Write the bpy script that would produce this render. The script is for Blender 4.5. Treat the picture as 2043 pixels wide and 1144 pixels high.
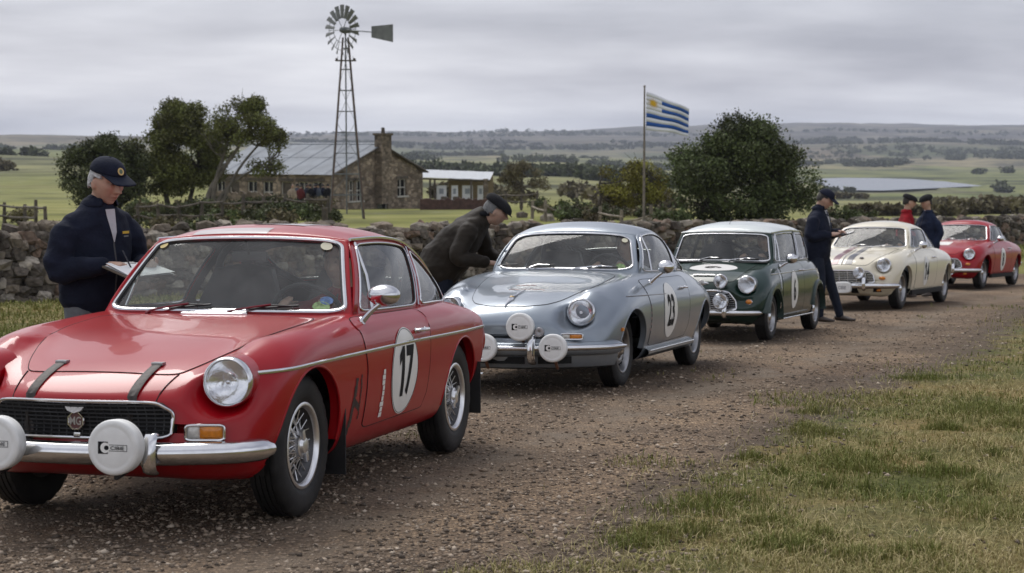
import bpy, bmesh, math, random
import numpy as np
from mathutils import Vector, Matrix
from mathutils.bvhtree import BVHTree
random.seed(7); np.random.seed(7)
RAD = math.radians
for o in list(bpy.data.objects): bpy.data.objects.remove(o, do_unlink=True)
SC = bpy.context.scene
COL = SC.collection

# ------------------------------------------------------------------ camera
# photograph 2043 x 1144; focal length 3550 px; the road falls away from the camera at 2.6 degrees
FPX, PCX, PCY, EYE, HOR = 3550.0, 1021.5, 572.0, 1.28, 285.0
PITCH = math.atan((PCY - HOR) / FPX)
SLOPE = PITCH - math.atan((PCY - 447.0) / FPX)
cam_d = bpy.data.cameras.new('camera'); cam = bpy.data.objects.new('camera', cam_d); COL.objects.link(cam)
cam.location = (0, 0, EYE); cam.rotation_euler = (math.pi / 2 - PITCH, 0, 0)
cam_d.sensor_width = 36.0; cam_d.lens = FPX / 2043.0 * 36.0; cam_d.clip_start = 0.1; cam_d.clip_end = 40000
cam_d.dof.use_dof = True; cam_d.dof.focus_distance = 10.0; cam_d.dof.aperture_fstop = 6.3
SC.camera = cam

# ------------------------------------------------------------------ world: overcast sky
SUN_EL, SUN_AZ = RAD(52), RAD(-25)     # azimuth measured from +Y towards +X; high and diffuse behind cloud
w = bpy.data.worlds.new('World'); SC.world = w; w.use_nodes = True
nt = w.node_tree; nt.nodes.clear()
def N(t, k, **kw):
    n = t.nodes.new(k)
    for a, b in kw.items(): setattr(n, a, b)
    return n
out = N(nt, 'ShaderNodeOutputWorld'); bg1 = N(nt, 'ShaderNodeBackground'); bg2 = N(nt, 'ShaderNodeBackground'); add = N(nt, 'ShaderNodeAddShader')
sky = N(nt, 'ShaderNodeTexSky', sky_type='NISHITA'); sky.sun_disc = False; sky.sun_elevation = SUN_EL; sky.sun_rotation = SUN_AZ
sky.air_density = 1.0; sky.dust_density = 3.0
bg1.inputs[1].default_value = 0.05 * 0.22                         # what little of the clear sky comes through the cloud
nt.links.new(sky.outputs[0], bg1.inputs[0])
tc = N(nt, 'ShaderNodeTexCoord'); sep = N(nt, 'ShaderNodeSeparateXYZ'); nt.links.new(tc.outputs['Generated'], sep.inputs[0])
zc = N(nt, 'ShaderNodeMath', operation='MAXIMUM'); nt.links.new(sep.outputs[2], zc.inputs[0]); zc.inputs[1].default_value = 0.0
za = N(nt, 'ShaderNodeMath', operation='ADD'); nt.links.new(zc.outputs[0], za.inputs[0]); za.inputs[1].default_value = 0.20
dx = N(nt, 'ShaderNodeMath', operation='DIVIDE'); dy = N(nt, 'ShaderNodeMath', operation='DIVIDE')
nt.links.new(sep.outputs[0], dx.inputs[0]); nt.links.new(sep.outputs[1], dy.inputs[0])
nt.links.new(za.outputs[0], dx.inputs[1]); nt.links.new(za.outputs[0], dy.inputs[1])
cmb = N(nt, 'ShaderNodeCombineXYZ'); nt.links.new(dx.outputs[0], cmb.inputs[0]); nt.links.new(dy.outputs[0], cmb.inputs[1])
mp = N(nt, 'ShaderNodeMapping'); mp.inputs['Scale'].default_value = (0.62, 1.0, 1); mp.inputs['Location'].default_value = (3.1, 1.7, 0.4)
nt.links.new(cmb.outputs[0], mp.inputs[0])
n1 = N(nt, 'ShaderNodeTexNoise'); n1.inputs['Scale'].default_value = 0.75; n1.inputs['Detail'].default_value = 7; n1.inputs['Roughness'].default_value = 0.52; n1.inputs['Distortion'].default_value = 0.25
nt.links.new(mp.outputs[0], n1.inputs[0])
n2 = N(nt, 'ShaderNodeTexNoise'); n2.inputs['Scale'].default_value = 2.3; n2.inputs['Detail'].default_value = 5
nt.links.new(mp.outputs[0], n2.inputs[0])
mx = N(nt, 'ShaderNodeMix', data_type='FLOAT'); mx.inputs[0].default_value = 0.25
nt.links.new(n1.outputs[0], mx.inputs[2]); nt.links.new(n2.outputs[0], mx.inputs[3])
cr = N(nt, 'ShaderNodeValToRGB'); e = cr.color_ramp.elements
e[0].position = 0.39; e[0].color = (0.25, 0.26, 0.31, 1); e[1].position = 0.61; e[1].color = (0.64, 0.65, 0.69, 1)
m_ = cr.color_ramp.elements.new(0.5); m_.color = (0.435, 0.445, 0.495, 1)
nt.links.new(mx.outputs[0], cr.inputs[0]); nt.links.new(cr.outputs[0], bg2.inputs[0]); bg2.inputs[1].default_value = 1.0
nt.links.new(bg1.outputs[0], add.inputs[0]); nt.links.new(bg2.outputs[0], add.inputs[1]); nt.links.new(add.outputs[0], out.inputs[0])

sd = bpy.data.lights.new('sun', 'SUN'); sun = bpy.data.objects.new('sun', sd); COL.objects.link(sun)
sd.energy = 1.5; sd.angle = RAD(35); sd.color = (1.0, 0.97, 0.93)
sun.rotation_euler = (math.pi / 2 - SUN_EL, 0, -SUN_AZ + math.pi); sun.location = (0, 0, 60)
# sun lamp shines along its -Z; rotate so that light comes from the given azimuth
sdir = Vector((math.sin(SUN_AZ) * math.cos(SUN_EL), math.cos(SUN_AZ) * math.cos(SUN_EL), math.sin(SUN_EL)))
sun.rotation_euler = sdir.to_track_quat('Z', 'Y').to_euler()
SC.view_settings.view_transform = 'Standard'; SC.view_settings.look = 'None'; SC.view_settings.exposure = 0.58; SC.view_settings.gamma = 1.0
SC.view_settings.use_curve_mapping = False
SC.render.engine = 'CYCLES'
cy = SC.cycles
cy.use_denoising = True; cy.denoiser = 'OPENIMAGEDENOISE'
cy.max_bounces = 8; cy.diffuse_bounces = 3; cy.glossy_bounces = 4; cy.transmission_bounces = 6; cy.transparent_max_bounces = 14; cy.volume_bounces = 0
cy.caustics_reflective = False; cy.caustics_refractive = False; cy.sample_clamp_indirect = 6
try: cy.volume_step_rate = 4; cy.volume_max_steps = 64
except Exception: pass

# ------------------------------------------------------------------ helpers
TS = math.tan(SLOPE)
RS = Matrix.Rotation(-SLOPE, 4, 'X')             # slope frame (x right, y along the falling road, z normal to it) -> world
def tag(o, label=None, cat=None, group=None, kind=None):
    if label: o['label'] = label
    if cat: o['category'] = cat
    if group: o['group'] = group
    if kind: o['kind'] = kind
    return o
def empty(name, parent=None):
    o = bpy.data.objects.new(name, None); o.empty_display_size = .2; COL.objects.link(o)
    if parent: o.parent = parent
    return o
def link(name, me, mat=None, parent=None, smooth=True, sharp=None):
    o = bpy.data.objects.new(name, me); COL.objects.link(o)
    if mat is not None:
        for m in (mat if isinstance(mat, (list, tuple)) else [mat]): me.materials.append(m)
    if parent: o.parent = parent
    if len(me.polygons):
        me.polygons.foreach_set('use_smooth', np.full(len(me.polygons), bool(smooth)))
        if smooth and sharp: me.set_sharp_from_angle(angle=RAD(sharp))
    return o
class MB:
    """collects verts / faces of one mesh"""
    def __init__(s): s.v = []; s.f = []; s.m = []; s.mi = 0
    def add(s, v, f):
        b = len(s.v); s.v.extend([tuple(map(float, p)) for p in v]); s.f.extend([tuple(i + b for i in q) for q in f]); s.m.extend([s.mi] * len(f)); return s
    def grid(s, P, cu=False, cv=False):
        P = np.asarray(P, float); nu, nv = P.shape[:2]; f = []
        for i in range(nu if cu else nu - 1):
            for j in range(nv if cv else nv - 1):
                f.append((i * nv + j, ((i + 1) % nu) * nv + j, ((i + 1) % nu) * nv + (j + 1) % nv, i * nv + (j + 1) % nv))
        return s.add(P.reshape(-1, 3), f)
    def box(s, c, size, M=None, bev=0):
        x, y, z = [a / 2 for a in size]
        if bev:
            b = bev; v = []; 
            bm = bmesh.new(); bmesh.ops.create_cube(bm, size=1)
            for q in bm.verts: q.co = Vector((q.co.x * 2 * x, q.co.y * 2 * y, q.co.z * 2 * z))
            bmesh.ops.bevel(bm, geom=list(bm.edges), offset=b, segments=2, profile=.7, affect='EDGES')
            bm.verts.index_update(); vv = [q.co.copy() for q in bm.verts]; ff = [[q.index for q in g.verts] for g in bm.faces]; bm.free()
        else:
            vv = [Vector((i * x, j * y, k * z)) for i in (-1, 1) for j in (-1, 1) for k in (-1, 1)]
            ff = [(0, 1, 3, 2), (4, 6, 7, 5), (0, 4, 5, 1), (2, 3, 7, 6), (0, 2, 6, 4), (1, 5, 7, 3)]
        if M is not None: vv = [M @ q for q in vv]
        c = Vector(c); return s.add([q + c for q in vv], ff)
    def tube(s, path, r, n=8, closed=False, cap=True, flat=1.0, up=None):
        P = np.asarray(path, float); k = len(P)
        T = np.zeros_like(P)
        if closed: T = np.roll(P, -1, 0) - np.roll(P, 1, 0)
        else: T[1:-1] = P[2:] - P[:-2]; T[0] = P[1] - P[0]; T[-1] = P[-1] - P[-2]
        T /= (np.linalg.norm(T, axis=1, keepdims=True) + 1e-12)
        rr = np.broadcast_to(np.asarray(r, float), (k,))
        a0 = np.array([0, 0, 1.]) if up is None else np.asarray(up, float)
        if abs(T[0].dot(a0)) > .95: a0 = np.array([1., 0, 0])
        nrm = a0 - T[0] * a0.dot(T[0]); nrm /= np.linalg.norm(nrm)
        ang = np.arange(n) / n * 2 * math.pi; G = np.zeros((k, n, 3))
        for i in range(k):
            if up is not None:
                q = np.asarray(up, float) - T[i] * np.dot(up, T[i])
                if np.linalg.norm(q) > .05: nrm = q
            nrm = nrm - T[i] * nrm.dot(T[i]); nrm /= (np.linalg.norm(nrm) + 1e-12); b = np.cross(T[i], nrm)
            G[i] = P[i] + rr[i] * (np.cos(ang)[:, None] * nrm * flat + np.sin(ang)[:, None] * b)
        s.grid(G, cu=closed, cv=True)
        if cap and not closed:
            base = len(s.v) - k * n
            s.f.append(tuple(range(base + n - 1, base - 1, -1))); s.f.append(tuple(range(base + (k - 1) * n, base + k * n))); s.m += [s.mi] * 2
        return s
    def lathe(s, prof, n=32, M=None):
        """profile [(axial x, radius)] spun about X"""
        prof = np.asarray(prof, float); a = np.arange(n) / n * 2 * math.pi
        G = np.zeros((len(prof), n, 3)); G[:, :, 0] = prof[:, 0:1]; G[:, :, 1] = prof[:, 1:2] * np.cos(a); G[:, :, 2] = prof[:, 1:2] * np.sin(a)
        if M is not None:
            R = np.array(M)[:3, :3]; t = np.array(M)[:3, 3]; G = G @ R.T + t
        return s.grid(G, cv=True)
    def ell(s, c, r, M=None, nu=12, nv=16):
        th = np.linspace(0, math.pi, nu + 1); ph = np.arange(nv) / nv * 2 * math.pi
        G = np.stack([np.outer(np.sin(th), np.cos(ph)) * r[0], np.outer(np.sin(th), np.sin(ph)) * r[1], np.outer(np.cos(th), np.ones(nv)) * r[2]], -1)
        if M is not None: G = G @ np.array(M.to_3x3() if len(M) == 4 else M).T
        return s.grid(G + np.array(c, float), cv=True)
    def mesh(s, name):
        me = bpy.data.meshes.new(name); me.from_pydata(s.v, [], s.f)
        if any(s.m): me.polygons.foreach_set('material_index', s.m)
        me.update(); return me
    def build(s, name, mat, parent=None, smooth=True, sharp=40, clean=False, out=None):
        me = s.mesh(name)
        if clean or out is not None:
            bm = bmesh.new(); bm.from_mesh(me)
            if clean: bmesh.ops.remove_doubles(bm, verts=bm.verts, dist=1e-5); bmesh.ops.recalc_face_normals(bm, faces=bm.faces)
            if out is not None:
                q = Vector(out); sg = sum((g.calc_center_median() - q).dot(g.normal) * g.calc_area() for g in bm.faces)
                if sg < 0: bmesh.ops.reverse_faces(bm, faces=bm.faces)
            bm.to_mesh(me); bm.free()
        return link(name, me, mat, parent, smooth, sharp)
def bigmesh(name, V, F, nper):
    """fast mesh from arrays; F (k, nper)"""
    V = np.asarray(V, np.float32); F = np.asarray(F, np.int32); me = bpy.data.meshes.new(name)
    me.vertices.add(len(V)); me.vertices.foreach_set('co', V.ravel()); me.loops.add(F.size); me.loops.foreach_set('vertex_index', F.ravel())
    me.polygons.add(len(F)); me.polygons.foreach_set('loop_start', np.arange(0, F.size, nper, dtype=np.int32)); me.polygons.foreach_set('loop_total', np.full(len(F), nper, np.int32))
    me.update(calc_edges=True); return me
def hermite(tk, P, t):
    """non-uniform Catmull-Rom through P at knots tk"""
    tk = np.asarray(tk, float); P = np.asarray(P, float); t = np.asarray(t, float); n = len(tk)
    sh = (n,) + (1,) * (P.ndim - 1)
    d = np.diff(P, axis=0) / np.diff(tk).reshape((n - 1,) + sh[1:]); m = np.zeros_like(P); m[0] = d[0]; m[-1] = d[-1]
    h = np.diff(tk).reshape((n - 1,) + sh[1:])
    if n > 2: m[1:-1] = (d[:-1] * h[1:] + d[1:] * h[:-1]) / (h[1:] + h[:-1])
    i = np.clip(np.searchsorted(tk, t, side='right') - 1, 0, n - 2); hh = (tk[i + 1] - tk[i]); x = (t - tk[i]) / hh
    x = x.reshape((-1,) + sh[1:]); hh = hh.reshape((-1,) + sh[1:])
    return (2 * x**3 - 3 * x**2 + 1) * P[i] + (x**3 - 2 * x**2 + x) * hh * m[i] + (-2 * x**3 + 3 * x**2) * P[i + 1] + (x**3 - x**2) * hh * m[i + 1]
def curve(pts, n=40, power=.5):
    P = np.asarray(pts, float); tk = np.concatenate([[0], np.cumsum(np.maximum(np.linalg.norm(np.diff(P, axis=0), axis=1), 1e-6) ** power)])
    return hermite(tk, P, np.linspace(0, tk[-1], n))
def vnoise(x, y, seed=0):
    """smooth value noise, numpy"""
    xi = np.floor(x).astype(np.int64); yi = np.floor(y).astype(np.int64); xf = x - xi; yf = y - yi
    def hsh(a, b):
        h = (a * 374761393 + b * 668265263 + seed * 974711) & 0x7fffffff; h = ((h ^ (h >> 13)) * 1274126177) & 0x7fffffff
        return ((h ^ (h >> 16)) & 0xffff) / 65535.0
    u = xf * xf * (3 - 2 * xf); v = yf * yf * (3 - 2 * yf)
    return (hsh(xi, yi) * (1 - u) + hsh(xi + 1, yi) * u) * (1 - v) + (hsh(xi, yi + 1) * (1 - u) + hsh(xi + 1, yi + 1) * u) * v
def fbm(x, y, seed=0, o=4):
    s = 0; a = .5
    for k in range(o): s = s + a * vnoise(x * 2**k, y * 2**k, seed + k * 17); a *= .5
    return s / (1 - .5**o)
TMP = bpy.data.scenes.new('workbench_tmp')            # evaluated apart from the growing scene: much faster; removed at the end
def modmesh(o, mods):
    """add modifiers (type, dict) and bake them"""
    for t, kw in mods:
        m = o.modifiers.new(t.lower(), t)
        for a, b in kw.items(): setattr(m, a, b)
    par = o.parent; o.parent = None
    TMP.collection.objects.link(o); vl = TMP.view_layers[0]; vl.update(); dg = vl.depsgraph; me = bpy.data.meshes.new_from_object(o.evaluated_get(dg), depsgraph=dg); TMP.collection.objects.unlink(o)
    o.modifiers.clear(); old = o.data; o.data = me; o.parent = par
    if old.users == 0: bpy.data.meshes.remove(old)
    return o

# ------------------------------------------------------------------ materials
MATS = {}
def lk(t, a, b): t.links.new(a, b)
def mat(name, base=(.5, .5, .5), rough=.5, metal=0., coat=0., coat_r=.05, spec=.5, var=0., vscale=8., bump=0., bscale=40., dirt=None, dirt_z=None, emis=None, sheen=0., det=4., obj=True, rand=0.):
    if name in MATS: return MATS[name]
    m = bpy.data.materials.new(name); m.use_nodes = True; t = m.node_tree; b = t.nodes['Principled BSDF']
    b.inputs['Base Color'].default_value = (*base, 1); b.inputs['Roughness'].default_value = rough; b.inputs['Metallic'].default_value = metal
    b.inputs['Coat Weight'].default_value = coat; b.inputs['Coat Roughness'].default_value = coat_r; b.inputs['Coat IOR'].default_value = 1.42; b.inputs['Specular IOR Level'].default_value = spec
    if sheen: b.inputs['Sheen Weight'].default_value = sheen; b.inputs['Sheen Roughness'].default_value = .5
    tc = N(t, 'ShaderNodeTexCoord'); co = tc.outputs['Object']; col = None
    if var:
        no = N(t, 'ShaderNodeTexNoise'); no.inputs['Scale'].default_value = vscale; no.inputs['Detail'].default_value = det; lk(t, co, no.inputs[0])
        r = N(t, 'ShaderNodeMapRange'); r.inputs['From Min'].default_value = .3; r.inputs['From Max'].default_value = .7; r.inputs['To Min'].default_value = 1 - var; r.inputs['To Max'].default_value = 1 + var
        lk(t, no.outputs[0], r.inputs[0])
        mu = N(t, 'ShaderNodeMix', data_type='RGBA', blend_type='MULTIPLY'); mu.inputs[0].default_value = 1; mu.inputs[6].default_value = (*base, 1)
        lk(t, r.outputs[0], mu.inputs[7]); col = mu.outputs[2]
    if rand:
        oi = N(t, 'ShaderNodeObjectInfo'); r = N(t, 'ShaderNodeMapRange'); r.inputs['To Min'].default_value = 1 - rand; r.inputs['To Max'].default_value = 1 + rand
        lk(t, oi.outputs['Random'], r.inputs[0]); mu = N(t, 'ShaderNodeMix', data_type='RGBA', blend_type='MULTIPLY'); mu.inputs[0].default_value = 1
        if col is None: mu.inputs[6].default_value = (*base, 1)
        else: lk(t, col, mu.inputs[6])
        lk(t, r.outputs[0], mu.inputs[7]); col = mu.outputs[2]
    if dirt:
        no = N(t, 'ShaderNodeTexNoise'); no.inputs['Scale'].default_value = 6.; no.inputs['Detail'].default_value = 8; no.inputs['Roughness'].default_value = .7; lk(t, co, no.inputs[0])
        r = N(t, 'ShaderNodeMapRange'); r.inputs['From Min'].default_value = .42; r.inputs['From Max'].default_value = .8; r.inputs['To Max'].default_value = dirt[3] if len(dirt) > 3 else .5
        lk(t, no.outputs[0], r.inputs[0]); f = r.outputs[0]
        if dirt_z:   # splashed mud thrown up from the road: thickest by the sill
            se = N(t, 'ShaderNodeSeparateXYZ'); lk(t, co, se.inputs[0])
            z = N(t, 'ShaderNodeMapRange'); z.inputs['From Min'].default_value = dirt_z[1]; z.inputs['From Max'].default_value = dirt_z[0]; lk(t, se.outputs[2], z.inputs[0])
            zz = N(t, 'ShaderNodeMath', operation='MULTIPLY'); lk(t, f, zz.inputs[0]); lk(t, z.outputs[0], zz.inputs[1]); f = zz.outputs[0]
        mi = N(t, 'ShaderNodeMix', data_type='RGBA'); lk(t, f, mi.inputs[0])
        if col is None: mi.inputs[6].default_value = (*base, 1)
        else: lk(t, col, mi.inputs[6])
        mi.inputs[7].default_value = (*dirt[:3], 1); col = mi.outputs[2]
        rr = N(t, 'ShaderNodeMapRange'); rr.inputs['To Min'].default_value = rough; rr.inputs['To Max'].default_value = .9; lk(t, f, rr.inputs[0]); lk(t, rr.outputs[0], b.inputs['Roughness'])
        if coat:
            rc = N(t, 'ShaderNodeMapRange'); rc.inputs['To Min'].default_value = coat; rc.inputs['To Max'].default_value = 0; lk(t, f, rc.inputs[0]); lk(t, rc.outputs[0], b.inputs['Coat Weight'])
    if col is not None: lk(t, col, b.inputs['Base Color'])
    if bump:
        no = N(t, 'ShaderNodeTexNoise'); no.inputs['Scale'].default_value = bscale; no.inputs['Detail'].default_value = 5; lk(t, co, no.inputs[0])
        bu = N(t, 'ShaderNodeBump'); bu.inputs['Strength'].default_value = bump; bu.inputs['Distance'].default_value = .01; lk(t, no.outputs[0], bu.inputs['Height']); lk(t, bu.outputs[0], b.inputs['Normal'])
    MATS[name] = m; return m
def glassmat(name, tint=(.86, .90, .88), refl=1.2, rough=.02, dust_sheen=.05):
    if name in MATS: return MATS[name]
    m = bpy.data.materials.new(name); m.use_nodes = True; t = m.node_tree; t.nodes.clear()
    o = N(t, 'ShaderNodeOutputMaterial'); tr = N(t, 'ShaderNodeBsdfTransparent'); tr.inputs[0].default_value = (*tint, 1)
    gl = N(t, 'ShaderNodeBsdfGlossy'); gl.inputs['Roughness'].default_value = rough; lw = N(t, 'ShaderNodeLayerWeight'); lw.inputs[0].default_value = .5
    pw = N(t, 'ShaderNodeMath', operation='POWER'); pw.inputs[1].default_value = 5.; lk(t, lw.outputs['Facing'], pw.inputs[0])      # Schlick, same from either side of the pane
    ma = N(t, 'ShaderNodeMath', operation='MULTIPLY_ADD'); ma.inputs[1].default_value = .92; ma.inputs[2].default_value = .06; lk(t, pw.outputs[0], ma.inputs[0])
    k = N(t, 'ShaderNodeMath', operation='MULTIPLY'); k.use_clamp = True; k.inputs[1].default_value = refl; lk(t, ma.outputs[0], k.inputs[0])
    mi = N(t, 'ShaderNodeMixShader'); lk(t, k.outputs[0], mi.inputs[0]); lk(t, tr.outputs[0], mi.inputs[1]); lk(t, gl.outputs[0], mi.inputs[2])
    df = N(t, 'ShaderNodeBsdfDiffuse'); df.inputs[0].default_value = (.5, .5, .48, 1); tc = N(t, 'ShaderNodeTexCoord'); no = N(t, 'ShaderNodeTexNoise'); no.inputs['Scale'].default_value = 5; no.inputs['Detail'].default_value = 6
    lk(t, tc.outputs['Object'], no.inputs[0]); r = N(t, 'ShaderNodeMapRange'); r.inputs['From Min'].default_value = .3; r.inputs['From Max'].default_value = .75; r.inputs['To Min'].default_value = dust_sheen * .4; r.inputs['To Max'].default_value = dust_sheen * 1.8; lk(t, no.outputs[0], r.inputs[0])
    m2 = N(t, 'ShaderNodeMixShader'); lk(t, r.outputs[0], m2.inputs[0]); lk(t, mi.outputs[0], m2.inputs[1]); lk(t, df.outputs[0], m2.inputs[2]); lk(t, m2.outputs[0], o.inputs[0])
    MATS[name] = m; return m
MUD = (.10, .08, .06, .55)
CHROME = mat('chrome', (.72, .72, .73), .10, 1., dirt=(.2, .18, .15, .25))
STEEL = mat('wheel_steel', (.36, .36, .37), .32, 1., dirt=(.12, .10, .08, .5))
RIMM = mat('polished_rim', (.78, .78, .79), .30, .95, dirt=(.15, .13, .11, .2))
RUBBER = mat('tyre_rubber', (.011, .011, .012), .62, spec=.35, var=.35, vscale=5, bump=.15, bscale=120, dirt=(.09, .075, .06, .28))
SEAL = mat('rubber_seal', (.012, .012, .013), .55)
GAP = mat('panel_gap', (.004, .004, .004), .9)
INTER = mat('interior_trim', (.018, .018, .02), .7, var=.3)
SEATM = mat('seat_vinyl', (.03, .028, .03), .55, var=.2)
SEATR = mat('seat_red', (.16, .014, .016), .6, var=.2)
UNDER = mat('underbody', (.010, .009, .008), .9)
GLASS = glassmat('window_glass'); WSGLASS = glassmat('windscreen_glass', (.90, .94, .92), .85, .02, .08)  # diffuse film on the windscreen: dust, plus milky sky reflection put into its colour
LENS = glassmat('lamp_lens', (.95, .96, .97), .6, .04, .02)
REFLECT = mat('lamp_reflector', (.88, .88, .89), .12, 1., bump=.10, bscale=60)
AMBER = mat('amber_lens', (.62, .20, .015), .2, coat=.6, var=.15, vscale=60)
CLEARL = mat('clear_lens', (.55, .53, .49), .2, coat=.6, var=.2, vscale=60)
LEATHER = mat('bonnet_strap_leather', (.035, .026, .022), .6, var=.4, vscale=40, bump=.3)
COVER = mat('lamp_cover_white', (.76, .76, .74), .42, var=.05, vscale=14, dirt=(.35, .32, .28, .3), bump=.03, bscale=25)
DECALW = mat('decal_white', (.82, .81, .78), .35, coat=.3, var=.06, vscale=12, dirt=(.3, .26, .22, .3))
DECALK = mat('decal_black', (.008, .008, .009), .65, spec=.2)
PAPER = mat('paper_white', (.72, .73, .74), .7)
ORANGED = mat('faded_orange_print', (.42, .20, .14), .5); YELLOW = mat('yellow_thread', (.65, .42, .03), .6)
def paint(name, c, metal=0., rough=.32, dz=(.15, .60), d=.28, coat=.8): return mat(name, c, rough, metal, coat=coat, coat_r=.025, spec=.2, var=.05, vscale=2.5, dirt=(.13, .10, .075, d), dirt_z=dz)
P_RED = paint('paint_red', (.33, .0015, .007), coat=.48); P_SILVER = paint('paint_silver_blue', (.25, .285, .325), .6, .34, d=.35); P_GREEN = paint('paint_racing_green', (.008, .030, .022), 0, .3)
P_CREAM = paint('paint_cream', (.70, .64, .50)); P_RED2 = paint('paint_red_far', (.32, .002, .009), coat=.5); P_WHITE = paint('paint_roof_white', (.62, .66, .64)); P_ROOFR = mat('roof_reflection_grey', (.30, .24, .25), .4, coat=.6, var=.12)
# ------------------------------------------------------------------ car builder (car frame: x forward from the front axle, y to the car's left, z up)
def body_grid(rings, nu=170, nv=128, smooth=5, scallops=()):
    R = np.array(rings, float); n, J = R.shape[:2]                      # half rings, bottom centre -> top centre
    mir = R[:, ::-1][:, 1:-1].copy(); mir[:, :, 1] *= -1
    C = np.concatenate([R, mir], 1); K = C.shape[1]
    dv = np.linalg.norm(np.roll(C, -1, 1) - C, axis=2).mean(0) ** .6; tv = np.concatenate([[0], np.cumsum(dv)])
    pad = 3; idx = np.arange(-pad, K + pad + 1); tk = np.array([tv[i % K] + (i // K) * tv[-1] for i in idx])
    A = np.stack([hermite(tk, C[i][idx % K], np.arange(nv) / nv * tv[-1]) for i in range(n)])
    du = np.linalg.norm(np.diff(C, axis=0), axis=2).mean(1) ** .7; tu = np.concatenate([[0], np.cumsum(du)])
    G = hermite(tu, A, np.linspace(0, tu[-1], nu))
    for _ in range(smooth):
        av = (np.roll(G, 1, 1) + np.roll(G, -1, 1)) / 2; av[1:-1] = (av[1:-1] + (G[2:] + G[:-2]) / 2) / 2
        G[1:-1] = G[1:-1] * .4 + av[1:-1] * .6
    for (xh, yh, zh, r, k, fk) in scallops:                             # wing drawn out to each headlight, then hollowed round it
        for sd in (1, -1):
            d = np.hypot(G[:, :, 1] - sd * yh, G[:, :, 2] - zh); f = (G[:, :, 0] > 0) & (d < r * 1.5)
            e = xh - .02 - np.maximum(0, d - r * .8) * fk * 2.2 - np.maximum(0, yh - .05 - np.abs(G[:, :, 1])) * 6; G[:, :, 0] = np.where(f, np.maximum(G[:, :, 0], e), G[:, :, 0])
            d = np.hypot(G[:, :, 1] - sd * yh, G[:, :, 2] - zh); lim = xh + np.maximum(0, d - r) * k
            f = (G[:, :, 0] > 0) & (d < r * 1.42); G[:, :, 0] = np.where(f, np.minimum(G[:, :, 0], lim), G[:, :, 0])
    if scallops:
        for _ in range(2):
            av = (np.roll(G, 1, 1) + np.roll(G, -1, 1)) / 2; av[1:-1] = (av[1:-1] + (G[2:] + G[:-2]) / 2) / 2; G[1:-1] = G[1:-1] * .5 + av[1:-1] * .5
    return G
class Shell:
    """body surface used to lay trim, doors and decals on"""
    def __init__(s, G):
        s.G = G; nu, nv = G.shape[:2]; m = MB().grid(G, cv=True)
        for b0 in (0, (nu - 1) * nv):                                   # close nose and tail
            h = nv // 2
            for k in range(h): m.f.append((b0 + k, b0 + k + 1, b0 + (nv - k - 1) % nv, b0 + (nv - k) % nv) if k not in (0, h - 1) else ((b0, b0 + 1, b0 + nv - 1) if k == 0 else (b0 + h - 1, b0 + h, b0 + h + 1)))
        s.V = [Vector(p) for p in m.v]; s.F = m.f; s.bvh = BVHTree.FromPolygons(s.V, s.F)
    def hit(s, p, ax):
        x, y, z = p
        if ax == 'L': o, d = Vector((x, 3, z)), Vector((0, -1, 0))
        elif ax == 'R': o, d = Vector((x, -3, z)), Vector((0, 1, 0))
        elif ax == 'T': o, d = Vector((x, y, 3)), Vector((0, 0, -1))
        elif ax == 'F': o, d = Vector((3, y, z)), Vector((-1, 0, 0))
        else: o, d = Vector((-6, y, z)), Vector((1, 0, 0))
        h = s.bvh.ray_cast(o, d)
        if h[0] is None:
            q = s.bvh.find_nearest(Vector((x, y, z)) if ax in 'T' else Vector((x, .7 if ax == 'L' else (-.7 if ax == 'R' else y), z)))
            return q[0], (q[1] if q[1].dot(d) < 0 else -q[1])
        n = h[1]
        return h[0], (n if n.dot(d) < 0 else -n)
    def at(s, p, ax, off=0.):
        h, n = s.hit(p, ax); return h + n * off
    def line(s, pts, ax, off=0., n=None):
        q = np.array(pts, float)
        return [s.at(p, ax, off) for p in q]
def to3(a, b, ax): return (a, 0, b) if ax in 'LR' else ((a, b, 0) if ax == 'T' else (0, a, b))
def densify(poly, step=.03, closed=True):
    o = []; k = len(poly)
    for i in range(k if closed else k - 1):
        a = np.array(poly[i], float); b = np.array(poly[(i + 1) % k], float); m = max(1, int(np.linalg.norm(b - a) / step))
        for j in range(m): o.append(tuple(a + (b - a) * j / m))
    if not closed: o.append(tuple(poly[-1]))
    return o
def rounded(corners, f=.3, n=6):
    """corner-rounded closed polygon; f = fraction of the shorter neighbouring edge, or a list"""
    k = len(corners); o = []; C = [np.array(c, float) for c in corners]
    for i in range(k):
        p, c, q = C[i - 1], C[i], C[(i + 1) % k]; ff = f[i] if isinstance(f, (list, tuple)) else f
        a = c + (p - c) * ff; b = c + (q - c) * ff
        for t in np.linspace(0, 1, n): o.append(tuple((1 - t)**2 * a + 2 * t * (1 - t) * c + t * t * b))
    return o
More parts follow.
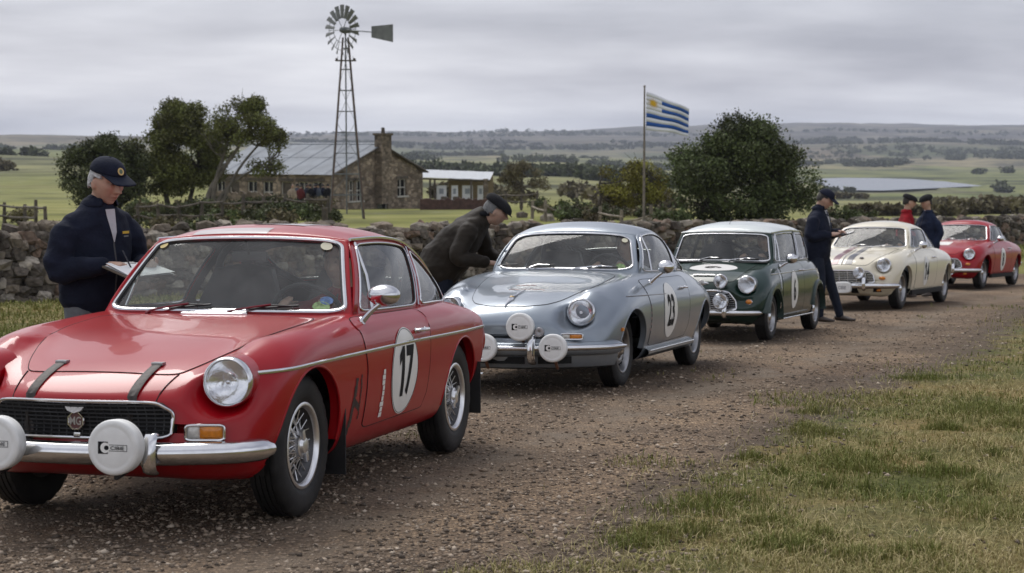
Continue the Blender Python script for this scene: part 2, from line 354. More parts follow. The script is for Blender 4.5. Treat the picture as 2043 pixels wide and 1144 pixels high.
def patch(sh, polys, ax, off, step=.05, rim=0.):
    """conform flat polygons [(verts2d, faces)] to the shell; returns (verts, faces)"""
    bm = bmesh.new()
    for vs, fs in polys:
        bv = [bm.verts.new(to3(a, b, ax)) for a, b in vs]
        for f in fs:
            try: bm.faces.new([bv[i] for i in f])
            except ValueError: pass
    co = np.array([v.co for v in bm.verts]); lo, hi = co.min(0), co.max(0)
    for k in range(3):
        if hi[k] - lo[k] < 1e-6: continue
        for c in np.arange(lo[k] + step * .5, hi[k], step):
            n = [0, 0, 0]; n[k] = 1; pc = [0, 0, 0]; pc[k] = c
            bmesh.ops.bisect_plane(bm, geom=list(bm.verts) + list(bm.edges) + list(bm.faces), plane_co=pc, plane_no=n)
    if rim:
        for v in bm.verts:
            h, n = sh.hit(v.co, ax); v.co = h + n * off
        bmesh.ops.recalc_face_normals(bm, faces=bm.faces)
        be = [e for e in bm.edges if e.is_boundary]; r = bmesh.ops.extrude_edge_only(bm, edges=be)
        for v in [g for g in r['geom'] if isinstance(g, bmesh.types.BMVert)]:
            h = sh.bvh.find_nearest(v.co); v.co = h[0] - (v.co - h[0]).normalized() * rim if (v.co - h[0]).length > 1e-5 else v.co
    else:
        for v in bm.verts: v.co = sh.at(v.co, ax, off)
    bm.verts.index_update(); V = [v.co.copy() for v in bm.verts]; Fc = [[v.index for v in f.verts] for f in bm.faces]; bm.free(); return V, Fc
def outward(o, ref):
    bm = bmesh.new(); bm.from_mesh(o.data); q = Vector(ref)
    bmesh.ops.recalc_face_normals(bm, faces=bm.faces)
    if sum((g.calc_center_median() - q).dot(g.normal) * g.calc_area() for g in bm.faces) < 0: bmesh.ops.reverse_faces(bm, faces=bm.faces)
    bm.to_mesh(o.data); bm.free(); return o
CCEN = (-1.1, 0, .55)
def patchobj(name, sh, polys, ax, off, m, parent, step=.05, rim=0.):
    V, Fc = patch(sh, polys, ax, off, step, rim); b = MB(); b.add(V, Fc); o = b.build(name, m, parent, sharp=50)
    return o if rim else outward(o, CCEN)
def ell2(cx, cy, rx, ry, n=48): return [(cx + rx * math.cos(a), cy + ry * math.sin(a)) for a in np.arange(n) / n * 2 * math.pi]
_txt = {}
def text2d(s, height, xs=1.0, bold=.02, cx=0., cy=0., flip=False):
    """flat lettering: list of (verts2d, faces), centred; height of capitals"""
    k = (s, bold)
    if k not in _txt:
        c = bpy.data.curves.new('t', 'FONT'); c.body = s; c.size = 1; c.align_x = 'CENTER'; c.offset = bold; c.resolution_u = 4; c.fill_mode = 'FRONT'
        o = bpy.data.objects.new('t', c); TMP.collection.objects.link(o); vl = TMP.view_layers[0]; vl.update(); dg = vl.depsgraph; me = bpy.data.meshes.new_from_object(o.evaluated_get(dg), depsgraph=dg)
        V = np.array([v.co[:2] for v in me.vertices]); Fc = [list(p.vertices) for p in me.polygons]
        bpy.data.objects.remove(o); bpy.data.curves.remove(c); bpy.data.meshes.remove(me)
        V = V - (V.min(0) + V.max(0)) / 2; V /= (V[:, 1].max() - V[:, 1].min()); _txt[k] = (V, Fc)
    V, Fc = _txt[k]; V = V * height; x = V[:, 0] * xs * (-1 if flip else 1)
    return [(list(zip(x + cx, V[:, 1] + cy)), Fc)]
def number2d(s, height, xs, bold, cx, cy, flip):
    """racing numerals; the figure 1 is drawn with its flag"""
    if '1' not in s or len(s) < 2: return text2d(s, height, xs, bold, cx, cy, flip)
    k = -1 if flip else 1; w_ = height * xs; g = .09 * w_
    one = [(.20, -.5), (.44, -.5), (.44, .5), (.26, .5), (0, .33), (0, .12), (.20, .25)]
    V = [(cx + k * ((a - .44) * w_ * 1.05 - g), cy + b * height) for a, b in one]
    return [(V, [tuple(range(7))])] + text2d(s[1], height, xs * 1.02, bold, cx + k * (.34 * w_ + g), cy, flip)
def rotX(d):
    """matrix taking +X to direction d"""
    d = Vector(d).normalized(); up = Vector((0, 0, 1)); y = up.cross(d).normalized(); z = d.cross(y); return Matrix((d, y, z)).transposed()
def MT(p, d=(1, 0, 0)): return Matrix.Translation(Vector(p)) @ rotX(d).to_4x4()

# -------- wheels
def tyre_mesh(r, wd, rr):
    h = wd / 2; p = []                                                  # axial +X = outboard
    prof = [(-h * .80, rr - .006), (-h * .98, rr + .25 * (r - rr)), (-h * 1.03, rr + .55 * (r - rr)), (-h * .95, r - .022), (-h * .80, r - .005)]
    for k in range(5):                                                  # tread ribs with grooves between them
        a = -h * .74 + k * h * .31; prof += [(a, r), (a + h * .23, r), (a + h * .235, r - .007), (a + h * .305, r - .007)]
    prof = prof[:-2] + [(h * .80, r - .005), (h * .95, r - .022), (h * 1.03, rr + .55 * (r - rr)), (h * .985, rr + .30 * (r - rr)), (h * .97, rr + .22 * (r - rr)), (h * .93, rr + .16 * (r - rr)), (h * .80, rr - .006)]
    m = MB().lathe(prof, 72)
    # sipe notches at the shoulder
    V = np.array(m.v).reshape(len(prof), 72, 3)
    for i in list(range(3, 9)) + list(range(len(prof) - 10, len(prof) - 5)):
        rad = np.hypot(V[i, :, 1], V[i, :, 2]); k = np.where(np.arange(72) % 3 == 0, 1 - .006 / rad, 1.); V[i, :, 1] *= k; V[i, :, 2] *= k
    m.v = [tuple(q) for q in V.reshape(-1, 3)]; return m
def spin(me): return me
def make_wheel(style, r, wd, rr):
    """dict of meshes: wheel (rim), tyre, then extras; X outboard, centre of wheel at origin"""
    h = wd / 2; P = {}
    P['tyre'] = (tyre_mesh(r, wd, rr).mesh('tyre'), RUBBER)
    rim = MB().lathe([(h * .84, rr - .004), (h * .90, rr + .006), (h * .93, rr + .002), (h * .93, rr - .008), (h * .86, rr - .014), (h * .75, rr - .020), (h * .55, rr - .024), (h * .2, rr - .04), (-h * .7, rr - .03), (-h * .85, rr)], 56)
    if style == 'wire':
        rim = MB().lathe([(h * .84, rr - .004), (h * .90, rr + .006), (h * .93, rr + .002), (h * .93, rr - .008), (h * .86, rr - .014), (h * .75, rr - .018), (h * .66, rr - .020)], 56)
        P['wheel'] = (rim.mesh('wheel'), RIMM); P['rim_barrel'] = (MB().lathe([(h * .67, rr - .0195), (h * .50, rr - .024), (h * .2, rr - .04), (-h * .7, rr - .03), (-h * .85, rr)], 48).mesh('rim_barrel'), mat('barrel_steel', (.10, .10, .105), .45, .8, dirt=(.05, .04, .03, .7)))
        sp = MB()
        for k in range(60):
            a = k / 60 * 2 * math.pi; sw = (1 if k % 2 else -1) * .42; row = k % 3
            r0, x0 = (.050, h * .62) if row else (.052, h * .05)
            x1 = [h * .45, h * .1, -h * .25][row]; r1 = rr - .028
            q0 = (x0, r0 * math.cos(a + sw), r0 * math.sin(a + sw)); q1 = (x1, r1 * math.cos(a), r1 * math.sin(a))
            sp.tube([q0, q1], .0027, 5)
        P['wire_spokes'] = (sp.mesh('wire_spokes'), RIMM)
        hub = MB().lathe([(-h * .2, .0), (-h * .2, .05), (h * .55, .048), (h * .72, .046), (h * .76, .052), (h * .82, .052), (h * .86, .040), (h * 1.02, .034), (h * 1.06, .022), (h * 1.07, 0)], 24)
        for s_ in (1, -1): hub.box((h * .93, s_ * .052, 0), (.018, .045, .026), bev=.004)
        P['hub_nut'] = (hub.mesh('hub_nut'), RIMM)
        P['brake_drum'] = (MB().lathe([(-h * .35, 0), (-h * .35, .13), (-h * .9, .13)], 24).mesh('brake_drum'), UNDER)
    else:
        if style == 'steel':
            rim.lathe([(h * .2, rr - .04), (h * .28, rr - .055), (h * .52, rr - .075), (h * .58, rr - .095), (h * .45, rr - .115), (h * .34, .055), (h * .33, 0)], 56)
            P['wheel'] = (rim.mesh('wheel'), STEEL)
            sl = MB()
            for k in range(16):
                a = k / 16 * 2 * math.pi; M = Matrix.Rotation(a, 3, 'X'); ra = rr - .066
                sl.box(M @ Vector((h * .45, 0, ra)), (.010, .017, .020), M=M)
            P['rim_slots'] = (sl.mesh('rim_slots'), GAP)
            P['hub_cap'] = (MB().lathe([(h * .30, .085), (h * .42, .083), (h * .58, .070), (h * .68, .050), (h * .78, .045), (h * .88, .038), (h * .95, .022), (h * .97, 0)], 32).mesh('hub_cap'), CHROME)
        else:
            P['wheel'] = (rim.mesh('wheel'), STEEL)
            sp = MB()
            for k in range(8):
                a = k / 8 * 2 * math.pi; M = Matrix.Rotation(a, 3, 'X')
                G = []
                for t in np.linspace(0, 1, 5):
                    rd = .045 + t * (rr - .045 - .022); wv = .020 + .012 * abs(t - .45) * 1.4; x = h * (.62 - .30 * t * t)
                    G.append([M @ Vector((x - .02, -wv, rd)), M @ Vector((x, -wv * .7, rd)), M @ Vector((x, wv * .7, rd)), M @ Vector((x - .02, wv, rd))])
                sp.grid(np.array([[list(q) for q in g] for g in G]))
            P['wheel_spokes'] = (sp.mesh('wheel_spokes'), STEEL)
            P['hub_cap'] = (MB().lathe([(h * .45, .062), (h * .64, .058), (h * .70, .040), (h * .80, .034), (h * .84, .02), (h * .85, 0)], 28).mesh('hub_cap'), CHROME)
            P['brake_drum'] = (MB().lathe([(h * .05, 0), (h * .05, rr - .05), (-h * .8, rr - .05)], 28).mesh('brake_drum'), UNDER)
    for k, (me, m) in P.items():
        me.materials.append(m); me.polygons.foreach_set('use_smooth', np.ones(len(me.polygons), bool)); me.set_sharp_from_angle(angle=RAD(42))
    return P
def put_wheel(P, root, x, y, z, rot=0., steer=0.):
    o = bpy.data.objects.new('wheel', P['wheel'][0]); COL.objects.link(o); o.parent = root; o.location = (x, y, z)
    yaw = math.pi / 2 if y > 0 else -math.pi / 2
    o.rotation_mode = 'XYZ'; o.matrix_local = Matrix.Translation((x, y, z)) @ Matrix.Rotation(yaw + steer, 4, 'Z') @ Matrix.Rotation(rot, 4, 'X')
    for k, (me, m) in P.items():
        if k == 'wheel': continue
        c = bpy.data.objects.new(k, me); COL.objects.link(c); c.parent = o
        if k in ('wire_spokes', 'rim_slots', 'wheel_spokes'): c['kind'] = 'stuff'
    return o

# -------- greenhouse: pillars, roof and glass as ruled patches with window openings
def ring_frame(P, a0, a1, t0, t1, op, layers=3):
    """frame between a parameter rectangle and an opening; returns grid of points"""
    op = np.array(op, float); c = op.mean(0)
    # order opening by angle in normalised cell coords and resample at its own vertices + cell corners
    sc = np.array([a1 - a0, t1 - t0]); q = (op - c) / sc; ang = np.arctan2(q[:, 1], q[:, 0]); o = np.argsort(ang); ang = ang[o]; q = q[o]
    cor = np.array([[a0, t0], [a1, t0], [a1, t1], [a0, t1]]); ca = np.arctan2((cor[:, 1] - c[1]) / sc[1], (cor[:, 0] - c[0]) / sc[0])
    allang = np.sort(np.concatenate([ang, ca, np.linspace(-math.pi, math.pi, 60)[:-1]]))
    ext_a = np.concatenate([ang - 2 * math.pi, ang, ang + 2 * math.pi]); ext_q = np.concatenate([q, q, q])
    inn = []; outp = []
    for t in allang:
        d = np.array([math.cos(t), math.sin(t)])
        i = np.searchsorted(ext_a, t) ; A, B = ext_q[i - 1], ext_q[i % len(ext_q)]
        e = B - A; den = d[0] * e[1] - d[1] * e[0]
        rr = np.linalg.norm(A) if abs(den) < 1e-9 else (A[0] * e[1] - A[1] * e[0]) / den
        inn.append(c + d * rr * sc)
        lo = (np.array([a0, t0]) - c) / sc; hi = (np.array([a1, t1]) - c) / sc
        ks = []
        for k in range(2):
            if d[k] > 1e-9: ks.append(hi[k] / d[k])
            elif d[k] < -1e-9: ks.append(lo[k] / d[k])
        outp.append(c + d * min(ks) * sc)
    inn = np.array(inn); outp = np.array(outp)
    G = np.array([[P(*(inn[i] + (outp[i] - inn[i]) * k / layers)) for i in range(len(inn))] for k in range(layers + 1)])
    return G
def glass_fan(P, op, off=None, rings=7):
    op = np.array(op, float); c = op.mean(0)
    return np.array([[P(*(c + (p - c) * max(k / rings, 1e-6))) for p in op] for k in range(rings + 1)])
def greenhouse(root, sh, S, paintm, roofm, trim=True):
    B0, B1, T0, T1 = [np.array(S[k], float) for k in ('base_c', 'base_k', 'head_c', 'head_k')]
    pw = S.get('wpow', 2.4)
    def Bc(s): k = abs(s)**pw; return np.array([B0[0] + (B1[0] - B0[0]) * k, B1[1] * s, B0[2] + (B1[2] - B0[2]) * k])
    def Tc(s): k = abs(s)**pw; return np.array([T0[0] + (T1[0] - T0[0]) * k, T1[1] * s, T0[2] + (T1[2] - T0[2]) * k])
    def WS(s, t):
        b, u = Bc(s), Tc(s); p = b + (u - b) * t; k = S.get('wbulge', .012) * 4 * t * (1 - t); return p + np.array([k * .75, 0, k * .6])
    SBp = curve([B1] + S['side_bot'], 81, .8); STp = curve([T1] + S['side_top'], 81, .8)
    ga = np.linspace(0, 1, 81)
    def SB(a): return np.array([np.interp(a, ga, SBp[:, k]) for k in range(3)])
    def ST(a): return np.array([np.interp(a, ga, STp[:, k]) for k in range(3)])
    sb = S.get('sbulge', .02)
    def SD(a, t):
        p = SB(a) * (1 - t) + ST(a) * t; k = sb * 4 * t * (1 - t); return p + np.array([0, k, k * .25])
    ca, cv = zip(*S['crown']); pr, qr = S.get('rp', (2.3, 1.35))
    def TP(a, s):
        p = ST(a); c = np.interp(a, ca, cv); bow = (T0[0] - T1[0]) * max(0, 1 - a * 3) - S.get('tailbow', 0) * max(0, a * 2 - 1)**2
        f = (1 - abs(s)**pr)**(1 / qr) if abs(s) < 1 else 0
        return np.array([p[0] + bow * (1 - abs(s)**pw), p[1] * s, p[2] + c * f + (T0[2] - T1[2]) * (1 - abs(s)**pw) * max(0, 1 - a * 4)])
    cen = (-1.3, 0, .9)
    parts = {}
    def mk(name, G_list, m, sol=.012, inner=INTER):
        b = MB()
        for g in G_list: b.grid(g)
        o = b.build(name, [m, inner], root, clean=True, out=cen); 
        return modmesh(o, [('SOLIDIFY', dict(thickness=sol, offset=-1, material_offset=1, material_offset_rim=0))])
    def glz(name, Pf, op, m, trimr=.008, inset=.004, trimm=CHROME):
        G = glass_fan(Pf, op); b = MB(); b.grid(G, cv=True); g = b.build(name, m, root, clean=True, out=cen)
        me = g.data
        nn = np.zeros(len(me.vertices) * 3, np.float32); cc = np.zeros(len(me.vertices) * 3, np.float32); me.vertex_normals.foreach_get('vector', nn); me.vertices.foreach_get('co', cc); me.vertices.foreach_set('co', cc - nn * inset); me.update()
        if trim:
            pts = [Pf(*p) for p in op]; t = MB().tube(pts, trimr, 8, closed=True)
            tr = t.build('window_trim', trimm, g)
            seal = MB().tube([np.array(Pf(*(np.array(p) * .0 + (np.array(op).mean(0) + (np.array(p) - np.array(op).mean(0)) * .985)))) for p in op], trimr * .8, 6, closed=True).build('rubber_seal', SEAL, g)
        return g
    # windscreen
    op = rounded(S['ws_open'], S.get('ws_round', .16), 7); op = densify(op, .05)
    mk('windscreen_frame', [ring_frame(WS, -1, 1, 0, 1, op)], paintm)
    glz('windscreen', WS, op, WSGLASS, S.get('ws_trim', .011))
    # sides
    for sd in (1, -1):
        f = lambda a, t, sd=sd: SD(a, t) * np.array([1, sd, 1])
        Gs = []
        for cell in S['side_cells']:
            a0, a1, cor = cell[:3]
            if cor is None: Gs.append(np.array([[f(a, t) for t in np.linspace(0, 1, 7)] for a in np.linspace(a0, a1, 8)]))
            else:
                o2 = densify(rounded(cor, cell[3] if len(cell) > 3 else .14, 6), .04); Gs.append(ring_frame(f, a0, a1, 0, 1, o2))
                glz('side_window', f, o2, GLASS, S.get('side_trim', .007))
        mk('side_pillars', Gs, paintm)
        for (a0, a1) in S.get('bars', []):
            MB().tube([f(a0, .04) + np.array([0, .004 * sd, 0]), f((a0 + a1) / 2, .5) + np.array([0, .004 * sd, 0]), f(a1, .96) + np.array([0, .004 * sd, 0])], .008, 6).build('quarter_light_bar', CHROME, root)
        if S.get('gutter'):
            g0, g1 = S['gutter']; MB().tube([TP(a, sd * 1.0) + np.array([0, .006 * sd, .004]) for a in np.linspace(g0, g1, 40)], .009, 6).build('drip_rail', S.get('gutter_mat', CHROME), root)
    # roof and rear window
    r0, r1 = S['rear_cell']
    ss = np.sin(np.linspace(-math.pi / 2, math.pi / 2, 41))
    Gs = [np.array([[TP(a, s) for s in ss] for a in np.linspace(0, r0, 30)])]
    o2 = densify(rounded(S['rear_open'], .2, 7), .06)
    fr = ring_frame(TP, r0, r1, -1, 1, o2); Gs2 = [fr, np.array([[TP(a, s) for s in ss] for a in np.linspace(r1, 1, 10)])]
    glz('rear_window', TP, o2, GLASS, .009)
    mk('roof', Gs, roofm); mk('tail_panel', Gs2, S.get('tail_mat', paintm))
    if S.get('lip'):   # front lip of the roof
        MB().tube([TP(0, s) + np.array([.006, 0, .004]) for s in np.linspace(-1, 1, 30)], .008, 6).build('roof_lip', roofm, root)
    # outline of the cabin in plan
    ring = [Bc(s) for s in np.linspace(-1, 1, 21)] + [SB(a) for a in np.linspace(0, 1, 30)] + [SB(a) * np.array([1, -1, 1]) for a in np.linspace(1, 0, 30)]
    parts.update(WS=WS, SD=SD, TP=TP, ring=ring, Bc=Bc, ST=ST); return parts
def inside(px, py, poly):
    n = len(poly); r = False; j = n - 1
    for i in range(n):
        xi, yi = poly[i]; xj, yj = poly[j]
        if (yi > py) != (yj > py) and px < (xj - xi) * (py - yi) / (yj - yi + 1e-12) + xi: r = not r
        j = i
    return r
def finish_body(root, sh, m, ring, wheels, name='body', archR=.36, depth=.30):
    """body mesh with the cabin opened and the wheel arches cut; wheels [(x, z, R)]"""
    nu, nv = sh.G.shape[:2]; V = np.array([list(v) for v in sh.V]); keep = []
    poly = [(p[0], p[1]) for p in ring]; cx = np.mean([p[0] for p in poly]); poly = [((p[0] - cx) * .955 + cx, p[1] * .95) for p in poly]
    ins = np.zeros(len(V), bool); which = np.full(len(V), -1)
    for k, (wx, wz, R) in enumerate(wheels):
        d = np.hypot(V[:, 0] - wx, V[:, 2] - wz); q = (d < R) & (np.abs(V[:, 1]) > .44); ins |= q; which[q] = k
    for f in sh.F:
        c = V[list(f)].mean(0)
        if c[2] > .60 and abs(c[1]) < .66 and inside(c[0], c[1], poly) : 
            a, b_, c_ = V[f[0]], V[f[1]], V[f[3]]; n = np.cross(b_ - a, c_ - a)
            if abs(n[2]) > .35 * np.linalg.norm(n): continue
        if all(ins[i] for i in f): continue
        keep.append(f)
    used = set(i for f in keep for i in f)
    for i in used:
        if ins[i]:
            wx, wz, R = wheels[which[i]]; d = V[i, [0, 2]] - np.array([wx, wz]); L = np.linalg.norm(d)
            if L < 1e-6: continue
            p = np.array([wx, wz]) + d / L * R; y = V[i, 1]
            if V[i, 2] < wz - .03:
                V[i, 0] = wx + (1 if d[0] > 0 else -1) * math.sqrt(max(R * R - d[1]**2, 1e-6)); continue
            h, n = sh.hit((p[0], 0, p[1]), 'L' if y > 0 else 'R')
            if abs(abs(h.y) - abs(y)) < .15 and n.z > -.8: V[i] = (h.x, h.y, h.z)
            else: V[i, 0], V[i, 2] = p
    idx = {i: k for k, i in enumerate(sorted(used))}
    b = MB(); b.add([V[i] for i in sorted(used)], [tuple(idx[i] for i in f) for f in keep])
    o = outward(b.build(name, m, root, sharp=60), CCEN)
    for (wx, wz, R) in wheels:
        for sd in (1, -1):
            pts = []
            for a in np.linspace(RAD(-38), RAD(218), 44):
                x, z = wx + (R + .001) * math.cos(a), wz + (R + .001) * math.sin(a)
                if z < .265: continue
                h, n = sh.hit((x, 0, z), 'L' if sd > 0 else 'R'); 
                if abs(h.y) > .4: pts.append((h.x, h.y - sd * .003, h.z))
            if len(pts) > 4:
                P = np.array(pts); inn = P.copy(); inn[:, 1] -= sd * .045
                MB().tube(pts, .007, 8).build('arch_lip', m, root)
                MB().grid(np.stack([P, inn])).build('arch_return', m, root)
            # dark liner
            G = np.array([[(wx + R * 1.0 * math.cos(a), y, wz + R * 1.0 * math.sin(a)) for a in np.linspace(RAD(-15), RAD(195), 28)] for y in (sd * .30, sd * (.66 if wx > -.5 else .66))])
            li = MB().grid(G); c = len(li.v); li.add([(wx, sd * .30, wz - .05)] + [tuple(q) for q in G[0]], [(0, i, i + 1) for i in range(1, 28)])
            li.build('wheel_well', UNDER, root)
    return o
def lamp(root, pos, r, d=(1, 0, 0), bucket=None, name='headlight', depth=.10, ringm=CHROME, ringw=.012):
    """headlight: chrome ring (the part) with reflector, lens and, where asked, a painted bucket"""
    M = MT(pos, d)
    ring = MB().lathe([(-.035, r * 1.0), (-.02, r + .002), (.0, r), (.010, r - ringw * .35), (.014, r - ringw * .7), (.010, r - ringw), (-.004, r - ringw - .003)], 44, M).build(name, ringm, root)
    MB().lathe([(.0 - .060 * (1 - (k / 8)**2), max(1e-4, (r - ringw) * k / 8)) for k in range(9)], 36, M).build('reflector', REFLECT, ring)
    MB().lathe([(.004 + .022 * (1 - (k / 8)**2), max(1e-4, (r - ringw) * k / 8)) for k in range(9)], 36, M).build('lens', LENS, ring)
    MB().ell(M @ Vector((-.02, 0, 0)), (.013, .013, .013)).build('bulb_shield', CHROME, ring)
    if bucket: MB().lathe([(-depth, r * 1.12), (-depth * .6, r * 1.07), (-.03, r * 1.015), (-.03, r * .9)], 44, M).build('headlight_bucket', bucket, root)
    return ring
def disc_on(M, x, polys):
    """flat print laid at axial x of a lathe frame (looking at it from +X: left is +Y)"""
    b = MB()
    for vs, fs in polys: b.add([M @ Vector((x, a, c)) for a, c in vs], fs)
    return b
def lamp_cover(root, pos, r, d, logo=True, style=0, name='lamp_cover'):
    M = MT(pos, d)
    o = MB().lathe([(-.062, r * .55), (-.058, r * .93), (-.050, r * .985), (.0, r), (.006, r * .985), (.012, r * .93), (.0145, r * .80), (.013, r * .76), (.0145, r * .70), (.016, r * .5), (.0165, 1e-4)], 48, M).build(name, COVER, root)
    MB().lathe([(-.10, .012), (-.06, r * .55)], 20, M).build('lamp_shell', SEAL, o)
    k = r / .11 * 1.42
    # printed mark: black square with a white disc, then lettering in a ruled box
    sq = [(-.042 * k, -.017 * k), (-.012 * k, -.017 * k), (-.012 * k, .017 * k), (-.042 * k, .017 * k)]
    disc_on(M, .0172, [(sq, [(0, 1, 2, 3)])]).build('printed_square', DECALK, o, smooth=False)
    cc = ell2(-.020 * k, 0, .0145 * k, .0145 * k, 24); disc_on(M, .0178, [(cc, [tuple(range(24))])]).build('printed_disc', DECALW, o, smooth=False)
    c2 = ell2(-.016 * k, 0, .007 * k, .0065 * k, 20); disc_on(M, .0184, [(c2, [tuple(range(20))])]).build('printed_ring', DECALK, o, smooth=False)
    fr = []
    for (a0, a1, b0, b1) in ((-.010, .046, .0075, .009), (-.010, .046, -.009, -.0075), (.0445, .046, -.009, .009)): fr.append(([(a0 * k, b0 * k), (a1 * k, b0 * k), (a1 * k, b1 * k), (a0 * k, b1 * k)], [(0, 1, 2, 3)]))
    disc_on(M, .0172, fr).build('printed_frame', DECALK, o, smooth=False)
    disc_on(M, .0190, text2d('CIBIE', .0100 * k, 1.35, .012, .017 * k, 0)).build('printed_letters', DECALK, o, smooth=False)
    return o
# -------- car fittings
def tubepath(path, n=24): return curve(path, n, .7)
def bumper(root, path, h=.045, t=.022, m=CHROME, name='bumper'):
    """chrome blade swept along a plan path; section a bulged D"""
    P = tubepath(path, 48); T = np.gradient(P, axis=0); T /= np.linalg.norm(T, axis=1, keepdims=True); up = np.array([0, 0, 1.])
    sec = [(-.8, -1.), (-.2, -.98), (.45, -.72), (.86, -.3), (1., .05), (.9, .4), (.5, .76), (-.1, .98), (-.8, 1.)]
    G = []
    for i, (p, t_) in enumerate(zip(P, T)):
        n = np.cross(up, t_); n /= np.linalg.norm(n); n = -n if n[0] < 0 and abs(p[1]) < .5 else n
        if np.dot(n, np.array([p[0] + .3, p[1], 0])) < 0 and root is not None and p[0] > 0: n = -n
        e = min(1., (min(i, len(P) - 1 - i) + .6) / 2.) ** .5
        G.append([p + n * (t * a) * e + up * (h * b) * e for a, b in sec])
    return MB().grid(np.array(G)).build(name, m, root, sharp=60)
def overrider(root, pos, h=.085, d=.06, wd=.032, m=CHROME):
    prof = [(-.055, -1.), (.2, -.98), (.8, -.82), (1.05, -.5), (1.05, .1), (.9, .6), (.55, .93), (.1, 1.), (-.2, .95)]
    x, y, z = pos; G = []
    for s in np.linspace(-1, 1, 9):
        k = (1 - abs(s)**3.2)**.5 if abs(s) < 1 else 0.05; G.append([(x + d * a * (.55 + .45 * k), y + wd * s, z + h * b * (.86 + .14 * k)) for a, b in prof])
    return MB().grid(np.array(G)).build('overrider', m, root)
def roundel(root, sh, c, rx, ry, txt, ax='L', th=None, xs=.62, bold=.035, name='number_roundel', ring=False):
    p = ell2(c[0], c[1], rx, ry); flip = ax == 'L'
    o = patchobj(name, sh, [(p, [tuple(range(len(p)))])], ax, .0055, DECALW, root, .06)
    if ring: MB().tube(sh.line([to3(a, b, ax) for a, b in ell2(c[0], c[1], rx * .97, ry * .97, 60)], ax, .006), .0014, 4, closed=True).build('roundel_line', DECALK, o)
    th = th or ry * 1.05
    patchobj('number', sh, number2d(txt, th, xs, bold, c[0], c[1], flip), ax, .0080, DECALK, o, .03)
    return o
def door(root, sh, out, m, side, handle=None, hname='door_handle'):
    ax = 'L' if side > 0 else 'R'; o2 = densify(rounded(out, .10, 5), .04)
    o = patchobj('door', sh, [(o2, [tuple(range(len(o2)))])], ax, .0028, m, root, .06, rim=.002)
    MB().tube(sh.line([to3(a, b, ax) for a, b in o2], ax, .0008), .0032, 5, closed=True).build('door_gap', GAP, o)
    if handle:
        x, z = handle; p = sh.at((x, 0, z), ax, 0.); s = side; b = MB()
        b.tube(curve([(x + .07, p.y + s * .004, z), (x + .055, p.y + s * .028, z + .002), (x - .03, p.y + s * .033, z + .001), (x - .075, p.y + s * .026, z), (x - .088, p.y + s * .004, z)], 16), [.008] * 3 + [.0105] * 10 + [.008] * 3, 8)
        b.ell((x + .066, p.y + s * .004, z), (.020, .006, .013)); b.ell((x - .086, p.y + s * .004, z), (.013, .006, .012))
        b.build(hname, CHROME, o)
    return o
def side_strip(root, sh, pts, side, r=.009, m=CHROME, name='side_strip'):
    ax = 'L' if side > 0 else 'R'; P = densify(pts, .05, closed=False); L = sh.line([to3(a, b, ax) for a, b in P], ax, .004)
    return MB().tube([tuple(q) for q in L], r, 8, flat=.55, up=(0, 1, 0)).build(name, m, root)
def wiper(root, gh, s0, s1, t1, sarm, m_arm, lift=.018):
    WS = gh['WS']; n = np.array([.75, 0, .65]); piv = WS(s0, -.03) + n * .012
    tip = WS(s1, t1) + n * lift; mid = (piv + tip) / 2 + n * .022
    arm = MB().tube(curve([piv, piv + n * .02 + (tip - piv) * .06, mid, tip + n * .012], 14), [.010] * 3 + [.0055] * 11, 6).build('wiper', m_arm, root)
    MB().lathe([(-.02, .015), (.012, .014), (.02, .008), (.021, 1e-4)], 14, MT(piv, n)).build('wiper_boss', m_arm, arm)
    a = WS(s1 - sarm, t1 - .035 if abs(sarm) > 0 else t1); b_ = WS(s1 + sarm, t1 + .035); bl = []
    for k in np.linspace(0, 1, 9): bl.append(WS(s1 - sarm + 2 * sarm * k, t1 - .03 + .05 * k) + n * .010)
    MB().tube(bl, .006, 5).build('wiper_blade', SEAL, arm)
    MB().tube([bl[1], tip + n * .006, bl[-2]], .004, 5).build('blade_bridge', m_arm if m_arm is CHROME else SEAL, arm); return arm
def mirror(root, sh, x, z, side=1, style='bullet', head=(0.02, .13, .13)):
    ax = 'L' if side > 0 else 'R'; p = np.array(sh.at((x, 0, z), ax, 0)); hd = p + np.array([head[0], head[1] * side, head[2]])
    o = MB().tube(curve([p, p + np.array([head[0] * .3, head[1] * .45 * side, head[2] * .4]), hd + np.array([0, 0, -.03])], 12), np.linspace(.016, .009, 12), 8).build('door_mirror', CHROME, root)
    MB().lathe([(0, .024), (.006, .022), (.010, .01), (.011, 1e-4)], 16, MT(p, (0, side, .4))).build('mirror_foot', CHROME, o)
    d = (1, .25 * side, .05); M = MT(hd, d)
    if style == 'bullet': prof = [(-.030, .058), (-.026, .062), (-.01, .062), (.018, .055), (.040, .038), (.052, .018), (.055, 1e-4)]; S = Matrix.Diagonal((1, 1.08, .9, 1))
    else: prof = [(-.026, .066), (-.022, .071), (.0, .068), (.025, .052), (.045, .03), (.055, 1e-4)]; S = Matrix.Diagonal((1, 1.12, .72, 1))
    MB().lathe(prof, 28, M @ S).build('mirror_shell', CHROME, o)
    MB().lathe([(-.029, .056), (-.029, 1e-4)], 28, M @ S).build('mirror_glass', STEEL, o); return o
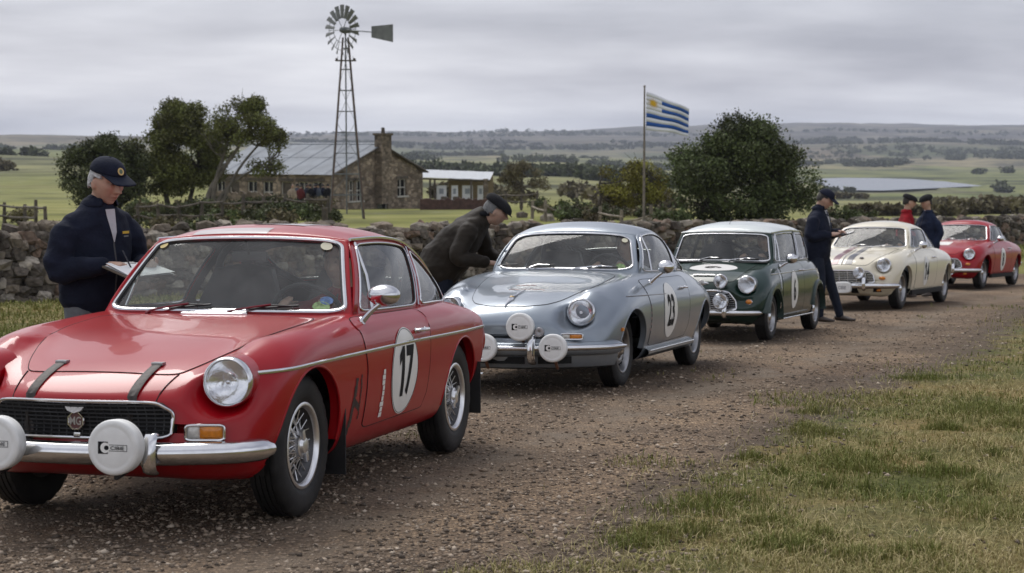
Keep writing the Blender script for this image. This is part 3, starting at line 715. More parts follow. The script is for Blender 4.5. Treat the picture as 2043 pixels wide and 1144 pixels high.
def interior(root, S):
    """floor, dashboard, two seats, steering wheel, mirror, roll cage"""
    xd, zb = S['dash'][0], S['dash'][1]; hw = S['hw']; zf = S.get('floor', .22); xr = S['rear']
    MB().box(((xd + xr) / 2, 0, zf), (abs(xr - xd) + .2, hw * 2 * .9, .03)).build('cabin_floor', UNDER, root)
    for s in (1, -1): MB().box(((xd + xr) / 2, s * hw * .96, (zf + zb) / 2 - .03), (abs(xr - xd) * .85, .03, zb - zf - .08), bev=.01).build('door_trim', INTER, root)
    G = []
    for y in np.linspace(-hw * .92, hw * .92, 12): G.append([(xd + .22, y, zb + .005), (xd + .05, y, zb + .015), (xd - .03, y, zb - .005), (xd - .05, y, zb - .05), (xd - .03, y, zb - .16), (xd + .05, y, zb - .22)])
    da = MB().grid(np.array(G)).build('dashboard', INTER, root)
    sx = S.get('seat_x', xd - .62); ztop = S.get('seat_top', zb + .16)
    for s in (1, -1):
        y = s * hw * .50
        st = MB()
        G = []
        for t in np.linspace(0, 1, 12):
            z = zf + .22 + t * (ztop - zf - .22); x = sx - .10 - .22 * t; wv = .235 - .05 * max(0, t - .7) / .3 * 1.4; d_ = .07
            row = []
            for a in np.arange(14) / 14 * 2 * math.pi:
                cx, sy = math.cos(a), math.sin(a); row.append((x + d_ * (abs(cx)**.6) * np.sign(cx) + .05 * abs(sy)**3, y + wv * (abs(sy)**.6) * np.sign(sy), z))
            G.append(row)
        G.append([(np.mean([p[0] for p in G[-1]]) - .01, y, ztop + .03)] * 14)
        st.grid(np.array(G), cv=True); st.box((sx + .12, y, zf + .20), (.50, .44, .16), bev=.04)
        seat = st.build('seat', S.get('seat_mat', SEATM), root)
        MB().tube([(sx - .30, y - .08, ztop), (sx - .27, y - .09, ztop - .25), (sx - .16, y - .10, ztop - .45)], .018, 6, flat=.3).build('harness_strap', S.get('harness', SEATR), seat)
    y = hw * .50; a = np.arange(28) / 28 * 2 * math.pi; c = np.array([xd - .20, y, zb + .0]); tl = RAD(62)
    ring = [c + .185 * np.array([-math.sin(q) * math.cos(tl) * -1, math.cos(q), math.sin(q) * math.sin(tl)]) for q in a]
    sw = MB().tube(ring, .0135, 8, closed=True)
    for q in (0, math.pi, math.pi * 1.5): sw.tube([c + np.array([.03, 0, -.02]), c + .175 * np.array([math.sin(q) * math.cos(tl), math.cos(q), math.sin(q) * math.sin(tl)])], .009, 6)
    sw.tube([c + np.array([.03, 0, -.02]), c + np.array([.24, 0, -.14])], .02, 8); sw.build('steering_wheel', SEAL, root)
    rx, rz = S['rear_shelf']; MB().box((rx, 0, rz), (.45, hw * 1.5, .03), bev=.01).build('rear_shelf', INTER, root)
    # roll cage
    xh = S['hoop']; zt = S['hoop_z']; yh = hw * .80; ytop = S.get('hoop_y', hw * .68); cg = MB()
    cg.tube(curve([(xh, -yh, zf + .1), (xh, -yh, zb), (xh, -ytop - .03, zt - .08), (xh, -ytop + .08, zt), (xh, ytop - .08, zt), (xh, ytop + .03, zt - .08), (xh, yh, zb), (xh, yh, zf + .1)], 60, .8), .021, 10)
    cg.tube([(xh, -ytop + .02, zt - .03), (xh - .04, yh - .04, zb - .10)], .020, 10)
    for s in (1, -1): cg.tube(curve([(xh, s * ytop, zt - .03), (xh - .4, s * ytop * .95, zt - .15), (xr + .1, s * ytop * .85, zb)], 12), .019, 8)
    cg.build('roll_cage', mat('roll_cage_paint', (.035, .036, .04), .5), root)
    mx_, mz = S['mirror']; mi = MB().box((mx_, 0, mz), (.022, .19, .052), bev=.01); mi.tube([(mx_ + .01, 0, mz + .01), (mx_ + .05, 0, mz + .085)], .006, 6); mi.build('interior_mirror', SEAL, root)
def place(root, O, U, extra=0.):
    """put a car frame on the falling road: origin O (slope x, y) and heading U (slope plane)"""
    ang = math.atan2(U[1], U[0]); root.matrix_world = RS @ Matrix.Translation((O[0], O[1], 0)) @ Matrix.Rotation(ang, 4, 'Z')
def screen_sticker(root, gh, s, t, r, m, aspect=1.0, name='windscreen_sticker', off=.004):
    WS = gh['WS']; pts = [WS(s + r[0] * math.cos(a), t + r[1] * math.sin(a)) + np.array([.75, 0, .65]) * off for a in np.arange(20) / 20 * 2 * math.pi]
    return MB().add(pts, [tuple(range(20))]).build(name, m, root, smooth=False)
def car_common(root, S):
    sh = Shell(body_grid(S['rings'], scallops=S.get('scallops', ()))); gh_spec = S['gh']
    for key in ('base_c', 'base_k'):
        p = gh_spec[key]; z = sh.hit((p[0], p[1], 0), 'T')[0].z; gh_spec[key] = (p[0], p[1], z - .004)
    gh_spec['side_bot'] = [(p[0], p[1], sh.hit((p[0], p[1], 0), 'T')[0].z - .004) for p in gh_spec['side_bot']]
    gh_spec['side_top'] = gh_spec['side_top'][:-1] + [(gh_spec['side_top'][-1][0], gh_spec['side_top'][-1][1], gh_spec['side_bot'][-1][2] + .012)]
    gh = greenhouse(root, sh, gh_spec, S['paint'], S.get('roof', S['paint']))
    body = finish_body(root, sh, S['paint'], gh['ring'], S['arches'])
    P = make_wheel(*S['wheel']); r = S['wheel'][1]
    for x in (0, -S['wb']):
        for s in (1, -1): put_wheel(P, root, x, s * S['track'], r, rot=random.uniform(0, 6))
    MB().box((-S['wb'] / 2, 0, .235), (S['wb'] - .75, 1.15, .05)).build('floor_pan', UNDER, root)
    MB().box((.05, 0, .30), (.75, .62, .14)).build('engine_sump', UNDER, root); MB().box((-S['wb'], 0, .30), (.6, .62, .14)).build('rear_axle', UNDER, root)
    interior(root, S['inter'])
    return sh, gh, body
# ------------------------------------------------------------------ the five cars
def X(x, pts): return [(x, a, b) for a, b in pts]
def indicator(root, sh, v0, v1, z0, z1, split=.36, name='indicator', u=None, amber_out=True):
    """rectangular front lamp in a chrome frame laid on the front of the wing"""
    for sd in (1, -1):
        c = sh.at((0, sd * (v0 + v1) / 2, (z0 + z1) / 2), 'F', .0); n = sh.hit((0, sd * (v0 + v1) / 2, (z0 + z1) / 2), 'F')[1]
        M = MT(c + Vector((.012, 0, 0)), (1, .30 * sd, 0)); w2, h2 = (v1 - v0) / 2, (z1 - z0) / 2
        def bx(b, y0, y1, x0, x1, hh, bev=.006): b.box((0, 0, 0), (1e-3, 1e-3, 1e-3)) if False else None
        o = MB(); fr = rounded([(-w2, -h2), (w2, -h2), (w2, h2), (-w2, h2)], .18, 5)
        o.tube([M @ Vector((.010, a, b)) for a, b in fr], .007, 8, closed=True)
        o.add([M @ Vector((-.03, a, b)) for a, b in fr] + [M @ Vector((.008, a, b)) for a, b in fr], [(i, (i + 1) % len(fr), len(fr) + (i + 1) % len(fr), len(fr) + i) for i in range(len(fr))])
        ob = o.build(name, CHROME, root)
        s0 = -w2 + 2 * w2 * split if sd > 0 else w2 - 2 * w2 * split
        for (y0, y1, m, nm) in ((-w2 * .95 if sd > 0 else s0, s0 if sd > 0 else w2 * .95, CLEARL, 'clear_lens'), (s0 if sd > 0 else -w2 * .95, w2 * .95 if sd > 0 else s0, AMBER, 'amber_lens')):
            G = [[M @ Vector((.006 + .012 * (1 - ((a - (y0 + y1) / 2) / ((y1 - y0) / 2))**4) * (1 - (b / h2)**4), a, b)) for b in np.linspace(-h2 * .92, h2 * .92, 9)] for a in np.linspace(y0, y1, 9)]
            MB().grid(np.array([[list(q) for q in r] for r in G])).build(nm, m, ob)
def grille_panel(root, sh, outline, frame_r, off, hb, vb, bar_m, back_m=GAP, bar_r=.004, bright=None, name='grille', frame_m=CHROME):
    """opening on the nose: dark backing, chrome surround, horizontal and vertical bars"""
    o2 = densify(rounded(outline, .22, 6), .03)
    pp = [(y, z) for y in np.linspace(-max(p[0] for p in o2), max(p[0] for p in o2), 15) for z in np.linspace(min(p[1] for p in o2), max(p[1] for p in o2), 9)]
    bas = lambda y, z: np.stack([np.ones_like(y), y**2, z, z**2, y**2 * z, y**4], -1)
    yy, zz = np.array(pp).T; xx = np.array([sh.hit((0, y, z), 'F')[0].x for y, z in pp]); cf = np.linalg.lstsq(bas(yy, zz), xx, rcond=None)[0]
    lift = np.percentile(xx - bas(yy, zz) @ cf, 96)
    class Flat:                                                           # smooth stand-off surface fitted to the nose
        bvh = sh.bvh
        def hit(s, p, ax): return Vector((float(bas(np.array(p[1]), np.array(p[2])) @ cf) + lift, p[1], p[2])), Vector((1, 0, 0))
        def at(s, p, ax, off=0.): h, n = s.hit(p, ax); return h + n * off
        def line(s, pts, ax, off=0.): return [s.at(p, ax, off) for p in pts]
    shb = sh; sh = Flat()
    g = patchobj(name, sh, [(o2, [tuple(range(len(o2)))])], 'F', off, back_m, root, .06)
    MB().tube(sh.line([to3(a, b, 'F') for a, b in o2], 'F', off + .003), frame_r, 8, closed=True).build('grille_frame', frame_m, g)
    P1 = np.array([tuple(sh.at(to3(a, b, 'F'), 'F', off)) for a, b in o2 + o2[:1]]); P2 = P1 - np.array([.05, 0, 0]); MB().grid(np.stack([P1, P2])).build('grille_return', GAP, g)
    ys = [p[0] for p in o2]; zs = [p[1] for p in o2]; q = np.array(o2)
    def span(k, c):
        r = []
        for i in range(len(q)):
            a, b = q[i], q[(i + 1) % len(q)]
            if (a[k] - c) * (b[k] - c) < 0: t = (c - a[k]) / (b[k] - a[k]); r.append(a[1 - k] + (b[1 - k] - a[1 - k]) * t)
        return (min(r), max(r)) if len(r) > 1 else None
    for z in np.linspace(min(zs), max(zs), hb + 2)[1:-1]:
        s = span(1, z)
        if s: MB().tube(sh.line([(0, y, z) for y in np.linspace(s[0] + .01, s[1] - .01, 16)], 'F', off + .005), bar_r, 6).build('slat', bright or bar_m, g)
    for y in np.linspace(min(ys), max(ys), vb + 2)[1:-1]:
        s = span(0, y)
        if s: MB().tube(sh.line([(0, y, z) for z in np.linspace(s[0] + .006, s[1] - .006, 6)], 'F', off + .003), bar_r * .7, 5).build('slat', bar_m, g)
    return g
def bonnet(root, sh, half, m, off=.003):
    """half outline [(x, y)] from the cowl to the nose centre; mirrored"""
    poly = [(a, b) for a, b in half] + [(a, -b) for a, b in half[::-1] if b > 0]; o2 = densify(rounded(poly, .35, 5), .05)
    o = patchobj('bonnet', sh, [(o2, [tuple(range(len(o2)))])], 'T', off, m, root, .05, rim=.002)
    MB().tube(sh.line([to3(a, b, 'T') for a, b in o2], 'T', .001), .0030, 5, closed=True).build('bonnet_gap', GAP, o)
    return o
def boxpatch(x0, x1, z0, z1): return [([(x0, z0), (x1, z0), (x1, z1), (x0, z1)], [(0, 1, 2, 3)])]
DARKGRILLE = mat('grille_bars_dark', (.045, .045, .048), .35, .6)
BADGE = mat('badge_enamel', (.42, .40, .38), .3, .6, coat=.5, var=.2, vscale=90)

def red_gt():
    root = empty('rally_car')
    tag(root, 'glossy red fastback coupe wearing number 17, wire wheels and two white covered lamps', 'car', 'classic rally cars queued along the track')
    R = [
     [(.70,0,.43),(.695,.2,.43),(.67,.38,.43),(.62,.52,.43),(.59,.57,.44),(.59,.57,.45),(.62,.52,.46),(.67,.38,.47),(.695,.2,.47),(.70,0,.47)],
     [(.71,0,.33),(.70,.25,.33),(.655,.46,.335),(.575,.63,.36),(.54,.665,.42),(.53,.66,.49),(.55,.59,.545),(.63,.43,.55),(.695,.22,.555),(.715,0,.555)],
     [(.60,0,.245),(.59,.25,.245),(.55,.48,.25),(.47,.67,.33),(.44,.712,.45),(.43,.712,.58),(.48,.60,.695),(.57,.43,.615),(.64,.22,.606),(.66,0,.606)],
     [(.38,0,.21),(.38,.3,.21),(.37,.60,.22),(.33,.715,.37),(.31,.745,.56),(.30,.735,.67),(.30,.61,.768),(.42,.46,.68),(.49,.22,.668),(.51,0,.668)],
     X(.05, [(0,.20),(.4,.20),(.67,.225),(.745,.42),(.762,.655),(.738,.75),(.635,.808),(.50,.765),(.25,.765),(0,.77)]),
     X(-.35, [(0,.20),(.4,.20),(.68,.225),(.748,.42),(.764,.66),(.744,.77),(.65,.832),(.52,.81),(.26,.815),(0,.817)]),
     X(-.70, [(0,.20),(.4,.20),(.68,.225),(.750,.42),(.765,.66),(.746,.775),(.66,.845),(.52,.842),(.26,.850),(0,.852)]),
     X(-1.2, [(0,.20),(.4,.20),(.68,.225),(.750,.42),(.765,.66),(.747,.775),(.668,.845),(.52,.855),(.26,.87),(0,.875)]),
     X(-1.8, [(0,.20),(.4,.20),(.68,.225),(.750,.42),(.765,.66),(.747,.775),(.662,.845),(.52,.856),(.26,.872),(0,.877)]),
     X(-2.25, [(0,.22),(.4,.22),(.67,.24),(.742,.42),(.758,.66),(.74,.77),(.65,.838),(.50,.855),(.25,.868),(0,.872)]),
     X(-2.6, [(0,.26),(.4,.26),(.62,.28),(.715,.42),(.737,.655),(.715,.755),(.62,.81),(.48,.825),(.24,.832),(0,.835)]),
     [(-2.76,0,.30),(-2.76,.3,.30),(-2.77,.55,.31),(-2.81,.68,.42),(-2.85,.705,.64),(-2.85,.685,.72),(-2.83,.58,.768),(-2.83,.4,.78),(-2.83,.2,.785),(-2.83,0,.785)],
     [(-2.86,0,.38),(-2.86,.3,.38),(-2.87,.5,.39),(-2.89,.60,.46),(-2.92,.62,.58),(-2.92,.60,.64),(-2.91,.5,.69),(-2.91,.36,.70),(-2.91,.2,.70),(-2.91,0,.70)],
     [(-2.90,0,.52),(-2.90,.2,.52),(-2.90,.35,.52),(-2.91,.45,.53),(-2.92,.48,.54),(-2.92,.48,.55),(-2.92,.42,.56),(-2.92,.3,.56),(-2.92,.15,.56),(-2.92,0,.56)]]
    wb = 2.274
    S = dict(rings=R, paint=P_RED, wb=wb, scallops=[(.465, .58, .63, .110, 3.2, 1.5)], track=.632, wheel=('wire', .31, .155, .185), arches=[(.0, .312, .347), (-wb, .312, .338)],
      gh=dict(base_c=(-.655, 0), base_k=(-.75, .655), head_c=(-1.02, 0, 1.222), head_k=(-1.075, .515, 1.197), ws_open=[(-.955,.035),(.955,.035),(.94,.955),(-.94,.955)], ws_round=.10, ws_trim=.0125,
        side_bot=[(-1.2,.672,0),(-1.7,.668,0),(-2.15,.64,0),(-2.45,.58,0),(-2.75,.47,0)],
        side_top=[(-1.5,.535,1.203),(-1.85,.53,1.172),(-2.15,.52,1.09),(-2.45,.50,.97),(-2.77,.455,.8)],
        side_cells=[(0,.025,None),(.025,.445,[(.035,.05),(.435,.05),(.432,.93),(.032,.93)],.10),(.445,.475,None),(.475,.80,[(.485,.05),(.775,.05),(.72,.72),(.62,.92),(.485,.93)],[.10,.16,.35,.4,.10]),(.80,1,None)],
        bars=[(.115,.030),(.455,.450)], crown=[(0,.0),(.03,.025),(.10,.058),(.3,.080),(.5,.080),(.75,.06),(1,.02)], rear_cell=(.56,.90), rear_open=[(.59,-.80),(.86,-.84),(.86,.84),(.59,.80)], gutter=(0,.92)),
      inter=dict(dash=(-.86,.815), hw=.62, rear=-2.35, seat_x=-1.42, seat_top=1.04, rear_shelf=(-2.1,.80), hoop=-1.80, hoop_z=1.185, hoop_y=.46, mirror=(-1.04,1.115)))
    sh, gh, body = car_common(root, S)
    bonnet(root, sh, [(-.61,0),(-.60,.30),(-.585,.555),(-.2,.545),(.15,.49),(.38,.41),(.50,.35),(.525,.25),(.535,0)], P_RED)
    for s in (1, -1):
        MB().tube(sh.line([(x, y * s, 0) for x, y in densify([(.50,.35),(.60,.335),(.665,.325)], .03, False)], 'T', .001), .0035, 5).build('nose_seam', GAP, body)
        lamp(root, (.535, s * .580, .630), .104, (1, .10 * s, .03), bucket=P_RED, depth=.17)
        door(root, sh, [(-.655,.315),(-1.545,.325),(-1.60,.40),(-1.64,.835),(-.60,.835),(-.655,.60)], P_RED, s, handle=(-1.46,.735))
        side_strip(root, sh, [(.43,.660),(0,.672),(-1.4,.684),(-2.82,.678)], s)
        MB().box((-.395, s * .655, .30), (.012, .19, .34), bev=.003).build('mud_flap', RUBBER, root)
        MB().box((-wb - .385, s * .645, .33), (.012, .19, .30), bev=.003).build('mud_flap', RUBBER, root)
        # tail lamp
        c = sh.at((-2.84, 0, .60), 'L' if s > 0 else 'R'); MB().ell((c.x + .01, c.y - .03 * s, .60), (.03, .045, .09)).build('tail_lamp', mat('tail_lens_red', (.25, .004, .004), .25, coat=.5), root)
    indicator(root, sh, .445, .60, .402, .462)
    g = grille_panel(root, sh, [(-.40,.408),(.40,.408),(.405,.515),(.34,.560),(-.34,.560),(-.405,.515)], .0075, .006, 8, 22, DARKGRILLE)
    MB().box(sh.at((0, 0, .415), 'F', .012), (.014, .03, .022), bev=.003).build('grille_clip', CHROME, g)
    # shield on the grille top and the octagonal badge
    c = sh.at((0, 0, .545), 'F', .02); M = MT(c, (1, 0, .25)); sd_ = [(-.055,.018),(.055,.018),(.050,-.002),(.030,-.028),(0,-.038),(-.030,-.028),(-.050,-.002)]
    b = MB(); b.add([M @ Vector((.006, a, z)) for a, z in sd_] + [M @ Vector((-.006, a, z)) for a, z in sd_], [tuple(range(7)), tuple(range(13, 6, -1))] + [(i, (i + 1) % 7, 7 + (i + 1) % 7, 7 + i) for i in range(7)]); b.build('grille_shield', BADGE, g, smooth=False)
    c = sh.at((0, 0, .482), 'F', .022); M = MT(c, (1, 0, 0)); oc = [(.036 * math.cos(RAD(22.5 + 45 * k)), .036 * math.sin(RAD(22.5 + 45 * k))) for k in range(8)]
    b = MB(); b.add([M @ Vector((.006, a, z)) for a, z in oc] + [M @ Vector((-.008, a, z)) for a, z in oc], [tuple(range(8))] + [(i, (i + 1) % 8, 8 + (i + 1) % 8, 8 + i) for i in range(8)]); bo = b.build('grille_badge', mat('badge_dark_red', (.10, .03, .03), .35, coat=.5), g, smooth=False)
    bt = MB().tube([M @ Vector((.006, a, z)) for a, z in oc], .0045, 6, closed=True); bt.build('badge_rim', CHROME, bo); disc_on(M, .0085, text2d('MG', .034, .78, .02)).build('badge_letters', BADGE, bo, smooth=False)
    bm_ = bumper(root, [(.44,-.745,.352),(.60,-.66,.353),(.745,-.42,.354),(.80,-.2,.355),(.815,0,.355),(.80,.2,.355),(.745,.42,.354),(.60,.66,.353),(.44,.745,.352)], .046, .030)
    for s in (1, -1):
        overrider(root, (.775, s * .365, .36), .088, .060, .030)
        lamp_cover(root, (.905, s * .262, .397), .111, (1, 0, .02))
        MB().tube([(.80, s * .262, .29), (.85, s * .262, .28), (.885, s * .262, .275)], .012, 6).build('lamp_bracket', SEAL, root)
        # straps over the bonnet front
        pts = sh.line([(x, s * (.225 + .02 * (x - .5)), 0) for x in np.linspace(.43, .70, 14)], 'T', .008)
        q = [tuple(p) for p in pts] + [tuple(sh.at((0, s * .229, .535), 'F', .012))]
        st = MB().tube(q, .022, 8, flat=.16, up=(1, 0, 1)).build('bonnet_strap', LEATHER, root)
        MB().box(q[0], (.034, .052, .014), bev=.003).build('strap_buckle', STEEL, st); MB().box(q[-1], (.018, .05, .026), bev=.003).build('strap_anchor', STEEL, st)
    # rear bumper end seen past the rear wing
    bumper(root, [(-2.70,.70,.44),(-2.88,.66,.44),(-2.97,.45,.44),(-2.985,0,.44),(-2.97,-.45,.44),(-2.88,-.66,.44),(-2.70,-.70,.44)], .042, .03, name='rear_bumper')
    overrider(root, (-2.99, .42, .46), .075, -.05, .028)
    # decals on the door and the scuffed wing
    roundel(root, sh, (-1.20, .545), .205, .215, '17', 'L', th=.25, xs=.66, bold=.035, ring=True); roundel(root, sh, (-1.20, .545), .205, .215, '17', 'R', th=.25, xs=.66, bold=.03)
    rg = np.random.RandomState(3)
    st = []
    for k in range(9): z0 = .345 + k * .026; st += boxpatch(-.86 + rg.uniform(-.012, .006), -.895 - rg.uniform(0, .012), z0, z0 + .023)
    patchobj('worn_sticker', sh, st, 'L', .0055, DECALW, root, .03)
    SC_ = mat('scuffed_bare_metal', (.035, .018, .016), .6, var=.6, vscale=30); st = []
    for k in range(16):
        z0 = .285 + k * .0175; st += boxpatch(-.43 - rg.uniform(0, .012) - k * .004, -.465 - rg.uniform(0, .012) - k * .004, z0, z0 + .0172)
        if 2 < k < 15: st += boxpatch(-.56 - rg.uniform(0, .012), -.575 - rg.uniform(0, .012), z0 + .03, z0 + .046)
    for k in range(5): st += boxpatch(-.49 - k * .015, -.505 - k * .015, .44 - k * .008, .475 - k * .008)
    patchobj('scuff_mark', sh, st, 'L', .002, SC_, root, .03)
    # cowl vent
    o2 = rounded([(-.655,-.15),(-.600,-.17),(-.600,.17),(-.655,.15)], .1, 3); v = patchobj('cowl_vent', sh, [(o2, [tuple(range(len(o2)))])], 'T', .004, GAP, root, .05)
    MB().tube(sh.line([to3(a, b_, 'T') for a, b_ in densify(o2, .03)], 'T', .006), .006, 6, closed=True).build('vent_frame', CHROME, v)
    for k in range(13): y = -.145 + k * .0242; MB().tube(sh.line([(x, y, 0) for x in (-.648,-.628,-.606)], 'T', .006), .004, 5).build('vent_bar', CHROME, v)
    wred = mat('wiper_arm_dark_red', (.16, .02, .03), .3, .5, coat=.6)
    wiper(root, gh, -.56, -.24, .075, .17, wred); wiper(root, gh, .08, .42, .075, .20, wred)
    mirror(root, sh, -.735, .815, 1, 'flat', (-.02, .10, .125))
    patchobj('fuel_cap', sh, [(ell2(-.62, .80, .03, .022, 20), [tuple(range(20))])], 'L', .004, P_RED, root, .05)
    screen_sticker(root, gh, .80, .88, (.055, .055), mat('sticker_cream', (.55, .52, .38), .5)); screen_sticker(root, gh, -.86, .89, (.04, .04), mat('sticker_yellow', (.5, .38, .12), .5))
    screen_sticker(root, gh, .78, .10, (.065, .06), mat('sticker_green', (.20, .30, .12), .5, var=.6, vscale=60)); screen_sticker(root, gh, .82, .17, (.05, .05), mat('sticker_blue', (.06, .12, .25), .5, var=.6, vscale=60))
    # broad pale bands over the roof: a reflection put into the colour
    TP = gh['TP']; b = MB(); b.grid([[TP(a, s) + np.array([.001, 0, .0015]) for s in np.linspace(-.62, .18, 18)] for a in np.linspace(.01, .06, 8)]); b.grid([[TP(a, s) + np.array([0, 0, .0015]) for s in np.linspace(-.10, .42, 14)] for a in np.linspace(.10, .45, 16)]); b.build('roof_reflection', P_ROOFR, root)
    MB().tube([TP(.12, .55), TP(.12, .55) + np.array([-.10, 0, .13])], .003, 5).build('aerial', SEAL, root) if False else None
    place(root, (-1.588, 7.874), (-.2599, -.9656)); return root, S
def silver_coupe():
    root = empty('rally_car')
    tag(root, 'rounded silver grey coupe wearing number 23 with three white covered lamps', 'car', 'classic rally cars queued along the track')
    R = [
     [(.90,0,.42),(.885,.18,.42),(.84,.34,.42),(.77,.46,.42),(.73,.51,.425),(.73,.51,.435),(.77,.46,.44),(.84,.34,.445),(.885,.18,.45),(.90,0,.45)],
     [(.90,0,.30),(.875,.25,.30),(.78,.48,.31),(.63,.665,.36),(.57,.71,.42),(.56,.69,.50),(.61,.60,.55),(.77,.42,.545),(.87,.22,.55),(.905,0,.55)],
     [(.76,0,.20),(.74,.25,.20),(.65,.5,.21),(.48,.725,.33),(.42,.762,.46),(.41,.745,.59),(.45,.60,.695),(.64,.40,.645),(.76,.22,.645),(.80,0,.648)],
     [(.46,0,.18),(.46,.3,.18),(.40,.6,.19),(.26,.77,.35),(.22,.795,.52),(.20,.772,.67),(.20,.62,.785),(.38,.42,.725),(.50,.22,.72),(.53,0,.722)],
     X(0, [(0,.17),(.4,.17),(.70,.19),(.792,.36),(.814,.53),(.79,.70),(.655,.825),(.50,.79),(.25,.792),(0,.80)]),
     X(-.35, [(0,.17),(.4,.17),(.71,.19),(.795,.36),(.82,.54),(.80,.71),(.69,.85),(.52,.85),(.26,.868),(0,.876)]),
     X(-.7, [(0,.17),(.4,.17),(.72,.19),(.80,.36),(.825,.54),(.805,.71),(.705,.86),(.52,.888),(.26,.905),(0,.91)]),
     X(-1.3, [(0,.17),(.4,.17),(.72,.19),(.80,.36),(.828,.54),(.81,.71),(.715,.86),(.52,.888),(.26,.905),(0,.91)]),
     X(-1.9, [(0,.17),(.4,.17),(.71,.20),(.80,.36),(.83,.54),(.812,.70),(.705,.85),(.52,.878),(.26,.898),(0,.903)]),
     X(-2.35, [(0,.19),(.4,.19),(.67,.22),(.78,.37),(.81,.54),(.79,.68),(.67,.80),(.5,.835),(.25,.86),(0,.865)]),
     X(-2.75, [(0,.22),(.35,.22),(.56,.26),(.71,.37),(.745,.52),(.72,.62),(.60,.70),(.45,.73),(.22,.75),(0,.755)]),
     [(-2.92,0,.28),(-2.92,.3,.28),(-2.93,.45,.30),(-2.98,.57,.38),(-3.0,.60,.48),(-3.0,.58,.54),(-2.99,.48,.59),(-2.99,.34,.61),(-2.99,.18,.615),(-2.99,0,.62)],
     [(-3.03,0,.43),(-3.03,.15,.43),(-3.03,.25,.43),(-3.03,.33,.435),(-3.04,.36,.44),(-3.04,.36,.45),(-3.03,.32,.455),(-3.03,.22,.46),(-3.03,.12,.46),(-3.03,0,.46)]]
    wb = 2.308
    S = dict(rings=R, paint=P_SILVER, wb=wb, track=.632, wheel=('steel', .295, .150, .185), arches=[(.0, .297, .320), (-wb, .290, .308)], scallops=[(.545, .535, .612, .112, 6., 1.0)],
      gh=dict(base_c=(-.57, 0), base_k=(-.66, .640), head_c=(-.87, 0, 1.212), head_k=(-.965, .530, 1.186), wpow=2.2, wbulge=.02, ws_open=[(-.945,.03),(.945,.03),(.92,.95),(-.92,.95)], ws_round=.20, ws_trim=.010,
        side_bot=[(-1.1,.685,0),(-1.6,.69,0),(-2.0,.655,0),(-2.35,.58,0),(-2.68,.44,0)],
        side_top=[(-1.3,.545,1.215),(-1.65,.54,1.175),(-2.0,.52,1.06),(-2.35,.48,.91),(-2.70,.42,.76)], sbulge=.028,
        side_cells=[(0,.02,None),(.02,.455,[(.028,.05),(.447,.05),(.437,.93),(.028,.93)],.14),(.455,.49,None),(.49,.74,[(.495,.06),(.72,.06),(.63,.86),(.495,.91)],[.10,.16,.35,.12]),(.74,1,None)],
        bars=[(.13,.05),(.472,.462)], rp=(2.2,1.5), crown=[(0,.0),(.04,.035),(.13,.072),(.3,.085),(.55,.085),(.8,.07),(1,.02)], rear_cell=(.48,.74), rear_open=[(.50,-.78),(.70,-.80),(.70,.80),(.50,.78)]),
      inter=dict(dash=(-.72,.86), hw=.64, rear=-2.1, seat_x=-1.32, seat_top=1.03, rear_shelf=(-2.0,.84), hoop=-1.62, hoop_z=1.205, hoop_y=.45, mirror=(-.97,1.12)))
    sh, gh, body = car_common(root, S)
    bonnet(root, sh, [(-.50,0),(-.485,.40),(-.40,.535),(-.05,.505),(.25,.44),(.52,.37),(.68,.28),(.77,.14),(.79,0)], P_SILVER)
    for s in (1, -1):
        lamp(root, (.585, s * .535, .612), .108, (1, .14 * s, .20), bucket=P_SILVER, depth=.12, ringw=.015)
        door(root, sh, [(-.42,.295),(-1.55,.315),(-1.62,.40),(-1.66,.83),(-.34,.83),(-.42,.58)], P_SILVER, s, handle=(-1.47,.735))
        MB().tube(sh.line([(x, 0, .705 + .015 * (x + .5)) for x in np.linspace(.12, -.9, 24)], 'L' if s > 0 else 'R', .003), .003, 5).build('wing_line', STEEL, root)
        # sill with a bright strip
        G = [[(x, s * y, z) for y, z in ((.70, .195), (.765, .205), (.80, .235), (.80, .262), (.775, .275), (.70, .28))] for x in np.linspace(-.40, -1.90, 12)]
        MB().grid(np.array(G)).build('sill', P_SILVER, root); MB().tube([(x, s * .800, .258) for x in np.linspace(-.42, -1.88, 12)], .010, 8, flat=.7).build('sill_strip', CHROME, root)
        q = sh.at((.50, 0, .455), 'L' if s > 0 else 'R', .0); MB().box((.305, sh.at((.305, 0, .47), 'L' if s > 0 else 'R').y + s * .003, .47), (.05, .014, .028), bev=.005).build('side_marker', AMBER, root)
    indicator(root, sh, .43, .595, .415, .455, split=.42, amber_out=True); 
    # bumper: painted body with chrome rub strip, overriders and the covered lamps
    bumper(root, [(.36,-.80,.345),(.58,-.73,.345),(.80,-.50,.345),(.94,-.25,.345),(.98,0,.345),(.94,.25,.345),(.80,.50,.345),(.58,.73,.345),(.36,.80,.345)], .052, .034, P_SILVER)
    bumper(root, [(.36,-.828,.352),(.60,-.755,.352),(.825,-.515,.352),(.97,-.255,.352),(1.01,0,.352),(.97,.255,.352),(.825,.515,.352),(.60,.755,.352),(.36,.828,.352)], .020, .014, CHROME, name='bumper_strip')
    for s in (1, -1): overrider(root, (.93, s * .27, .345), .115, .075, .030)
    G = [[(x * k, y * k, z) for x, y in zip([.42,.64,.82,.93,.965,.93,.82,.64,.42], [-.78,-.66,-.44,-.22,0,.22,.44,.66,.78])] for k, z in ((1., .295), (.99, .25), (.96, .205), (.86, .185))]
    MB().grid(np.array(G)).build('front_apron', P_SILVER, root)
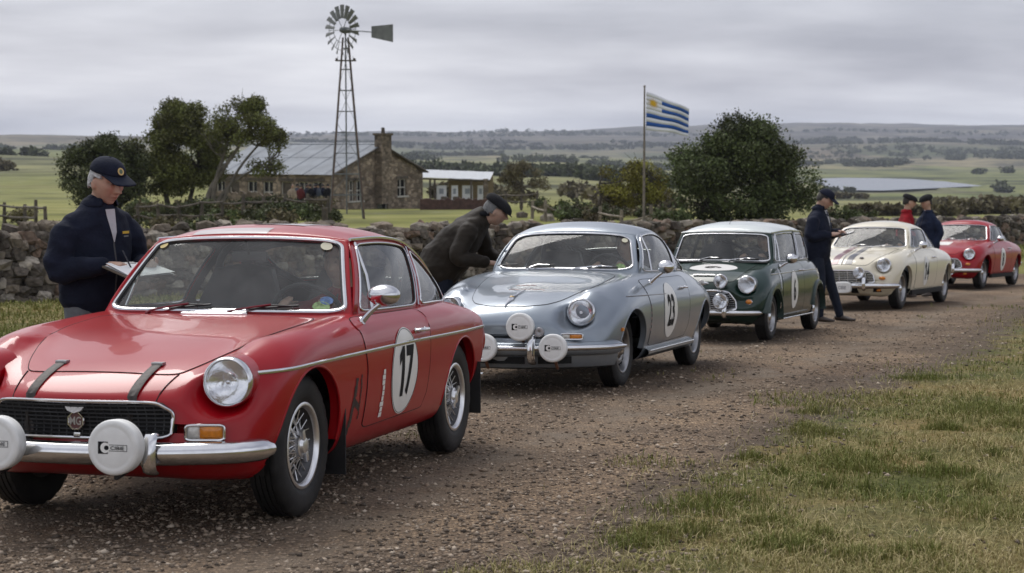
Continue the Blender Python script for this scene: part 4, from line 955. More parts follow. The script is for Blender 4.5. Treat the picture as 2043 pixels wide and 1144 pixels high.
    for y0, y1 in ((-.21, .21), (.30, .52), (-.52, -.30)):
        pts = [(y0 + (y1 - y0) * k / 10, .235) for k in range(11)] + [(y1 - (y1 - y0) * k / 10, .288) for k in range(11)]
        f = lambda y: np.interp(abs(y), [0, .22, .44, .66, .78], [.965, .93, .82, .64, .42]) + .010
        MB().add([(f(y) - (0.004 if z < .25 else 0), y, z) for y, z in pts], [tuple(range(22))]).build('air_slot', GAP, root, smooth=False)
    for (y, z, x) in ((.455, .365, 1.02), (.195, .515, 1.01), (-.075, .360, 1.07)):
        c = lamp_cover(root, (x, y, z), .105, (1, .10, .04)); MB().tube([(x - .07, y, z - .09), (x - .09, y, z - .13), (x - .12, y, z - .16)], .012, 6).build('lamp_bracket', mat('rusty_bracket', (.12, .05, .025), .8), root)
    ho = MB(); ho.lathe([(-.02, .036), (.0, .038), (.01, .034), (.012, .02), (.004, 1e-4)], 20, MT((.955, .33, .475), (1, .1, .1))); ho.build('horn_grille', STEEL, root)
    # bonnet handle, crest and script
    hd = MB().tube(sh.line([(x, 0, 0) for x in np.linspace(.32, .80, 14)], 'T', .010), [.003, .004, .005, .005, .005, .006, .007, .010, .016, .020, .016, .008, .005, .003], 8, up=(0, 0, 1)).build('bonnet_handle', CHROME, root)
    c = sh.at((.63, 0, 0), 'T', .022); MB().ell(c, (.022, .018, .008)).build('bonnet_crest', mat('crest_gold', (.45, .30, .10), .35, .7), hd)
    rg = np.random.RandomState(5)
    for k, (x0, ln, m) in enumerate(((.20, .30, DECALW), (.14, .26, DECALW), (.26, .30, ORANGED), (.08, .16, ORANGED))):
        y0 = -.16 + rg.uniform(0, .03); pts = [(x0 + .012 * math.sin(k + t * 26) + rg.uniform(-.008, .008), y0 + ln * t, 0) for t in np.linspace(0, 1, 26)]
        MB().tube(sh.line(pts, 'T', .005), .0032, 4, flat=.4).build('bonnet_script', m, root)
    roundel(root, sh, (-1.00, .560), .205, .225, '23', 'L', th=.265, xs=.62, bold=.03); roundel(root, sh, (-1.00, .560), .205, .225, '23', 'R', th=.255, xs=.60, bold=.02)
    for k in range(5): patchobj('worn_lettering', sh, boxpatch(-.375 - rg.uniform(0, .02), -.43, .60 - k * .045, .62 - k * .045), 'L', .003, mat('worn_red_print', (.26, .20, .20), .6), root, .05)
    wiper(root, gh, -.45, -.30, .085, .2, CHROME); wiper(root, gh, .16, .55, .075, .20, CHROME); 
    MB().tube([gh['WS'](s, .09) + np.array([.02, 0, .02]) for s in np.linspace(-.93, -.62, 6)], .006, 5).build('wiper_blade', SEAL, root)
    mirror(root, sh, -.60, .80, 1, 'bullet', (.0, .13, .13))
    screen_sticker(root, gh, .84, .80, (.045, .06), mat('sticker_cream', (.55, .52, .38), .5)); screen_sticker(root, gh, .78, .12, (.06, .07), mat('sticker_green', (.2, .3, .12), .5))
    bumper(root, [(-2.70,.70,.37),(-2.92,.62,.37),(-3.06,.40,.37),(-3.09,0,.37),(-3.06,-.40,.37),(-2.92,-.62,.37),(-2.70,-.70,.37)], .05, .034, P_SILVER, name='rear_bumper'); overrider(root, (-3.06, .44, .36), .08, -.06, .03)
    place(root, (.213, 14.117), (-.3366, -.9416)); return root, S

def green_saloon():
    root = empty('rally_car')
    tag(root, 'small dark green saloon with white roof wearing number 6', 'car', 'classic rally cars queued along the track')
    R = [
     [(.495,0,.44),(.49,.16,.44),(.475,.30,.44),(.455,.42,.44),(.445,.46,.445),(.445,.46,.455),(.455,.42,.46),(.475,.30,.465),(.49,.16,.47),(.495,0,.47)],
     [(.50,0,.33),(.495,.25,.33),(.475,.45,.34),(.43,.585,.37),(.415,.605,.44),(.415,.595,.50),(.44,.52,.555),(.485,.38,.57),(.505,.2,.575),(.51,0,.575)],
     [(.42,0,.24),(.42,.25,.24),(.40,.46,.24),(.345,.635,.32),(.33,.662,.45),(.33,.645,.56),(.355,.54,.665),(.41,.38,.65),(.44,.2,.655),(.445,0,.655)],
     [(.25,0,.19),(.25,.3,.19),(.24,.56,.20),(.20,.68,.34),(.19,.70,.50),(.18,.685,.62),(.18,.57,.745),(.26,.40,.72),(.30,.2,.73),(.30,0,.735)],
     X(0, [(0,.18),(.35,.18),(.63,.20),(.692,.36),(.703,.52),(.69,.66),(.60,.79),(.45,.785),(.22,.80),(0,.805)]),
     X(-.3, [(0,.18),(.35,.18),(.64,.20),(.697,.36),(.707,.52),(.698,.67),(.625,.828),(.46,.845),(.22,.855),(0,.86)]),
     X(-.8, [(0,.18),(.35,.18),(.64,.20),(.70,.36),(.709,.52),(.70,.68),(.645,.845),(.46,.86),(.22,.868),(0,.87)]),
     X(-1.4, [(0,.18),(.35,.18),(.64,.20),(.70,.36),(.71,.52),(.702,.68),(.65,.845),(.46,.86),(.22,.868),(0,.87)]),
     X(-1.9, [(0,.18),(.35,.18),(.64,.20),(.70,.36),(.708,.52),(.70,.68),(.645,.842),(.46,.856),(.22,.864),(0,.866)]),
     X(-2.25, [(0,.20),(.35,.20),(.61,.22),(.682,.36),(.692,.52),(.682,.68),(.61,.822),(.44,.84),(.22,.85),(0,.85)]),
     X(-2.5, [(0,.26),(.3,.26),(.53,.28),(.62,.38),(.64,.52),(.63,.66),(.55,.765),(.40,.785),(.2,.79),(0,.79)]),
     [(-2.59,0,.32),(-2.59,.25,.32),(-2.59,.42,.33),(-2.60,.50,.42),(-2.61,.52,.52),(-2.61,.51,.60),(-2.60,.44,.67),(-2.60,.32,.685),(-2.60,.16,.69),(-2.60,0,.69)],
     [(-2.62,0,.50),(-2.62,.15,.50),(-2.62,.25,.50),(-2.62,.32,.505),(-2.62,.34,.51),(-2.62,.34,.52),(-2.62,.3,.525),(-2.62,.2,.53),(-2.62,.1,.53),(-2.62,0,.53)]]
    wb = 2.197
    S = dict(rings=R, paint=P_GREEN, roof=P_WHITE, wb=wb, track=.597, wheel=('alloy', .258, .145, .165), arches=[(.0, .265, .300), (-wb, .265, .295)], scallops=[(.375, .495, .622, .104, 3.5, 1.4)],
      gh=dict(base_c=(-.315, 0), base_k=(-.36, .592), head_c=(-.485, 0, 1.190), head_k=(-.53, .522, 1.172), wpow=2.6, wbulge=.008, ws_open=[(-.945,.04),(.945,.04),(.93,.93),(-.93,.93)], ws_round=.12, ws_trim=.009,
        side_bot=[(-.9,.635,0),(-1.5,.64,0),(-2.0,.615,0),(-2.32,.52,0)],
        side_top=[(-1.0,.545,1.195),(-1.6,.545,1.19),(-2.02,.525,1.155),(-2.33,.49,.85)], sbulge=.012,
        side_cells=[(0,.02,None),(.02,.46,[(.03,.06),(.45,.06),(.45,.93),(.045,.93)],.08),(.46,.485,None),(.485,.80,[(.49,.08),(.785,.08),(.775,.92),(.49,.92)],.12),(.80,1,None)],
        bars=[(.10,.055),(.472,.472)], rp=(2.6,1.5), crown=[(0,.0),(.03,.035),(.1,.085),(.3,.112),(.6,.108),(.8,.06),(1,.02)], rear_cell=(.80,.98), rear_open=[(.84,-.74),(.95,-.76),(.95,.76),(.84,.74)], gutter=(0,.84), gutter_mat=CHROME, lip=True),
      inter=dict(dash=(-.42,.845), hw=.60, rear=-2.1, seat_x=-1.02, seat_top=1.03, rear_shelf=(-2.0,.80), hoop=-1.45, hoop_z=1.20, hoop_y=.45, mirror=(-.60,1.12)))
    sh, gh, body = car_common(root, S)
    bonnet(root, sh, [(-.27,0),(-.265,.36),(-.24,.47),(.05,.43),(.30,.385),(.42,.345),(.455,.2),(.462,0)], P_GREEN)
    for s in (1, -1):
        lamp(root, (.435, s * .495, .622), .100, (1, .06 * s, .06), bucket=P_GREEN, depth=.18, ringw=.013)
        door(root, sh, [(-.36,.235),(-1.36,.235),(-1.40,.30),(-1.40,.83),(-.36,.83)], P_GREEN, s, handle=(-1.26,.745))
        side_strip(root, sh, [(.02,.722),(-1.0,.735),(-2.35,.735)], s, .006)
        MB().tube(sh.line([(-.27, 0, z) for z in np.linspace(.78, .34, 10)], 'L' if s > 0 else 'R', .004), .0055, 6).build('wing_seam', CHROME, root)
        MB().tube([(x, s * .705, .222) for x in np.linspace(-.36, -1.86, 10)], .011, 8, flat=.7).build('sill_strip', CHROME, root)
        ax = 'L' if s > 0 else 'R'
        for wx, rr in ((0, .300), (-wb, .295)):                          # flared arch extensions
            G = []
            for a in np.linspace(RAD(8), RAD(186), 30):
                wf = .018 + .034 * max(0, math.sin(a))**.7; p = sh.at((wx + (rr + wf) * math.cos(a), 0, .265 + (rr + wf) * math.sin(a)), ax); q = (wx + (rr + .004) * math.cos(a), s * .728, .265 + (rr + .004) * math.sin(a)); r_ = (wx + (rr - .004) * math.cos(a), s * .66, .265 + (rr - .004) * math.sin(a))
                m_ = ((p.x + q[0]) / 2 + .012 * math.cos(a), s * (abs(p.y) * .45 + .735 * .55 + .008), (p.z + q[2]) / 2 + .012 * math.sin(a)); G.append([tuple(p), m_, q, r_])
            MB().grid(np.array(G)).build('arch_flare', mat('flare_dark_green', (.012, .032, .026), .4, coat=.5), root)
        MB().ell(sh.at((0, s * .52, .435), 'F', .008), (.022, .036, .026)).build('indicator', AMBER, root)
        MB().ell(sh.at((0, s * .52, .435), 'F', .002), (.016, .041, .031)).build('indicator_rim', CHROME, root)
        overrider(root, (.545, s * .28, .335), .078, .05, .026)
    g = grille_panel(root, sh, [(-.40,.345),(.40,.345),(.385,.44),(.30,.555),(-.30,.555),(-.385,.44)], .011, .006, 8, 0, CHROME, bar_r=.0075)
    bumper(root, [(.34,-.64,.315),(.43,-.58,.315),(.53,-.40,.315),(.565,-.2,.315),(.575,0,.315),(.565,.2,.315),(.53,.40,.315),(.43,.58,.315),(.34,.64,.315)], .030, .022)
    for s in (1, -1):
        lamp(root, (.56, s * .235, .660), .078, (1, 0, .02), name='spot_lamp', ringw=.010); MB().lathe([(-.09, .02), (-.07, .05), (-.03, .075), (.0, .077)], 28, MT((.555, s * .235, .660))).build('lamp_shell', CHROME, root)
        lamp(root, (.60, s * .245, .445), .085, (1, 0, .02), name='driving_lamp', ringw=.010); MB().lathe([(-.09, .02), (-.07, .05), (-.03, .08), (.0, .084)], 28, MT((.595, s * .245, .445))).build('lamp_shell', CHROME, root)
    c = sh.at((0, 0, .625), 'F', .012); bd = MB().ell(c, (.012, .038, .038)).build('nose_badge', BADGE, root); MB().ell((c.x, c.y, c.z), (.008, .085, .020)).build('badge_wing', CHROME, bd)
    MB().tube(sh.line([(.36, y, 0) for y in np.linspace(-.12, .12, 10)], 'T', .012), .008, 6).build('bonnet_handle', CHROME, root)
    o = roundel(root, sh, (.06, .02), .155, .27, '6', 'T', th=.2, xs=.7); 
    roundel(root, sh, (-.90, .530), .165, .215, '6', 'L', th=.255, xs=.68, bold=.03); roundel(root, sh, (-.90, .530), .165, .215, '6', 'R', th=.245, xs=.62, bold=.02)
    wiper(root, gh, -.42, -.20, .08, .22, CHROME); wiper(root, gh, .16, .52, .07, .22, CHROME)
    MB().tube([gh['WS'](s, .085) + np.array([.02, 0, .01]) for s in np.linspace(-.93, -.60, 6)], .006, 5).build('wiper_blade', SEAL, root)
    mirror(root, sh, -.44, .80, 1, 'bullet', (.0, .125, .09))
    MB().tube([gh['TP'](.10, 0), gh['TP'](.10, 0) + np.array([-.06, 0, .07])], .003, 5).build('aerial', SEAL, root)
    MB().box((-1.95, .66, .28), (.02, .05, .05)).build('exhaust_hanger', UNDER, root)
    bumper(root, [(-2.45,.63,.33),(-2.58,.58,.33),(-2.66,.40,.33),(-2.68,0,.33),(-2.66,-.40,.33),(-2.58,-.58,.33),(-2.45,-.63,.33)], .03, .022, name='rear_bumper')
    place(root, (2.239, 19.729), (-.3757, -.9267)); return root, S

def coupe(label, pm, wb, sc, O, U, num, extra):
    root = empty('rally_car'); tag(root, label, 'car', 'classic rally cars queued along the track')
    d = wb - 2.629
    def L(x): return x if x > -1.2 else x - d
    R = [
     [(.66,0,.43),(.655,.18,.43),(.63,.34,.43),(.59,.46,.43),(.57,.51,.435),(.57,.51,.445),(.59,.46,.45),(.63,.34,.455),(.655,.18,.46),(.66,0,.46)],
     [(.66,0,.32),(.65,.25,.32),(.61,.46,.33),(.54,.63,.37),(.51,.665,.44),(.50,.66,.51),(.52,.59,.565),(.59,.43,.585),(.65,.22,.595),(.67,0,.60)],
     [(.55,0,.23),(.55,.25,.23),(.51,.48,.23),(.43,.685,.33),(.40,.726,.46),(.39,.725,.60),(.41,.60,.735),(.50,.42,.69),(.56,.22,.69),(.58,0,.695)],
     [(.33,0,.2),(.33,.3,.2),(.31,.6,.21),(.25,.74,.37),(.23,.77,.56),(.22,.755,.69),(.22,.62,.815),(.32,.44,.77),(.38,.22,.775),(.40,0,.78)],
     X(0, [(0,.19),(.4,.19),(.68,.21),(.762,.40),(.787,.62),(.767,.745),(.65,.848),(.5,.825),(.25,.84),(0,.845)]),
     X(-.35, [(0,.19),(.4,.19),(.70,.21),(.767,.40),(.792,.63),(.772,.765),(.67,.88),(.52,.88),(.26,.897),(0,.90)]),
     X(-.8, [(0,.19),(.4,.19),(.70,.21),(.77,.40),(.795,.63),(.775,.77),(.68,.893),(.52,.91),(.26,.922),(0,.925)]),
     X(L(-1.5), [(0,.19),(.4,.19),(.70,.21),(.77,.40),(.795,.63),(.777,.77),(.685,.893),(.52,.91),(.26,.922),(0,.925)]),
     X(L(-2.1), [(0,.19),(.4,.19),(.70,.21),(.77,.40),(.795,.63),(.777,.77),(.685,.888),(.52,.905),(.26,.917),(0,.92)]),
     X(L(-2.6), [(0,.21),(.4,.21),(.68,.23),(.755,.40),(.78,.62),(.76,.75),(.65,.862),(.48,.878),(.24,.887),(0,.89)]),
     X(L(-3.0), [(0,.26),(.35,.26),(.60,.28),(.71,.40),(.74,.60),(.72,.72),(.61,.81),(.45,.825),(.22,.83),(0,.833)]),
     [(L(-3.15),0,.32),(L(-3.15),.3,.32),(L(-3.15),.5,.33),(L(-3.19),.61,.42),(L(-3.22),.64,.57),(L(-3.22),.62,.66),(L(-3.20),.52,.735),(L(-3.20),.38,.745),(L(-3.20),.2,.75),(L(-3.20),0,.75)],
     [(L(-3.25),0,.50),(L(-3.25),.15,.50),(L(-3.25),.28,.50),(L(-3.25),.38,.505),(L(-3.26),.41,.51),(L(-3.26),.41,.52),(L(-3.25),.37,.525),(L(-3.25),.25,.53),(L(-3.25),.12,.53),(L(-3.25),0,.53)]]
    S = dict(rings=R, paint=pm, wb=wb, track=.632, wheel=('alloy', .308, .155, .20), arches=[(.0, .312, .345), (-wb, .312, .335)], scallops=[(.415, .55, .665, .108, 3.5, 1.4)],
      gh=dict(base_c=(-.60, 0), base_k=(-.67, .620), head_c=(-.99, 0, 1.235), head_k=(-1.05, .515, 1.215), ws_open=[(-.95,.035),(.95,.035),(.93,.95),(-.93,.95)], ws_round=.14, ws_trim=.009,
        side_bot=[(-1.2,.665,0),(L(-1.9),.665,0),(L(-2.3),.61,0),(L(-2.60),.50,0)],
        side_top=[(L(-1.5),.535,1.225),(L(-1.95),.525,1.165),(L(-2.3),.505,1.02),(L(-2.62),.47,.88)], sbulge=.018,
        side_cells=[(0,.025,None),(.025,.46,[(.035,.05),(.45,.05),(.44,.93),(.035,.93)],.10),(.46,.49,None),(.49,.82,[(.497,.06),(.80,.06),(.72,.80),(.60,.92),(.497,.93)],[.1,.16,.35,.4,.1]),(.82,1,None)],
        bars=[(.11,.04),(.472,.465)], crown=[(0,.0),(.03,.03),(.1,.075),(.3,.108),(.5,.105),(.75,.07),(1,.02)], rear_cell=(.62,.90), rear_open=[(.64,-.78),(.86,-.82),(.86,.82),(.64,.78)]),
      inter=dict(dash=(-.76,.88), hw=.63, rear=L(-2.3), seat_x=-1.42, seat_top=1.08, rear_shelf=(L(-2.2),.86), hoop=-1.82, hoop_z=1.22, hoop_y=.45, mirror=(-1.03,1.14)))
    sh, gh, body = car_common(root, S)
    bonnet(root, sh, [(-.55,0),(-.54,.40),(-.50,.54),(-.1,.51),(.25,.45),(.45,.39),(.57,.32),(.60,.2),(.61,0)], pm)
    for s in (1, -1):
        lamp(root, (.475, s * .552, .665), .108, (1, .08 * s, .05), bucket=pm, depth=.20, ringw=.012)
        door(root, sh, [(-.50,.29),(-1.70,.29),(-1.77,.38),(-1.80,.87),(-.47,.87),(-.50,.60)], pm, s, handle=(-1.60,.755))
        MB().box((-wb / 2, s * .735, .235), (wb - .72, .06, .075), bev=.012).build('sill', UNDER, root)
        MB().ell(sh.at((0, s * .55, .475), 'F', .010), (.025, .050, .028)).build('indicator', AMBER, root)
        MB().ell(sh.at((0, s * .50, .30), 'F', .002), (.015, .04, .022)).build('fog_lens', AMBER, root)
        overrider(root, (.745, s * .33, .395), .10, .055, .026)
    grille_panel(root, sh, [(-.46,.40),(.46,.40),(.43,.52),(.36,.585),(-.36,.585),(-.43,.52)], .009, .006, 6, 6, CHROME, bar_r=.007)
    bumper(root, [(.38,-.76,.36),(.52,-.68,.36),(.67,-.44,.36),(.735,-.2,.36),(.75,0,.36),(.735,.2,.36),(.67,.44,.36),(.52,.68,.36),(.38,.76,.36)], .038, .026)
    roundel(root, sh, (-1.12, .545), .165 if extra == 'stripes' else .18, .225, num, 'L', th=.27, xs=.72, bold=.03)
    wiper(root, gh, -.42, -.18, .08, .2, CHROME); wiper(root, gh, .14, .50, .07, .2, CHROME)
    mirror(root, sh, -.72, .86, 1, 'bullet', (.0, .12, .095))
    bumper(root, [(L(-3.0),.74,.42),(L(-3.16),.68,.42),(L(-3.29),.45,.42),(L(-3.31),0,.42),(L(-3.29),-.45,.42),(L(-3.16),-.68,.42),(L(-3.0),-.74,.42)], .036, .026, name='rear_bumper'); overrider(root, (L(-3.29), .44, .42), .075, -.05, .026)
    if extra == 'stripes':
        for y0, y1, m in ((-.22, -.11, mat('stripe_maroon', (.13, .015, .025), .35, coat=.6)), (.0, .10, mat('stripe_black', (.02, .02, .03), .35, coat=.6))):
            patchobj('bonnet_stripe', sh, [([(-.52, y0), (.60, y0), (.60, y1), (-.52, y1)], [(0, 1, 2, 3)])], 'T', .006, m, root, .05)
        MB().tube(sh.line([(x, -.055, 0) for x in np.linspace(-.2, .6, 16)], 'T', .010), .006, 6).build('bonnet_moulding', CHROME, root)
        MB().ell(sh.at((.42, .20, 0), 'T', .008), (.035, .035, .014)).build('bonnet_badge', mat('badge_dark', (.06, .05, .06), .4), root)
        for s in (1, -1):
            lamp(root, (.77, s * .255, .555), .085, (1, 0, .02), name='driving_lamp', ringw=.008); MB().lathe([(-.09, .02), (-.05, .06), (.0, .084)], 24, MT((.765, s * .255, .555))).build('lamp_shell', CHROME, root)
        for yy in (.02, -.42):
            M = MT((.80, yy, .335)); o2 = rounded([(-.13,-.085),(.13,-.085),(.13,.085),(-.13,.085)], .35, 8)
            b = MB(); n_ = len(o2); b.add([M @ Vector((-.05, a, z)) for a, z in o2] + [M @ Vector((.0, a, z)) for a, z in o2] + [M @ Vector((.014, a * .9, z * .88)) for a, z in o2], [(i, (i + 1) % n_, n_ + (i + 1) % n_, n_ + i) for i in range(n_)] + [(n_ + i, n_ + (i + 1) % n_, 2 * n_ + (i + 1) % n_, 2 * n_ + i) for i in range(n_)] + [tuple(range(2 * n_, 3 * n_))])
            c = b.build('lamp_cover', COVER, root); disc_on(M, .016, text2d('CIBIE', .05, .8, .02)).build('printed_letters', mat('print_grey', (.25, .25, .26), .6), c, smooth=False)
        for y, z0 in ((.42, .27), (.10, .25)): patchobj('apron_tape', sh, [([(y, z0), (y + .12, z0), (y + .10, z0 + .075), (y + .02, z0 + .075)], [(0, 1, 2, 3)])], 'F', .004, DECALK, root, .05)
    else:
        patchobj('bonnet_patch', sh, [([(-.25, -.30), (.10, -.30), (.10, .05), (-.25, .05)], [(0, 1, 2, 3)])], 'T', .005, DECALW, root, .05)
        lamp(root, (.77, -.2, .50), .09, (1, 0, .02), name='driving_lamp'); lamp(root, (.77, .2, .50), .09, (1, 0, .02), name='driving_lamp')
    place(root, O, U)
    if sc != 1: root.matrix_world = root.matrix_world @ Matrix.Diagonal((sc, sc, sc, 1))
    return root, S
def white_coupe(): return coupe('cream coupe with maroon and black bonnet stripes wearing number 14', P_CREAM, 2.629, 1., (5.24, 27.005), (-.4559, -.8900), '14', 'stripes')
def far_coupe(): return coupe('red coupe wearing number 8, parked at the tail of the queue', P_RED2, 2.42, 1.03, (8.691, 35.462), (-.4959, -.8684), '8', 'plain')

# ------------------------------------------------------------------ terrain
# height of the ground relative to the eye, by distance, for three directions (left of frame, middle, right)
_D = np.array([0, 20, 40, 52, 60, 84, 125, 200, 400, 600, 800, 1200, 1700, 2300, 3000, 4000, 5500, 7500, 9300.])
near = [-EYE - TS * d for d in (0, 20, 40)]
_ZL = np.array(near + [-3.36, -3.45, -3.70, -4.55, -6.2, -6.4, -7.2, -7.8, -8.6, -9.5, -9.5, -7.5, -3., 0., 20., 30.])
_ZM = np.array(near + [-3.36, -3.45, -3.60, -4.75, -7.0, -11.2, -12.8, -14.2, -18.5, -21., -21.5, -19., -9., 12., 42., 52.])
_ZR = np.array(near + [-3.36, -3.45, -3.80, -5.5, -8.3, -14.2, -19.0, -23.5, -31.0, -34.5, -33., -27., -8., 28., 75., 85.])
LAKE_Z = -32.0
def px_ground(px, py, z):
    """pixel -> point on the level z below the eye (true vertical frame)"""
    v = Vector(((px - PCX) / FPX, 1, 0)); ang = math.atan((HOR - py) / FPX)
    d = z / math.tan(ang) if abs(ang) > 1e-6 else 1e5
    return d * (px - PCX) / FPX, d
LAKE = [px_ground(a, b, LAKE_Z) for a, b in [(1628,362),(1640,371),(1680,378.5),(1760,380),(1840,377),(1905,374),(1965,371.2),(1930,366.5),(1880,362),(1820,357.5),(1750,355.3),(1680,354.6),(1640,356)]]
def hgt(x, y):
    """ground height, world z, arrays"""
    x = np.asarray(x, float); y = np.asarray(y, float); d = np.maximum(np.hypot(x, np.maximum(y, 0)), 1e-3); d = np.where(y > 0, np.maximum(y, d * .8), 0)
    az = np.clip((x / np.maximum(d, 1.)) * FPX + PCX, -800, 2900)
    dl = np.log1p(d / 30.); kd = np.log1p(_D / 30.)
    hs = [hermite(kd, Zk, dl.ravel()).reshape(d.shape) for Zk in (_ZL, _ZM, _ZR)]
    t1 = np.clip((az - 250) / 750, 0, 1); t1 = t1 * t1 * (3 - 2 * t1); t2 = np.clip((az - 1050) / 600, 0, 1); t2 = t2 * t2 * (3 - 2 * t2)
    z = hs[0] * (1 - t1) + hs[1] * t1; z = z * (1 - t2) + hs[2] * t2
    lin = -EYE - TS * y; k = np.clip((d - 38) / 12, 0, 1); z = lin * (1 - k) + z * k
    far = np.clip((d - 120) / 400, 0, 1); z = z + far * (fbm(x / 260, y / 260, 3) - .5) * np.minimum(d * .010, 14) 
    z = z + np.clip((d - 2200) / 1500, 0, 1) * (fbm(x / 900, y / 900, 9) - .5) * 46
    m = np.clip((d - 45) / 30, 0, 1); z = z + m * (fbm(x / 9, y / 9, 21) - .5) * .35
    # lake basin
    q = np.zeros(z.shape); n = len(LAKE); cx, cy = np.mean(LAKE, 0)
    ins = np.zeros(z.shape, bool); j = n - 1
    for i in range(n):
        xi, yi = cx + (LAKE[i][0] - cx) * 1.03, cy + (LAKE[i][1] - cy) * 1.03; xj, yj = cx + (LAKE[j][0] - cx) * 1.03, cy + (LAKE[j][1] - cy) * 1.03
        ins ^= ((yi > y) != (yj > y)) & (x < (xj - xi) * (y - yi) / (yj - yi + 1e-9) + xi); j = i
    b = (d > 900) & (d < 2100); z = np.where(ins, np.minimum(z, LAKE_Z - 1.5), np.where(b & (az > 1500), np.maximum(z, LAKE_Z + .4 - np.clip((1150 - d) / 100, 0, 3) * 0), z))
    near_shore = (d < 1230) & (az > 1400); z = np.where(near_shore & ~ins, np.minimum(z, -d * 97 / FPX - 1.0 + np.clip((800 - d) / 400, 0, 1) * 30), z)
    return z + EYE
def H1(x, y): return float(hgt(np.array([x]), np.array([y]))[0])
def at_px(px, d): return (px - PCX) / FPX * d, d
RIGHT = [(-.15,3.),(.30,6.5),(.95,8.9),(2.45,12.9),(4.2,16.6),(8.0,27),(13.6,38),(24,52),(40,66)]
LEFT = [(-4.6,3.),(-4.3,10),(-3.6,15),(-1.8,22),(2.2,31.5),(7.5,41),(18,55),(34,70)]
def edge(tab, y): t = np.array(tab); return np.interp(y, t[:, 1], t[:, 0])
def road_mask(x, y):
    """1 on gravel, 0 on grass"""
    r = edge(RIGHT, y) - x; l = x - edge(LEFT, y); w = .95 + .075 * y
    return np.clip(np.minimum(r, l) / w + .5, 0, 1)
